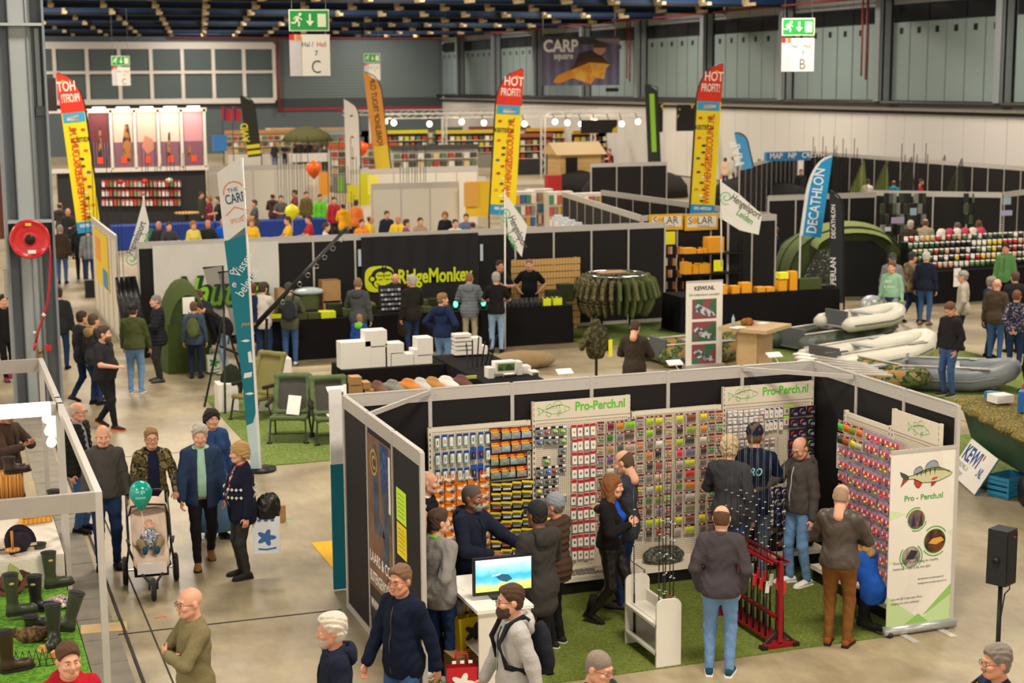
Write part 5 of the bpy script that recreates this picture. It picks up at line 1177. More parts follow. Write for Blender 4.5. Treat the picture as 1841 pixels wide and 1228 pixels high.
P('man in navy hooded sweater with hands on hips among white boxes', 797, 684, 1.78, face=150, top='hoodie', topc='1f2b4c', trs=J2, hair='short', hairc='8a6a48', arms=('hips', 'hips'), h=Mh, coat=.88, look=-.7)
P('man in dark brown cord coat seen from behind near camouflage boat', face=168, xy=HD(1141, 578, 1.76), H=1.76, top='coat', topc='3d352c', trs=JB, hair='short', hairc='4a3a2c', arms=('hold', 'hold'), h=Mh, nod=.5, coat=.74, fat=.3)
P('man in navy sweater and jeans passing the cardboard stack', 1392, 517, 1.8, face=-80, top='sweater', topc='1f2542', trs=J1, hair='short', hairc='6a4a34', legs='step', h=Fh)
gm, gmi = P('man in sage green printed sweater and grey jeans walking', 1600, 606, 1.8, face=-20, top='sweater', topc='8db595', trs=cloth('8c9aa2', var=.2), hair='short', hairc='6a4c34', legs='stepl', shoe='a08a60', h=Mh, coat=.95, fat=.1)
pn = PL(gmi['up']((.14, .145, 1.30)), gmi['TT'] @ np.array((-1, 0, 0)), (0, 0, 1))
mb = MB(); mb.text('Jack', pn, .02, 0, .11, 0, h=.03, shear=.3); mb.text('& Jones', pn, .02, -.12, .09, 0, h=.03, shear=.3); mb.build('lettering', plain('eef2ea'), gm)
mb = MB(); sdf_mesh(mb, [elp((0, 0, .93), (.185, .14, .10)), elp((-.02, .15, .80), (.07, .03, .14))], 0, .02, wr=.006); mb.build('tied_jacket', cloth('232c48'), gm)
P('man in grey cap and grey jacket behind the sage green sweater', face=10, xy=HD(1605, 456, 1.8), H=1.8, top='jacket', topc='77787c', trs=J3, hat=('cap', '4c4e54'), hair='short', hairc='4a3c30', h=Fh)
P('man in navy cap and brown patterned jacket near green bivvy', face=130, xy=HD(1640, 452, 1.78), H=1.78, top='jacket', topc=camo('7a6a50', '5c4e3a', '94805e', scale=8), trs=J3, hat=('cap', '3a3a40'), hair='short', hairc='4a3c30', legs='step', h=Fh)
P('white haired man in navy jacket and jeans with tan shoes', 1661, 584, 1.8, face=165, top='jacket', topc='1f2536', trs=J1, hair='grey', hairc='c8c2b8', shoe='a06c38', h=Fh, coat=.84, fat=.3)
P('grey man in dark leather vest beside the tackle racks', face=160, xy=HD(1637, 397, 1.78), H=1.78, top='jacket', topc='43362c', trs=J3, hair='grey', hairc='c4bcb2', h=Fh)
P('bald man in cream vest over plaid shirt at the tackle racks', face=178, xy=HD(1664, 394, 1.8), H=1.8, top='vest', topc='aaa186', shirt=cloth('5a4a44'), trs=JB, hair='bald', hairc='6a5040', h=Fh, fat=.4)
P('man in black jacket and jeans at the bait table', face=-150, xy=HD(1722, 401, 1.78), H=1.78, top='jacket', topc='1f2023', trs=J1, hair='short', hairc='6a5a48', arms=('pocket', 'pocket'), h=Fh)
P('man in slate t-shirt with hands clasped behind his back', face=176, xy=HD(1760, 397, 1.82), H=1.82, top='tee', topc='48657a', sleeve='short', trs=J4, hair='short', hairc='6a4a34', arms=('back', 'back'), h=Fh, fat=.2)
P('seller in green hooded top behind the bait table', face=-15, xy=HD(1809, 439, 1.78), H=1.78, top='hoodie', topc='56844e', trs=JB, hair='short', hairc='2c2420', h=Fh, skin='e')
P('man in grey cap and beige jacket looking over the boats', 1728, 630, 1.78, face=-95, top='jacket', topc='b4ab9b', trs=cloth('2a3040'), hat=('cap', '98948c'), hair='short', hairc='8a8278', shoe='2a2c34', arms=('pocket', 'pocket'), h=Mh, coat=.82)
P('grey haired man in long navy coat among the boat viewers', 1776, 643, 1.76, face=110, top='coat', topc='29334a', trs=J3, hair='grey', hairc='8a8278', h=Mh, coat=.66)
P('bald man in brown jacket and jeans among the boat viewers', 1787, 648, 1.76, face=165, top='jacket', topc='4a3d31', trs=J1, hair='none', h=Mh, coat=.82, fat=.3)
P('man in dark jacket near the bait table at the right edge', face=-160, xy=HD(1826, 489, 1.8), H=1.8, top='jacket', topc='25252b', trs=JB, hair='short', hairc='5a4438', h=Mh)
P('auburn woman in navy jacket with floral sleeves, hands behind her back', 1822, 668, 1.68, face=170, top='jacket', topc=camo('20283f', '20283f', '2c2f46', 'a08a90', scale=30), trs=J3, hair='short', hairc='7a4a34', fem=1, arms=('back', 'back'), h=Mh, coat=.86)
P('young man in black hooded top and jeans looking down at boats', 1704, 712, 1.8, face=-40, top='hoodie', topc='272527', trs=J1, hair='short', hairc='6a4c38', arms=('pocket', 'pocket'), shoe='3a362e', sole='d8d4cc', h=Mh, nod=.6, coat=.9)
P('person in dark blue coat cut off by the right picture edge', face=-90, xy=G(1848, 706)[:2], H=1.7, top='coat', topc='20293f', trs=JB, hair='short', hairc='3a3028', h=Mh)
# things the visitors carry
def carrier(label, c, rz, W, Hh, m, printm=None, txt=None):
    t = thing('carrier_bag', label, 'bag', c, rz)
    mb = MB(); mb.add([(-W/2, -.05, Hh), (W/2, -.05, Hh), (W/2, .05, Hh), (-W/2, .05, Hh), (-W*.46, -.07, 0), (W*.46, -.07, 0), (W*.46, .07, 0), (-W*.46, .07, 0)], [(4, 5, 1, 0), (5, 6, 2, 1), (6, 7, 3, 2), (7, 4, 0, 3), (7, 6, 5, 4)]); mb.build('bag_body', m, t)
    for y in (-.05, .05): MB().tube([(-.07, y, Hh), (-.05, y*.5, Hh+.13), (.05, y*.5, Hh+.13), (.07, y, Hh)], .008, 5).build('handle', m, t)
    if printm:
        pl = PL((0, -.072, 0), (1, 0, 0), (0, .02/Hh, 1)); mb = MB()
        mb.prism([(.09*math.cos(a)*(1+.35*math.cos(5*a)), .2+.08*math.sin(a)*(1+.35*math.cos(5*a))) for a in np.linspace(0, 2*PI, 40)[:-1]], pl, .004)
        for k in range(3): mb.prism([(-.1+k*.08, .40), (-.06+k*.08, .40), (-.06+k*.08, .43), (-.1+k*.08, .43)], pl, .004)
        mb.stroke([(-.1, .06), (0, .05), (.12, .07)], .02, pl, .004)
        mb.build('bag_print', printm, t)
    return t
bp = G(480, 985, .35); carrier('white plastic carrier bag with blue splash print hanging from a hand', (bp[0], bp[1], .30), -.25, .34, .46, mat('e6eaf0', .3, var=.05), plain('3a6aa8'))
bp = G(384, 655, .2); carrier('small white and green carrier bag standing near the bivvies', (bp[0], bp[1], .05), .1, .3, .36, mat('dfe3dc', .3), plain('4a8a3a'))
bp = G(484, 916, .85); blob('handbag', 'black leather shoulder bag at the cardigan woman\'s side', 'handbag', (bp[0], bp[1]+.05, .72), (.16, .08, .2), mat('1f1d1d', .3, var=.1, bump=.2))
bp = G(1134, 950, .85); hb = blob('handbag', 'soft black handbag hanging below the auburn woman\'s hands', 'handbag', (bp[0], bp[1], .80), (.12, .09, .2), mat('19181a', .35, var=.15, bump=.3)); MB().tube([(-.07, 0, .3), (-.05, 0, .42), (0, 0, .45), (.05, 0, .42), (.07, 0, .3)], .009, 5).build('strap', BLACK, hb)
bp = G(716, 640); blob('rucksack', 'dark brown rucksack hanging by the hook display man', 'bag', (bp[0]+.15, bp[1]-.1, .45), (.18, .14, .32), cloth('2e2820'))
bp = G(490, 935); rbox('cardboard_box', 'small open cardboard box on the aisle behind the cardigan woman', 'box', tuple(bp), (.26, .3, .22), CARD, .3)
carrier('bright yellow bag with black print under the counter', (4.86, 14.72, .345), .15, .34, .36, mat('e8c81a', .35, var=.15, scale=9), plain('2a2620'))
carrier('red carrier bag with white print beside the counter front', (4.60, 14.26, .012), -.2, .3, .36, mat('c0202a', .35, var=.12, scale=9), WCARD)
# pattern bands on the cardigan
mb = MB()
for z in (1.12, 1.22):
    for k in range(22):
        a = k*2*PI/22; 
        if abs(a-PI/2) < .35: continue
        mb.box((.207*math.cos(a), .197*math.sin(a)+.02, z-.07), (.028, .012, .03), (0, PI/4, a-PI/2))
    
tag(mb.build('knit_pattern', cloth('d8d2c4'), wm), kind='stuff')
# stroller and baby
st = G(274, 1060)
sr = thing('stroller', 'beige and black three wheeled stroller with a sleeping baby', 'stroller', (st[0], st[1], 0), facing(0, 0, 2, st[:2])+PI)
BG = cloth('cdb8a4', name='beige_fabric'); FR = mat('26262a', .4, .3, name='stroller_frame')
def sw(c, r, w_, nm):
    t = MB(); V = [(r*math.cos(a), r*math.sin(a)) for a in np.linspace(0, 2*PI, 19)[:-1]]
    t.tube([(c[0], c[1]+x, c[2]+z) for x, z in V], w_, 8, closed=True); wh = t.build(nm, mat('1b1b1c', .7), sr)
    MB().cyl((c[0], c[1], c[2]), .05, .06, 10, ax=0).build('hub', mat('b8b8b8', .3, .6), wh)
    m2 = MB()
    for a in np.linspace(0, 2*PI, 7)[:-1]: m2.bar(c, (c[0], c[1]+math.cos(a)*r*.95, c[2]+math.sin(a)*r*.95), .02, .012)
    tag(m2.build('spokes', mat('3a3a3c', .5), wh), kind='stuff')
sw((-.30, .30, .17), .145, .032, 'wheel'); sw((.30, .30, .17), .145, .032, 'wheel'); sw((0, -.42, .13), .11, .03, 'wheel')
for s in (-1, 1):
    MB().tube([(s*.24, .62, 1.03), (s*.25, .40, .75), (s*.25, .12, .48), (s*.16, -.15, .3), (s*.05, -.38, .22)], .016, 8).build('frame_tube', FR, sr)
    MB().tube([(s*.25, .12, .5), (s*.29, .3, .18)], .014, 8).build('frame_tube', FR, sr)
    MB().tube([(s*.25, .2, .56), (s*.27, -.02, .64), (s*.25, -.16, .62)], .017, 8).build('armrest', FR, sr)
MB().tube([(-.24, .62, 1.03), (-.15, .66, 1.06), (.15, .66, 1.06), (.24, .62, 1.03)], .02, 8).build('handlebar', BLACK, sr)
MB().bar((-.3, .3, .17), (.3, .3, .17), .022).build('axle', CHROME, sr)
MB().tube([(-.05, -.38, .22), (-.045, -.42, .13)], .012, 6).tube([(.05, -.38, .22), (.045, -.42, .13)], .012, 6).build('fork', FR, sr)
mb = MB(); mb.grid(lambda a, b: ((a-.5)*.42, [.50, .38, .22, .12, .02, -.12, -.2, -.22][int(round(b*7))], [.98, .82, .60, .47, .43, .43, .38, .28][int(round(b*7))]+.10*(2*a-1)**4), 9, 8)
ob = mb.build('seat', BG, sr); mo_ = ob.modifiers.new('thickness', 'SOLIDIFY'); mo_.thickness = .03
mb = MB(); mb.grid(lambda a, b: ((a-.5)*.46, .52-.20*b*math.cos(0)-.10*(1-(2*a-1)**2)*b, 1.0+.05*math.sin(b*PI)-.04*b-.12*(2*a-1)**4), 9, 6)
ob = mb.build('canopy', BG, sr); ob.modifiers.new('thickness', 'SOLIDIFY').thickness = .015
MB().tube([(-.23, .3, .85), (-.2, .26, .97), (0, .22, 1.0), (.2, .26, .97), (.23, .3, .85)], .012, 7).build('canopy_edge', BLACK, sr)
MB().b2((-.17, -.25, .27), (.17, -.20, .40)).build('footrest', mat('d8d2cc', .6), sr)
MB().b2((-.2, -.05, .18), (.2, .3, .34)).build('basket', cloth('1d1d20'), sr)
M_ = Matrix.Translation((st[0], st[1], 0)) @ Matrix.Rotation(sr.rotation_euler.z, 4, 'Z')
ba = thing('baby', 'baby lying asleep in the stroller in a checked blue top', 'baby', tuple(M_ @ Vector((0, .15, .56))), sr.rotation_euler.z)
Rb = rotx(-PI/2-.65) if False else rotx(-.62) @ rotx(0)
bm = MB(); Rh = rotz(PI) @ rotx(.75)
merge(bm, xf(head_geo(.0085), rotz(PI+.35) @ rotx(.9), (0, .11, .17), .66))
for s in (-1, 1): bm.ell((s*.075, -.12, .11), (.022, .022, .02), 8); 
bm.build('body', [SKIN['c'], SKIN['c'], EYED, LIP['c']], ba)
mb = MB(); sdf_mesh(mb, [cone((0, .04, .08), (0, -.06, .0), .075, .085), cone((.07, .03, .08), (.10, -.05, .06), .034, .03), cone((.10, -.05, .06), (.085, -.1, .10), .03, .025), cone((-.07, .03, .08), (-.10, -.05, .06), .034, .03), cone((-.10, -.05, .06), (-.085, -.1, .10), .03, .025)], 0, .012, wr=.003); mb.build('shirt', camo('2a3a56', 'c8d0d8', '3a4a68', 'e0e4e8', scale=34), ba)
mb = MB(); sdf_mesh(mb, [cone((s*.05, -.08, -.02), (s*.12, -.19, .04), .05, .042) for s in (-1, 1)]+[cone((s*.12, -.19, .04), (s*.075, -.28, -.02), .042, .035) for s in (-1, 1)], 0, .012, wr=.003); mb.build('trousers', cloth('8a7a5c'), ba)
for s in (-1, 1): mb = MB(); mb.ell((s*.07, -.33, -.02), (.035, .04, .055), 10); mb.build('shoe', cloth('2a4a66'), ba)
bl = G(252, 905, 1.12); bo = thing('balloon', 'teal balloon with white print floating beside the stroller handle', 'balloon', (bl[0], bl[1]-.1, 1.24))
TB = mat('12a08e', .2, var=.04, spec=.6)
MB().lathe((0, 0, 0), [(.008, -.19), (.02, -.17), (.07, -.12), (.125, -.02), (.135, .05), (.11, .12), (.06, .165), (0, .18)], 22).build('balloon_skin', TB, bo)
MB().text('ik ga', PL((-.07, -.128, .03), (1, 0, 0)), 0, .03, .06, 0, h=.006).text('vissen', PL((-.08, -.128, .03), (1, 0, 0)), 0, -.04, .05, 0, h=.006).build('lettering', plain('bfe8dc'), bo)
MB().tube([(0, 0, -.19), (.03, .05, -.4), (.02, .1, -.6)], .002, 4).build('string', WCARD, bo)
# ================================================================== THE STANDS BEHIND
def fb(name, label, cat, px0, py0, px1, py1, Y, dep, m, group=None, z0=None, rz=0):
    a, b = onY(px0, py1, Y), onY(px1, py0, Y); z = a[2] if z0 is None else z0
    return MB().box((0, 0, (b[2]-z)/2), (b[0]-a[0], dep, b[2]-z)).build(name, m, None, ((a[0]+b[0])/2, Y+dep/2, z), rz, label, cat, group)
def clothtable(label, x0, x1, y0, y1, h=.88):
    t = thing('draped_table', label, 'table', (x0, y0, 0)); mb = MB(); n = 40; per = []
    for (ax, ay), (bx, by) in (((0, 0), (x1-x0, 0)), ((x1-x0, 0), (x1-x0, y1-y0)), ((x1-x0, y1-y0), (0, y1-y0)), ((0, y1-y0), (0, 0))):
        for k in range(n): f = k/n; per.append((ax+(bx-ax)*f, ay+(by-ay)*f))
    m = len(per); c = np.array(((x1-x0)/2, (y1-y0)/2)); V = []
    for i, p in enumerate(per):
        d = np.array(p)-c; d /= np.linalg.norm(d); V.append((*p, h)); q = np.array(p)+d*(.02+.018*math.sin(i*1.9)+.012*math.sin(i*.7)); V.append((*q, .01))
    mb.add(V, [(2*i, 2*i+1, 2*((i+1) % m)+1, 2*((i+1) % m)) for i in range(m)], 0, True); mb.build('tablecloth', BLACKC, t)
    MB().b2((0, 0, h-.02), (x1-x0, y1-y0, h+.004)).build('tabletop', BLACKC, t); return t
WY = 36.6
booth('exhibition_wall', 'long black panel wall behind tackle tables and timber screen', ((4.3, WY), (17.3, WY)), 13)
booth('exhibition_wall', 'cream side wall with yellow and blue posters left of the bivvies', ((4.05, 44.3), (4.05, 38.6)), 5, pm=mat('d8cfba', .5))
po = MB().b2((4.02, 40.4, .9), (4.035, 43.6, 2.3)).build('yellow_poster', plain('e8c22a', .6), None, None, 0, 'yellow poster with blue panel on the cream side wall', 'poster')
MB().b2((4.01, 40.6, .95), (4.022, 41.7, 1.4)).build('blue_panel', plain('3a8ab8', .6), po); MB().b2((4.01, 42.2, 1.5), (4.022, 43.4, 2.1)).build('orange_panel', plain('e89a2a', .6), po)
sh = thing('white_sheet', 'crumpled white sheet banner with green lettering behind the bivvies', 'banner', (4.62, WY-.06, 0))
mb = MB(); mb.grid(lambda a, b: (a*2.85, -.02-.012*math.sin(a*41+b*6)-.01*math.sin(a*17-b*13), .3+b*2.12), 60, 10); mb.build('sheet', mat('d5d2cb', .8, var=.05), sh)
pq = PL((0, -.06, 0), (1, 0, 0)); mb = MB(); mb.text('Nautika', pq, .42, 1.02, .92, 0, bold=.07, shear=.35, sx=.72); mb.build('lettering', plain('163c1a'), sh)
MB().text('Nautika', PL((0, -.066, 0), (1, 0, 0)), .42, 1.02, .92, 0, bold=.012, shear=.35, sx=.72).build('lettering', plain('86c62c'), sh)
rm = thing('stand_banner', 'black hanging banner with yellow animal face emblem and lettering', 'banner', (9.43, WY-.07, 0))
mb = MB(); mb.grid(lambda a, b: (a*2.9, -.015-.02*math.sin(a*38+.6*math.sin(b*4)), .75+b*1.68), 64, 8); mb.build('banner_cloth', mat('1d191c', .75, var=.1), rm)
YG = plain('d4dc1c', .6); pr_ = PL((0, -.05, 0), (1, 0, 0)); pr2 = PL((0, -.055, 0), (1, 0, 0)); pr3 = PL((0, -.060, 0), (1, 0, 0))
E2 = lambda cx, cy, rx, ry, n=20, p=1.: [(cx+rx*np.sign(math.cos(a))*abs(math.cos(a))**p, cy+ry*np.sign(math.sin(a))*abs(math.sin(a))**p) for a in np.linspace(0, 2*PI, n+1)[:-1]]
MB().prism(E2(.42, 1.43, .36, .31, 28, .6), pr_, .002).build('emblem_field', YG, rm)
MB().prism(E2(.5, 1.44, .29, .25, 24, .8), pr2, .001).prism(E2(.24, 1.44, .09, .09), pr2, .001).prism([(.46, 1.66), (.5, 1.76), (.53, 1.68), (.58, 1.75), (.6, 1.66)], pr2, .001).build('emblem_outline', plain('1c1a1c'), rm)
MB().prism(E2(.52, 1.32, .24, .11, 24, .8), pr3, .001).prism(E2(.43, 1.50, .11, .10), pr3, .001).prism(E2(.62, 1.50, .11, .10), pr3, .001).prism(E2(.24, 1.44, .055, .055), pr3, .001).build('emblem_face', YG, rm)
pr4 = PL((0, -.064, 0), (1, 0, 0)); MB().stroke([(.34, 1.33), (.44, 1.27), (.56, 1.26), (.68, 1.32)], .022, pr4, 0).stroke([(.36, 1.53), (.44, 1.5), (.51, 1.52)], .022, pr4, 0).stroke([(.55, 1.52), (.62, 1.5), (.69, 1.53)], .022, pr4, 0).build('emblem_lines', plain('1c1a1c'), rm)
wv = textgeo('RidgeMonkey', .03)[2]; MB().text('RidgeMonkey', pr_, .88, 1.30, .47, 0, bold=.03, sx=1.85/(wv*.47)).build('lettering', YG, rm)
for x in (-.08, 2.94): MB().b2((x, -.03, 1.75), (x+.07, -.01, 2.15)).build('hanging_clip', mat('b8c8d0', .3), rm)
clothtable('long black draped tackle table before the yellow emblem banner', 6.75, 13.85, 34.25, 35.35)
ts = thing('timber_screen', 'pale timber slat screen behind the stout seller', 'screen', (0, 0, 0)); a, b = onY(920, 590, 36.2), onY(1043, 462, 36.2)
TW = wood('b98f52', 'd0aa6c', 4)
for k in range(10):
    z = .12+k*(b[2]-.12)/10; MB().b2((a[0], 36.2-.012*(k % 2), z+.012), (b[0], 36.24-.012*(k % 2), z+(b[2]-.12)/10-.006)).build('plank', TW, ts)
for x in (a[0]+.1, b[0]-.1): MB().b2((x-.04, 36.24, 0), (x+.04, 36.32, b[2])).build('post', TW, ts)
TUR2 = mat('5d7430', .95, c2='77883e', scale=20, bump=.7, bscale=120, name='pale_turf')
for nm, x0, x1, y0, y1 in (('by the clothes rack', 13.95, 17.2, 33.5, 36.5), ('under the carp chairs', 4.75, 6.4, 24.7, 30.9), ('under the rubber boats', 16.9, 21.5, 25.2, 32.4), ('beside the blue crate', 14.4, 16.6, 18.6, 22.6)):
    MB().b2((x0, y0, 0), (x1, y1, .012)).build('turf_mat', TUR2, None, None, 0, 'green turf mat laid on the concrete '+nm, 'carpet')
MB().b2((4.45, 18.0, 0), (4.9, 20.2, .01)).build('yellow_mat', mat('e0ac14', .8, var=.08), None, None, 0, 'bright yellow mat on the aisle floor outside the stand wall', 'mat')
# goods on the long table
OLV, OLD, YB = cloth('4a5230'), cloth('2c3020'), plain('d4dc1c', .5)
i = 0
for px, w_, h_, c, yy in ((560, 26, 16, 'OLD', .3), (590, 30, 12, 'YB', .1), (566, 24, 11, 'OLV', .1), (604, 26, 22, 'OLD', .35), (628, 22, 14, 'OLV', .2), (670, 22, 14, 'OLD', .4), (762, 22, 20, 'OLV', .4), (785, 24, 22, 'OLD', .3), (800, 22, 14, 'OLV', .15), (770, 18, 10, 'OLV', .12), (988, 18, 10, 'YB', .3), (984, 16, 14, 'YB', .1), (1003, 18, 14, 'YB', .1), (1003, 36, 24, 'OLD', .5), (1020, 28, 34, 'OLD', .55), (470, 22, 14, 'OLV', .3), (497, 24, 12, 'YB', .5), (545, 16, 12, 'OLV', .12), (530, 14, 18, 'OLV', .5)):
    p = onY(px, 580, 34.25+yy); rbox('tackle_box', f'{dict(OLD="dark olive", OLV="olive", YB="yellow topped")[c]} tackle box on the long draped table, {nth(i)} of its row', 'box', (p[0], 34.4+yy, .885), (w_/84, .3, h_/84), {'OLD': OLD, 'OLV': OLV, 'YB': YB}[c], 0, 'tackle boxes on the long table'); i += 1
for k in range(13):
    p = onY(905+k*8.4, 560, 34.4); MB().cyl((0, 0, .09), .042, .18, 10).cyl((0, 0, .185), .044, .02, 10).build('bait_tub', mat('2a2a30', .4, c2='5a5a66', scale=9), None, (p[0], 34.40+.02*(k % 2), .885), 0, f'dark bait tub at the right end of the long table, {nth(k)} from its left', 'tub', 'dark bait tubs')
hd = thing('hook_display', 'black display board dotted with small packets on the long table', 'display', (onY(703, 575, 34.5)[0], 34.5, .885))
MB().box((0, .04, .33), (.52, .04, .62), (-.15, 0, 0)).build('board', BLACK, hd)
for r in range(5):
    for c in range(6): MB().box((-.2+c*.08, .0-.07+r*.018, .12+r*.105), (.06, .015, .05)).build('packet', mat(['c8c8cc', '8a9098', '6a7080'][(r+c) % 3], .3), hd)
for px, py in ((818, 556), (868, 556)):
    p = onY(px, py, 34.5); o = thing('green_lamp', 'glowing green bite alarm lamp on the long table beside '+('grey vest man' if px < 850 else 'black t-shirt man'), 'lamp', (p[0], 34.45, .885))
    MB().ell((0, 0, .14), (.05, .05, .07), 10).build('lamp_head', plain('2aff9a', .4, emit=14), o); MB().cyl((0, 0, .035), .05, .07, 10).build('base', BLACK, o)
for k, (x0, y0, x1, y1) in enumerate(((580, 504, 612, 545), (582, 540, 614, 575), (500, 520, 512, 545), (660, 545, 675, 575))): fb('cardboard_box', f'cardboard box stacked behind the long table, {nth(k)} from its top', 'box', x0, y0, x1, y1, 36.0, .4, CARD, 'cardboard behind the long table')
lb_ = thing('green_tub', 'tall olive tub with a clear wrapped lid behind the long table', 'tub', (onY(556, 560, 35.9)[0], 35.9, 0)); MB().lathe((0, 0, 0), [(.2, 0), (.24, 1.25)], 16).build('tub', OLV, lb_); MB().ell((0, 0, 1.3), (.36, .3, .1), 12).build('wrapped_lid', mat('b8c2c4', .2, var=.3, scale=12), lb_)
# round clothes rack
RC_ = (15.25, 34.95); cr = thing('clothes_rack', 'round clothes rack carrying camouflage and olive shirts', 'clothes rack', (RC_[0], RC_[1], 0))
MB().tube([(.72*math.cos(a), .72*math.sin(a), 1.47) for a in np.linspace(0, 2*PI, 25)[:-1]], .022, 8, closed=True).build('ring', CHROME, cr)
for k in range(4):
    a = k*PI/2+.4; MB().tube([(.72*math.cos(a),   .72*math.sin(a), 1.47), (.4*math.cos(a), .4*math.sin(a), .9), (.5*math.cos(a), .5*math.sin(a), .02)], .016, 6).build('leg', BLACK, cr)
MB().bar((-.7, 0, 1.47), (.7, 0, 1.47), .02).build('cross_bar', CHROME, cr)
fb('cardboard_box', 'flat cardboard box with yellow notices on the clothes rack', 'box', 1080, 489, 1130, 497, 34.9, .5, CARD, z0=1.495)
CM2 = camo('6b6346', '4b4a30', '8a8060', '2e2e22', scale=10); g0 = {}
for k in range(30):
    a = k*2*PI/30; left = math.cos(a-2.6) > -.1; mt = ('camo', CM2) if left else ('olive', cloth(['59633a', '4c5433', '646a44'][k % 3]))
    L = .85+.1*((k*7) % 5-2)*.4
    if mt[0]+str(k % 3) not in g0:
        mb = MB(); sdf_mesh(mb, [elp((0, 0, -.46), (.21, .05, L*.56)), cone((-.17, 0, -.12), (-.29, 0, -.48), .055, .05), cone((.17, 0, -.12), (.29, 0, -.48), .055, .05), elp((0, 0, -.12), (.17, .045, .06))], 0, .035, wr=.006)
        o = mb.build('hanging_shirt', mt[1]); g0[mt[0]+str(k % 3)] = o; o.parent = None
    else: o = copy_tree(g0[mt[0]+str(k % 3)])
    o.location = (RC_[0]+.75*math.cos(a), RC_[1]+.75*math.sin(a), 1.45); o.rotation_euler = (0, 0, a)
    tag(o, f'{"camouflage" if left else "olive"} shirt hanging on the round clothes rack, {nth(k)} around the ring', 'shirt', 'shirts on the round rack')
# bivvies
def bivvy(label, px, py, W, H, D, rz=0):
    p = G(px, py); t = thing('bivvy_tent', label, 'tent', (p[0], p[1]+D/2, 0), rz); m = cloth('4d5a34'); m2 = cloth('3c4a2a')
    def f(a, b): 
        th = a*PI; x = -math.cos(th)*W/2*(1-.25*(b-.5)**2*4*.3); z = math.sin(th)**.6*H*(1-.16*(2*b-1)**2); return (x, (b-.5)*D, z)
    mb = MB(); mb.grid(f, 17, 9); mb.build('tent_skin', m, t)
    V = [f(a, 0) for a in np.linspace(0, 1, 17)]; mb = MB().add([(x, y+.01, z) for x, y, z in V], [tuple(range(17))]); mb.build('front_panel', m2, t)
    V = [f(a, 1) for a in np.linspace(0, 1, 17)]; MB().add(V, [tuple(range(16, -1, -1))]).build('rear_panel', m, t)
    for b in (0, 1.): MB().tube([f(a, b) for a in np.linspace(0, 1, 17)], .018, 6).build('pole_sleeve', m2, t)
    return t
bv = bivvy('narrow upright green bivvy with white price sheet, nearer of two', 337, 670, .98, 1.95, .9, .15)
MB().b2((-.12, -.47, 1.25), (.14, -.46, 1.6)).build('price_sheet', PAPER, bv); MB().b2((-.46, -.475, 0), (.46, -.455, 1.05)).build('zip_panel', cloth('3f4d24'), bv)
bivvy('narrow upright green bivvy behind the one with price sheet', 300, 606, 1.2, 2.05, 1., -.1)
TBK = mat('1a1a1c', .25, var=.2, scale=9, bump=.3, bscale=30)
for k in range(4): a = onY(232+k*9, 560-k*4, 36.0); MB().tube([(a[0], 35.9, .02), (a[0]-.12, 36.35, 1.3), (a[0]-.16, 36.5, 1.75)], [.1, .1, .07], 9).build('wrapped_tube', TBK, None, None, 0, f'black plastic wrapped rod bag leaning on panel, {nth(k)} from the cream wall', 'bag', 'wrapped rod bags')
NM = mat('14161a', .8, alpha=.55, var=0, name='net_mesh')
for k, (x0, y0, x1, y1, Y) in enumerate(((365, 482, 405, 560, 32.3), (392, 490, 432, 575, 31.8))):
    a, b = onY(x0, y0, Y), onY(x1, y1, Y); t = thing('landing_net', f'black framed landing net standing behind the teal flag, {"broad" if k == 0 else "narrow"} one', 'net', (0, 0, 0))
    P = [(a[0], Y, a[2]), (b[0], Y+.1, a[2]+.02), (b[0]-.05, Y-.1, .55), ((a[0]+b[0])/2+.1, Y-.2, .02)]
    MB().tube([P[0], P[1], P[2], P[3], P[2], P[0]], .022, 6).build('frame', BLACK, t); MB().add([P[0], P[1], P[2]], [(0, 1, 2)]).build('mesh', NM, t)
tr = thing('weigh_tripod', 'black weighing tripod hung with dark gear beside the teal flag', 'tripod', (*G(408, 735)[:2], 0))
for k in range(3): a = k*2.09+.3; MB().bar((0, 0, 1.75), (.5*math.cos(a), .5*math.sin(a), 0), .035).build('leg', BLACK, tr)
MB().bar((-.1, 0, 1.2), (.5, -.1, .9), .04).build('arm', BLACK, tr); MB().ell((.1, 0, .45), (.22, .2, .4), 12).build('hanging_sling', cloth('24281e'), tr)
rb_ = thing('rod_bundle', 'slanting bundle of long black rods rising over the tackle table', 'rods', (0, 0, 0)); a, b = onY(458, 592, 32.), onY(625, 413, 32.)
for k in range(4): MB().tube([a+np.array((.05*k-.1, .03*k, .03*(k % 2))), b+np.array((.04*k-.06, .06*k, .05*(k % 2)))], [.03, .012], 6).build('rod', mat('1b1a1c', .3), rb_)
MB().bar(a+np.array((.25, 0, .2)), (a[0]+.2, 32.1, 0), .05).build('support', BLACK, rb_)
for q in range(8): c = a+(b-a)*(.3+.09*q); MB().tube([c+np.array((.05*math.cos(t), 0, .05*math.sin(t)-.06)) for t in np.linspace(0, 6, 7)], .006, 4).build('rod_ring', CHROME, rb_)
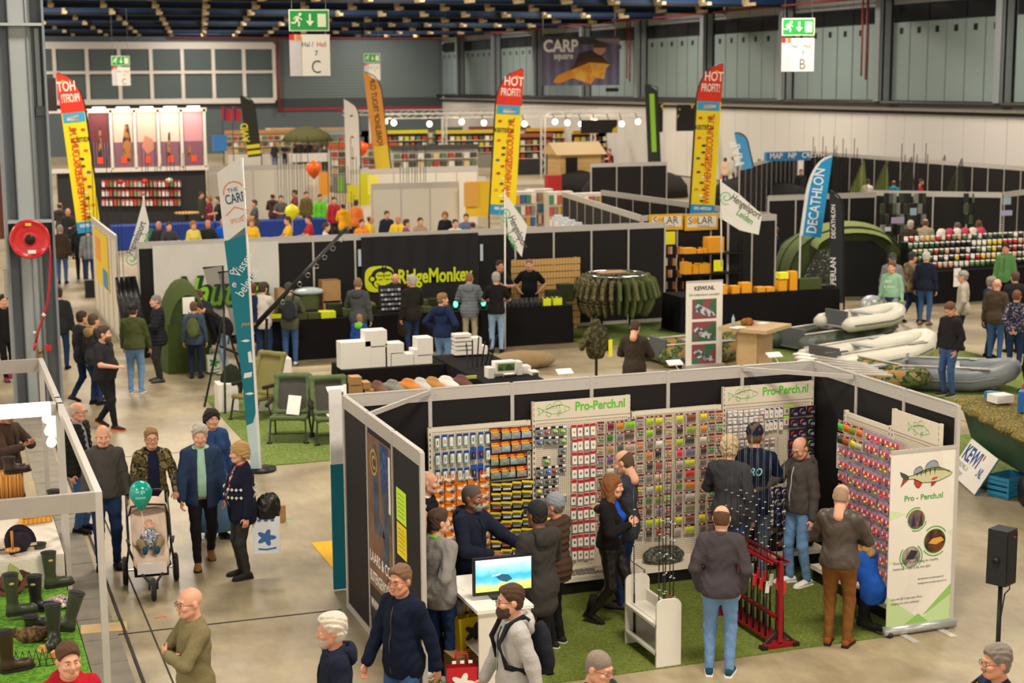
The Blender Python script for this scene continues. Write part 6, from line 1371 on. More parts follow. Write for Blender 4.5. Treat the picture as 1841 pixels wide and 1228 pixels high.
# carp chairs
def carp_chair(label, px, py, rz, pad, mid, hi=.95):
    p = G(px, py); t = thing('carp_chair', label, 'chair', (p[0], p[1], .012), rz, 'padded carp chairs'); L = mat('3a3c3a', .4, .4, name='chair_metal')
    sdf = lambda P, m, nm: (lambda mb: mb.build(nm, m, t))(sdf_mesh(MB(), P, 0, .028, wr=.005))
    A, B, C, D = (-.27, -.30, .42), (.27, -.30, .42), (.27, .18, .36), (-.27, .18, .36)
    sdf([cone(A, B, .045, .045), cone(B, C, .045, .045), cone(C, D, .045, .045), cone(D, A, .045, .045)], pad, 'seat_edge')
    MB().add([np.array(q)+np.array((0, 0, .01)) for q in (A, B, C, D)], [(0, 1, 2, 3)]).build('seat', mid, t)
    E_, F_ = (-.27, .48, hi), (.27, .48, hi); D2, C2 = (-.28, .2, .42), (.28, .2, .42)
    sdf([cone(D2, E_, .055, .05), cone(E_, F_, .06, .06), cone(F_, C2, .05, .055), cone(D2, C2, .05, .05)], pad, 'back_edge')
    MB().add([D2, C2, F_, E_], [(0, 1, 2, 3)]).build('backrest', mid, t)
    for s in (-1, 1):
        MB().tube([(s*.36, -.22, .62), (s*.36, .1, .62), (s*.33, .32, .66)], [.035, .035, .025], 8).build('armrest', cloth('2f2c2a'), t); MB().bar((s*.35, -.1, .6), (s*.31, -.05, .4), .02).build('arm_support', L, t)
        for y0, y1 in ((-.28, -.36), (.16, .36)):
            lg = MB().bar((s*.29, y0, .4), (s*.31, y1, .02), .028).build('leg', L, t); MB().cyl((s*.31, y1, .012), .05, .022, 10).build('foot', BLACK, lg)
    MB().bar((-.31, -.33, .16), (.31, -.33, .16), .018).build('stretcher', L, t)
    return t
G1, G2 = cloth('5c6a4a'), cloth('4c4a46'); BR = cloth('7d7748')
c1 = carp_chair('green padded carp chair with white price card, second from the teal flag', 523, 790, -.35, G1, G2, 1.0); MB().box((.05, .12, .56), (.22, .01, .34), (-.5, .1, 0)).build('price_card', PAPER, c1)
c2 = carp_chair('green padded carp chair nearest the black stand corner', 598, 792, -.1, G1, G2, .98)
c3 = carp_chair('khaki carp chair half behind the teal flag', 462, 752, -.9, BR, BR, 1.1)
MB().box((-.02, -.1, .45), (.16, .22, .01)).build('price_card', PAPER, c2)
for k, (x0, y0, x1, y1, Y, lb) in enumerate(((470, 645, 524, 690, 30.6, 'large long white box on turf behind khaki chair'), (393, 690, 428, 722, 29.2, 'white carton on floor beside the weighing tripod'), (466, 684, 486, 712, 29.0, 'small white printer shaped box behind khaki chair'))): fb('white_box', lb, 'box', x0, y0, x1, y1, Y, .45, WHITE, z0=.012)
blob('luggage_bag', 'brown camouflage luggage bag with price sheet behind the chairs', 'bag', (*G(528, 722)[:2], .012), (.45, .3, .32), camo('3c3026', '2a221c', '4e3e2c', scale=14), h=.04)
fb('price_sheet', 'handwritten price sheet on brown camouflage bag', 'paper', 513, 684, 537, 705, 28.0, .01, PAPER)
for k in range(3): a, b = onY(520, 672+k*11, 31.4-k*.35), onY(606, 667+k*11, 31.4-k*.35); MB().tube([a, b], .13, 10).build('rolled_mat', cloth('b3a68a'), None, None, 0, f'beige rolled mat lying behind the carp chairs, {["rear", "middle", "front"][k]} one', 'mat', 'beige rolled mats')
# black tables with white boxes and fish cushions
clothtable('black draped table stacked with white boxes', 6.85, 8.75, 27.9, 28.9, .86)
clothtable('black draped table running along the side of the boxes', 8.8, 9.9, 25.6, 28.9, .86)
clothtable('low black draped table of fish cushions', 6.5, 8.75, 25.6, 26.9, .62)
WB = ((62, 200, 305, 420, 0), (310, 245, 440, 390, 0), (262, 108, 440, 246, 1), (430, 220, 470, 390, 0), (472, 215, 580, 300, 1), (480, 300, 598, 390, 0), (600, 305, 660, 370, 0), (665, 270, 695, 350, 0), (696, 170, 820, 316, 1), (696, 317, 815, 365, 0))
for k, (x0, y0, x1, y1, up_) in enumerate(WB): fb('white_box', f'white carton on the black table, {nth(k)} from the left end', 'box', 600+.2173*x0, 570+.2173*y0, 600+.2173*x1, 570+.2173*y1, 28.05, .34, WHITE, 'white cartons on the black table', None if up_ else .865)
WB = ((1005, 140, 1140, 172), (1005, 174, 1145, 205), (1010, 207, 1140, 240), (1008, 242, 1145, 275), (1005, 277, 1140, 318), (1150, 170, 1225, 310), (1228, 240, 1272, 310))
for k, (x0, y0, x1, y1) in enumerate(WB): fb('white_box', f'white carton at the far end of the side table, {nth(k)} counted from the pile top', 'box', 600+.2173*x0, 570+.2173*y0, 600+.2173*x1, 570+.2173*y1, 28.5, .25, WHITE, 'white cartons on the side table')
WB = ((1340, 365, 1512, 470), (1330, 472, 1408, 550), (1412, 472, 1500, 545), (1280, 420, 1326, 545), (1518, 370, 1562, 480), (1570, 405, 1632, 500), (1640, 450, 1700, 520))
for k, (x0, y0, x1, y1) in enumerate(WB):
    o = fb('white_box', f'white carton at the near end of the side table, {nth(k)} of its cluster', 'box', 600+.2173*x0, 570+.2173*y0, 600+.2173*x1, 570+.2173*y1, 26.2+.1*(k % 3), .22, WHITE, 'white cartons at the near table end')
    if k in (0, 1, 2, 6): d = o.data.vertices; xs = [v.co.x for v in d]; zs = [v.co.z for v in d]; MB().b2((min(xs)*.8, -.115, max(zs)*.2), (max(xs)*.8, -.111, max(zs)*.85)).build('box_picture', mat('5a7a3a', .5, c2='2f4a2a', scale=9), o)
fish = None
for k, (x, c, lb) in enumerate(((365, '6a4a34', 'brown'), (490, '7a7a72', 'dark grey'), (620, 'c07a34', 'orange brown'), (720, 'b4b6b4', 'pale grey'), (820, 'a8763a', 'golden brown'), (930, 'd8d0c8', 'white and red'), (1060, '5a342c', 'dark maroon'))):
    p = onY(600+.2173*x, 700, 26.1); loc = (p[0], 26.15, .625)
    if fish is None:
        mb = MB(); sdf_mesh(mb, [elp((0, .0, .15), (.11, .36, .15)), elp((0, .42, .12), (.03, .14, .12)), elp((0, -.02, .30), (.03, .16, .07)), elp((0, -.33, .11), (.07, .09, .07))], 0, .025, cuts=[((0, 0, -1), 0)])
        fish = mb.build('fish_cushion', objm(.7), None, loc, .35); o = fish
    else: o = copy_tree(fish, loc, .35+.1*(k % 3))
    o.color = (*lin(c), 1); tag(o, f'{lb} fish shaped cushion lying on the low black table', 'cushion', 'fish cushions')
for k, (x0, y0, x1, y1) in enumerate(((145, 495, 232, 565), (152, 567, 240, 645), (245, 540, 305, 600), (258, 602, 335, 640))): fb('cardboard_box', f'small brown box beside the fish cushions, {nth(k)} from the table corner', 'box', 600+.2173*x0, 570+.2173*y0, 600+.2173*x1, 570+.2173*y1, 26.0, .25, CARD, 'brown boxes by the cushions', None if k in (0, 2) else .625)
fb('green_book', 'green framed yellow card standing among the cartons', 'card', 837, 675, 857, 694, 26.3, .03, plain('c8cf5a'), z0=.865)
o = blob('rolled_cover', 'long beige rolled boat cover lying on the aisle', 'roll', (*G(935, 662)[:2], 0), (.8, .3, .22), cloth('9a8462'), h=.05)
qc = thing('camera_rig', 'black spindly rod pod standing on the side table', 'rig', (9.3, 27.3, .865))
for k in range(6): MB().bar((.1*(k-3), .05*k, .0), (-.3+.12*k, .1, .45+.05*(k % 3)), .02).build('rod', BLACK, qc)
# coat on a stand
mn = thing('coat_stand', 'dark olive camouflage coat hung on a low stand', 'coat', (*G(1072, 684)[:2], 0), .3)
mb = MB(); sdf_mesh(mb, [elp((0, 0, .78), (.25, .17, .42)), cone((-.2, 0, 1.02), (-.42, -.05, .72), .08, .06), cone((.2, 0, 1.02), (.33, 0, .62), .08, .06), elp((0, .03, 1.16), (.12, .11, .12))], 0, .03, wr=.012, cuts=[((0, 0, -1), -.45)]); mb.build('coat', camo('3c3a26', '2a2a1c', '4e4a30', '5c5438', scale=12), mn)
MB().bar((0, 0, 0), (0, 0, 1.32), .04).build('pole', BLACK, mn); MB().cyl((0, 0, .02), .25, .04, 16).build('base', BLACK, mn); MB().box((.27, -.12, .65), (.1, .01, .35)).build('yellow_tag', YPAPER, mn)
# rubber boat roll-up
a, b = G(1232, 664), G(1292, 660); kb = thing('rollup_banner', 'white roll-up banner with four boat pictures', 'banner', tuple(a), math.atan2(b[1]-a[1], b[0]-a[0])); W_ = .84; H_ = onY(1260, 507, a[1])[2]
MB().b2((0, -.005, .08), (W_, .005, H_)).build('banner_sheet', WHITE, kb); MB().b2((-.03, -.1, 0), (W_+.03, .1, .09)).build('cassette', ALU, kb); MB().b2((0, -.012, H_), (W_, .012, H_+.03)).build('top_rail', ALU, kb)
pk = PL((0, -.0055, 0), (1, 0, 0)); MB().text('KEWI.NL', pk, W_/2, H_-.17, .12, 0, bold=.03, align='c').build('lettering', plain('2a2624'), kb); MB().text('De rubberboot specialist', pk, W_/2, H_-.29, .075, 0, align='c', sx=.92).build('lettering', plain('4a4644'), kb)
for k in range(4):
    z = H_-.78-k*.48; MB().prism([(.14, z), (.70, z), (.70, z+.42), (.14, z+.42)], pk, .001).build('boat_picture', mat('3a6a4a', .5, c2='8a4a50', scale=2.5, thr=(.47, .53)), kb)
    MB().prism([(.18, z+.25), (.28, z+.32), (.62, z+.14), (.68, z+.06), (.5, z+.05), (.25, z+.14)], PL((0, -.007, 0), (1, 0, 0)), .001).build('boat_shape', mat('c8ccd0', .5, c2='4a5058', scale=9), kb)
# timber table
p = (G(1357, 585, .98)+G(1357, 585, .98))/2; wt = thing('timber_table', 'square pale timber table on a plank pedestal', 'table', (p[0], p[1], 0), .62); WO = wood('a58a62', 'c4a87c', 5)
for k in range(5): MB().b2((-.6+k*.24, -.55, .91), (-.6+k*.24+.236, .55, .985)).build('plank', WO, wt)
for k in range(4): MB().b2((-.32+k*.16, -.26, 0), (-.32+k*.16+.157, -.22, .91)).b2((-.32+k*.16, .22, 0), (-.32+k*.16+.157, .26, .91)).build('plank', WO, wt)
for s in (-1, 1): MB().b2((s*.32-.02, -.22, 0), (s*.32+.02, .22, .91)).build('side_plank', WO, wt)
bt = thing('water_bottle', 'small clear water bottle on the timber table', 'bottle', (p[0]-.45, p[1]+.1, .99)); MB().lathe((0, 0, 0), [(.035, 0), (.035, .15), (.015, .19), (.015, .21)], 10).build('bottle', mat('b8d0dc', .1, alpha=.7, var=0), bt); MB().cyl((0, 0, .22), .017, .02, 8).build('cap', plain('3a6ac0'), bt)
blob('snack_bag', 'crumpled brown and yellow snack bag on timber table', 'bag', (p[0]-.15, p[1]+.05, .987), (.15, .1, .09), camo('3a3226', 'a89a3a', '4a3a2a', 'c83a2a', scale=14)); rbox('white_tray', 'flat white tray on the timber table', 'tray', (p[0]+.2, p[1]+.05, .987), (.24, .16, .03), WHITE, .5)
rbox('papers', 'loose papers on the left corner of timber table', 'paper', (p[0]-.5, p[1]-.2, .987), (.3, .2, .015), PAPER, .4)
bn = thing('dome_bin', 'grey dome topped litter bin in the aisle', 'bin', tuple(G(1566, 596))); MB().lathe((0, 0, 0), [(.25, 0), (.27, .55)], 20).build('bin_body', mat('8f9090', .4, .2), bn); MB().lathe((0, 0, .55), [(.29, 0), (.29, .06), (.26, .2), (.15, .31), (0, .34)], 20).build('dome_lid', mat('b4b6b8', .3, .2), bn)
# rubber boats
def boat(label, px0, py0, px1, py1, beam, r, mt, mf, seat=True, z=.0, oars=True, moss='6a6c70'):
    a, b = G(px0, py0), G(px1, py1); d = b-a; L = np.linalg.norm(d[:2]); t = thing('rubber_boat', label, 'boat', (a[0], a[1], .013+z), math.atan2(d[1], d[0])); w_ = beam/2-r
    S_ = [(-.0, s*w_, r) for s in (1,)]; P = [(-.15, w_, r), (0, w_, r), (L*.3, w_, r), (L*.62, w_, r*1.05), (L*.82, w_*.75, r*1.35), (L*.95, w_*.3, r*1.75), (L*.97, 0, r*1.85)]
    P = P+[(x, -y, zz) for x, y, zz in P[:-1][::-1]]; R_ = [r*.55, r, r, r, r, r*.95, r*.95]; R_ = R_+R_[:-1][::-1]
    MB().tube(P, R_, 12).build('air_tube', mt, t)
    MB().tube([(x, y+(r*.98 if y > 0 else -r*.98 if y < 0 else 0), zz) for x, y, zz in P[1:-1] if y], .02, 5).build('rubbing_strip', plain(moss), t)
    MB().b2((0, -w_, .08), (L*.82, w_, .12)).build('floor_board', mf, t); MB().b2((.02, -w_+r*.6, .06), (.07, w_-r*.6, r*2+.12)).build('transom', mat('5a5c60', .5), t)
    if seat: MB().b2((L*.4, -w_, r*1.75), (L*.4+.22, w_, r*1.75+.04)).build('seat_board', mat('9aa0a2', .5), t)
    if oars:
        for s in (-1, 1): o = MB().tube([(.0, s*w_*.95, r*2.12), (L*.75, s*w_*1.02, r*2.15)], .022, 6).build('oar', ALU, t); MB().b2((L*.6, s*w_-.08, r*2.1), (L*.78, s*w_+.08, r*2.13)).build('oar_blade', mat('b8bcb8', .5), o)
    MB().tube([(L*.25, w_+r*.7, r*1.7), (L*.3, w_+r*.8, r*1.85), (L*.35, w_+r*.7, r*1.7)], .015, 5).build('grab_handle', plain('d8952a'), t)
    return t
GB_ = mat('73797d', .45, var=.06, scale=2); CB_ = camo('5d6a3c', '33402a', '8a8a5c', 'a87a44', scale=6); WBt = mat('d2cebf', .4, var=.04); DG_ = mat('5a5f5a', .5, c2='3f4a38', scale=3)
b1 = boat('large grey rubber boat beside the young man in black hoodie', 1625, 692, 1822, 700, 1.55, .22, GB_, mat('4f5356', .6)); 
b2_ = boat('cream rubber boat with oars laid across it', 1478, 672, 1668, 640, 1.5, .22, WBt, mat('8a8a80', .6))
b3_ = boat('dark camouflage rubber boat, farthest left on the boat turf', 1420, 632, 1600, 606, 1.35, .2, DG_, mat('6a6c66', .6))
boat('white rubber boat stacked on the dark camouflage boat', 1500, 628, 1612, 612, 1.2, .17, WBt, mat('a8a89c', .6), z=.42, oars=False)
boat('camouflage rubber boat lying against the stand wall', 1500, 676, 1655, 712, 1.2, .19, CB_, mat('4a5030', .6))
boat('camouflage rubber boat behind the boat picture banner', 1180, 655, 1330, 642, 1.4, .22, CB_, mat('4a5030', .6))
boat('small dark grey rubber boat beside the timber table', 1290, 632, 1345, 640, 1.2, .18, mat('4c4c50', .5), mat('3a3a3c', .6), oars=False)
for k in range(6): a, b = G(1460+k*6, 640+k*6, .62), G(1560+k*9, 655+k*4, .66); t = thing('loose_oar', f'white oar lying across the boats, {nth(k)} from the timber table', 'oar', (0, 0, 0), 0, 'loose white oars'); MB().tube([a, b], .025, 6).build('shaft', ALU, t); d = (b-a)/np.linalg.norm(b-a); MB().bar(a-d*.45, a, .17, .03).build('blade', WHITE, t)
# card stands on thin white rods
for px, py, lb in ((1015, 668, 'beside the white cartons'), (1213, 652, 'before the boat picture banner'), (1392, 638, 'beside the timber table'), (603, 700, 'at the carp chairs')):
    p = G(px, py, 1.05); t = thing('card_stand', 'white price plate on a bent rod '+lb, 'sign', (p[0], p[1], 0)); MB().box((0, 0, 1.05), (.28, .16, .02), (.4, 0, 0)).build('plate', PAPER, t); MB().tube([(0, .02, 1.04), (.12, -.1, .8), (.2, -.15, 0)], .012, 5).build('rod', WHITE, t)
# trailer boat and sign at the right
tb = thing('trailer_boat', 'green boat on trailer covered with camouflage netting and goods', 'boat', (14.95, 20.45, 0), math.atan2(-2.0, -.5)); HG = mat('2f4a34', .5, var=.1)
MB().add([(0, .0, .42), (3.6, .0, .42), (3.6, 1.5, .42), (0, 1.5, .42), (-.15, -.15, 1.0), (3.75, -.15, 1.0), (3.75, 1.65, 1.0), (-.15, 1.65, 1.0)], [(3, 2, 1, 0), (0, 1, 5, 4), (1, 2, 6, 5), (2, 3, 7, 6), (3, 0, 4, 7), (4, 5, 6, 7)]).build('hull', HG, tb)
MB().b2((-.2, -.2, .98), (3.8, -.1, 1.04)).build('gunwale', ALU, tb); NET = camo('7a6e3e', '4c5030', 'a08a4a', '5e5a38', scale=16)
mb = MB(); sdf_mesh(mb, [elp((x, y, 1.05), (.42, .45, .09)) for x in (0, .6, 1.2, 1.8, 2.4, 3.0, 3.5) for y in (.05, .5, 1.0)], 0, .05, wr=.02, wf=1.3); tag(mb.build('camouflage_net', NET, tb), kind='stuff')
for s in (.5, 2.6): MB().bar((s, -.2, .36), (s, 1.6, .36), .06).build('trailer_beam', ALU, tb)
MB().bar((-.2, .2, .34), (3.6, .2, .34), .07).build('trailer_beam', ALU, tb)
for s in (2.2, 2.75): MB().tube([(s, -.12, .22), (s, .02, .22)], .22, 16).build('wheel', BLACK, tb)
MB().bar((3.3, -.2, .25), (3.3, -.2, 1.0), .1).build('tail_post', ALU, tb)
TBM = Matrix.Translation((14.95, 20.45, 0)) @ Matrix.Rotation(tb.rotation_euler.z, 4, 'Z')
for k, (x, y, dx, dy, dz, c, lb) in enumerate(((.5, .2, .3, .25, .12, 'e8e4de', 'white'), (.9, .6, .35, .2, .4, 'e6e2da', 'tall white'), (1.2, .3, .22, .22, .3, '2f6ab0', 'blue'), (.3, .8, .3, .25, .2, 'b82a24', 'red'), (1.6, .7, .4, .25, .2, 'c03a30', 'wide red'), (.2, .2, .2, .15, .1, '3a7a9a', 'small teal'), (1.8, .15, .25, .15, .35, 'd8dce0', 'pale'), (1.1, .9, .3, .2, .25, 'c8502a', 'orange'), (2.2, .5, .3, .2, .2, 'e8e4de', 'farther white'))):
    p = TBM @ Vector((x, y, 1.17)); rbox('boat_accessory', f'{lb} boxed boat accessory on the netting', 'box', tuple(p), (dx, dy, dz), plain(c, .5), .4*k, 'boat accessories on the netting')
om = (14.72, 20.95); mt_ = thing('outboard_motor', 'grey electric outboard motor with battery box below the green hull', 'motor', (om[0], om[1], 0), .3)
mb = MB(); sdf_mesh(mb, [elp((0, 0, .55), (.2, .17, .16)), elp((-.12, 0, .5), (.14, .15, .13))], 0, .03); mb.build('cowling', mat('5a5c60', .35), mt_); MB().box((0, 0, .72), (.3, .2, .1)).build('battery_box', mat('c8c0ac', .5), mt_); MB().bar((.05, 0, .45), (.1, 0, 0), .06).build('shaft', BLACK, mt_)
MB().tube([(-.3, 0, .9), (-.15, .1, .5), (0, .1, .2)], .05, 8).build('tube', cloth('4a5040'), mt_)
cr_ = thing('blue_crate', 'blue plastic crate on the turf under the green boat', 'crate', (14.5, 18.95, .013), .3); BC = mat('2a7fa8', .4); W_, D_ = .5, .36
MB().b2((-W_/2, -D_/2, 0), (W_/2, D_/2, .02)).build('base', BC, cr_)
for s in (-1, 1):
    for z in (.03, .11, .19, .25): MB().b2((-W_/2, s*D_/2-.01, z), (W_/2, s*D_/2+.01, z+.05)).build('slat', BC, cr_); MB().b2((s*W_/2-.01, -D_/2+.01, z), (s*W_/2+.01, D_/2-.01, z+.05)).build('slat', BC, cr_)
for x in (-W_/2, 0, W_/2): MB().b2((x-.015, -D_/2-.012, 0), (x+.015, -D_/2+.012, .3)).build('rib', BC, cr_)
a, b = G(1709, 851), G(1754, 892); kd = b-a; L = np.linalg.norm(kd); u = kd/L; ks = thing('leaning_sign', 'white leaning board with blue letters and red flame mark', 'sign', (0, 0, 0)); up_ = np.array((.42, -.17, .75)); up_ /= np.linalg.norm(up_)
pl = PL(a+np.array((0, 0, .01)), u, up_); MB().prism([(0, 0), (L, 0), (L, .62), (0, .62)], pl, .02, 0, 1).build('sign_board', [WHITE, plain('2a6a9a')], ks); p2 = PL(pl.at([(0, 0)], .021)[0], u, up_)
BLU = plain('1d4a92'); wv = textgeo('KEWI', .03)[2]; MB().text('KEWI', p2, .08, .30, .34, 0, bold=.03, sx=L*.55/(wv*.34), h=.001).build('lettering', BLU, ks); MB().text('.NL', p2, L*.70, .22, .2, 0, bold=.03, h=.001, sx=.8).build('lettering', BLU, ks)
MB().prism(E2(L*.66, .50, .03, .05), p2, .001).build('red_flame', plain('d8402a'), ks); MB().text('DOKELWEG 18', p2, .06, .17, .11, 0, h=.001, sx=.7).text('SCHIEDAM', p2, .06, .05, .11, 0, h=.001, sx=.8).build('lettering', plain('7a8088'), ks)
# yellow tackle stand
booth('exhibition_wall', 'black wall under two yellow sun logo signs', ((17.6, 38.6), (20.6, 38.6)), 3)
for k, (x0, x1) in enumerate(((1168, 1228), (1231, 1291))):
    a, b = onY(x0, 415, 38.5), onY(x1, 384, 38.5); t = thing('logo_sign', f'yellow framed sign with sun logo over the yellow stand, {["left", "right"][k]} of the pair', 'sign', (a[0], 38.5, a[2])); W_, H_ = b[0]-a[0], b[2]-a[2]
    MB().b2((0, 0, 0), (W_, .05, H_)).build('yellow_frame', plain('e8b414'), t); MB().b2((.07, -.006, .08), (W_-.05, .0, H_-.06)).build('white_field', WHITE, t)
    p_ = PL((0, -.007, 0), (1, 0, 0)); MB().text('S', p_, .1, .17, .27, 0, h=.002).text('LAR', p_, .37, .17, .27, 0, h=.002).text('TACKLE', p_, .36, .08, .085, 0, h=.002, sx=1.2).build('lettering', plain('1f2a24'), t); MB().prism(E2(.29, .26, .085, .09), p_, .003).build('sun_disc', plain('f0b020'), t)
YS = plain('eaa21a', .5); clothtable('black draped table of yellow boxed gear at the aisle', 16.75, 21.1, 34.5, 35.5)
for k, (x0, y0, x1, y1, m) in enumerate(((1290, 512, 1308, 528, YS), (1316, 514, 1330, 532, YS), (1334, 508, 1352, 532, YS), (1362, 516, 1376, 534, YS), (1378, 516, 1393, 532, YS), (1400, 504, 1415, 530, YS), (1402, 490, 1418, 502, YPAPER), (1420, 488, 1434, 528, YS), (1437, 500, 1478, 530, OLV), (1478, 512, 1502, 528, BLACK), (1372, 526, 1386, 533, OLD), (1340, 528, 1360, 536, OLD), (1388, 524, 1412, 534, OLV))): fb('boxed_gear', f'{"yellow" if m in (YS, YPAPER) else "olive or black"} gear box on the black aisle table, {nth(k)} from its left', 'box', x0, y0, x1, y1, 34.6, .22, m, 'gear boxes on the aisle table', .885 if k != 6 else None)
sf = thing('gear_shelf', 'black wire shelf stacked with yellow boxes', 'shelving', (18.95, 37.2, 0))
for z in (.5, 1.02, 1.55): MB().b2((-.2, 0, z), (1.0, .4, z+.04)).build('shelf', BLACK, sf)
for x in (-.2, 1.0): MB().b2((x-.02, .2, 0), (x+.02, .24, 1.9)).build('upright', BLACK, sf)
for k, (x0, y0, x1, y1) in enumerate(((1231, 446, 1252, 463), (1254, 450, 1264, 462), (1265, 446, 1272, 462), (1273, 426, 1302, 461), (1231, 472, 1244, 489), (1246, 478, 1256, 490), (1257, 474, 1278, 490))): fb('boxed_gear', f'yellow gear box on the black wire shelf, {nth(k)} from its top left', 'box', x0, y0, x1, y1, 37.25, .3, YS, 'yellow boxes on wire shelf', 1.595 if k < 4 else 1.065)
for r in range(4):
    for c in range(9): p = onY(1194+c*4.2, 450+r*21, 38.56); MB().box((0, 0, 0), (.05, .03, .2)).build('hook_pack', plain(['1f1d1c', '3a302a', 'd8843a', 'c8c0b4'][(r*2+c) % 4]), None, tuple(p), 0, f'small orange and black packet on the yellow stand wall, {nth(c)} in {nth(r)} row', 'packet', 'packets on yellow stand wall')
for k, (x0, y0, x1, y1, Y) in enumerate(((1196, 416, 1214, 440, 38.5), (1283, 467, 1300, 488, 37.1))): fb('yellow_notice', f'yellow handwritten price notice on the yellow stand, {["on its wall", "on its shelf"][k]}', 'notice', x0, y0, x1, y1, Y, .01, YPAPER)
for k, (x0, y0, x1, y1) in enumerate(((1424, 395, 1446, 412), (1424, 412, 1440, 446), (1441, 412, 1462, 440), (1432, 444, 1450, 466), (1451, 441, 1468, 464), (1432, 467, 1450, 488), (1451, 466, 1466, 486), (1462, 420, 1476, 440))): fb('cardboard_box', f'cardboard box in the aisle pile behind the blue feather flag, {nth(k)} from its top', 'box', x0, y0, x1, y1, 46.0, .5, CARD, 'cardboard pile behind the flag')
o = fb('cooler', 'blue and grey tall cooler box by the cardboard pile', 'box', 1410, 446, 1437, 490, 45., .5, plain('1d6a94', .4)); MB().b2((-.2, -.27, .45), (.2, -.25, .68)).build('grey_lid', plain('50606a'), o)
# large bivvy
p = G(1545, 532); bv = thing('bivvy_tent', 'large green bivvy with black doorway and twin awnings', 'tent', (p[0]+.1, p[1]+1.6, 0), -.25)
def fbv(a, b): th = a*PI; return (-math.cos(th)*1.75, (b-.5)*3.0+.3*math.sin(th)*(b-.5), math.sin(th)**.65*1.95*(1-.55*max(0, b-.3)**1.6))
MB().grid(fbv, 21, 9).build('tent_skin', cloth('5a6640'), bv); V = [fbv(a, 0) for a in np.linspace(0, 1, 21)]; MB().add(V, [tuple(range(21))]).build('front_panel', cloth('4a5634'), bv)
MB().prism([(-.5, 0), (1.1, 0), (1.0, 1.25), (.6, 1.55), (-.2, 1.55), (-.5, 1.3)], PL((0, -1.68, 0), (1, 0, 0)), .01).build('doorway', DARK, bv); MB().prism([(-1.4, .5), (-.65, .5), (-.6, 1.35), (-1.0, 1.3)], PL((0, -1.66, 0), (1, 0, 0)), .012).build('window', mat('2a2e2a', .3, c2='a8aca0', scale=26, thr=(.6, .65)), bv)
for k in range(2): MB().grid(lambda a, b, k=k: (-math.cos(a*PI)*1.2*(1-.1*b), -1.5+k*.5-b*.55, 1.5+k*.12+.45*math.sin(a*PI)-b*.12), 13, 4).build('awning', cloth('7a8450'), bv)
for b_ in (0, .35, .7): MB().tube([fbv(a, b_) for a in np.linspace(0, 1, 21)], .03, 6).build('pole_sleeve', cloth('39432a'), bv)
for k, (px, py) in enumerate(((1462, 505), (1558, 512), (1610, 508))): pp = G(px, py); blob('gear_bag', f'dark olive gear bag on the floor before the large bivvy, {nth(k)} from the feather flags', 'bag', (pp[0], pp[1], 0), (.5, .3, .3), cloth('2c3222'), h=.05)
# bait tables at the right
clothtable('black draped bait table with hanging sheet in the right aisle', 25.0, 29.5, 36.6, 38.0); rbox('hanging_sheet', 'white sheet hanging over front of the bait table', 'paper', (26.0, 36.55, .45), (.22, .01, .5), PAPER)
JC = ['c8342c', 'e8e2d8', '2f5a34', '1f1d1f', 'e8c83a', 'd8a890', '6a8a5a', '3a3a40', 'f0ece4']; jar = None; q = 0
for r in range(5):
    st_ = thing('jar_rack', f'black stepped rack of bait jars, {nth(r)} row from the aisle', 'shelving', (25.1, 36.85+r*.22, .885), 0, 'stepped jar racks'); MB().b2((0, 0, 0), (4.2, .2, .05+r*.16)).build('step', BLACK, st_)
    for c in range(24):
        x, y, z = 25.2+c*.172, 36.95+r*.22, .94+r*.16
        if jar is None: jar = MB().lathe((0, 0, 0), [(.055, 0), (.055, .11)], 9, 0).lathe((0, 0, .112), [(.058, 0), (.058, .03), (0, .032)], 9, 1).build('bait_jar', [OBJ, WCARD], None, (x, y, z)); o = jar
        else: o = copy_tree(jar, (x, y, z))
        o.color = (*lin(JC[(c//3*5+r*2+(c % 2)*(r % 3)) % 9]), 1); tag(o, f'small bait jar on the stepped rack, {nth(c)} in {nth(r)} row from the aisle', 'jar', 'bait jars on the stepped racks')
for k in range(6): p = onY(1690+k*14, 488+(k % 2)*6, 37.9); t = MB().cyl((0, 0, 0), .15, .05, 14, ax=1).build('round_tin', plain(['e8dcd0', 'c83a5a'][k % 2]), None, (p[0], 37.9, 1.75), 0, f'round bait display disc above the jars, {nth(k)} from the left', 'display', 'round bait discs'); MB().bar((0, .02, 0), (0, .02, -.8), .02).build('stalk', BLACK, t)
o = fb('yellow_screen', 'yellow display panel behind the seller in green hooded top', 'panel', 1777, 463, 1812, 492, 39.5, .05, YPAPER); 
# ================================================================== FLAGS
def fplane(px, py, D, turn=0.):
    o = atD(px, py, D); a = math.atan2(o[0], o[1])+turn; return PL(o, (math.cos(a), -math.sin(a), 0))
def uv(pl, px, py):
    d = ray(px, py); t = ((pl.o-CP) @ pl.n)/(d @ pl.n); q = CP+d*t-pl.o; return (q @ pl.u, q @ pl.v)
def ppoly(pl, P): return [uv(pl, *p) for p in P]
def fin(root, pl, P, c, h=.0, t=.012, nm='print'):
    q = PL(pl.o+pl.n*h, pl.u, pl.v); A = ppoly(pl, P); ar = sum(A[i-1][0]*A[i][1]-A[i][0]*A[i-1][1] for i in range(len(A)))
    return MB().prism(A if ar > 0 else A[::-1], q, t).build(nm, c if not isinstance(c, str) else plain(c, .7), root)
def stand_pole(root, pl, top, foot_px, base=True):
    a = pl.at([uv(pl, *top)], -.03)[0]; f = (a[0], a[1], 0) if foot_px is None else pl.at([uv(pl, *foot_px)], -.03)[0]
    MB().tube([f, a], .02, 6).build('pole', BLACK, root)
    if base: MB().cyl((f[0], f[1], .03), .3, .06, 12).build('base', BLACK, root)
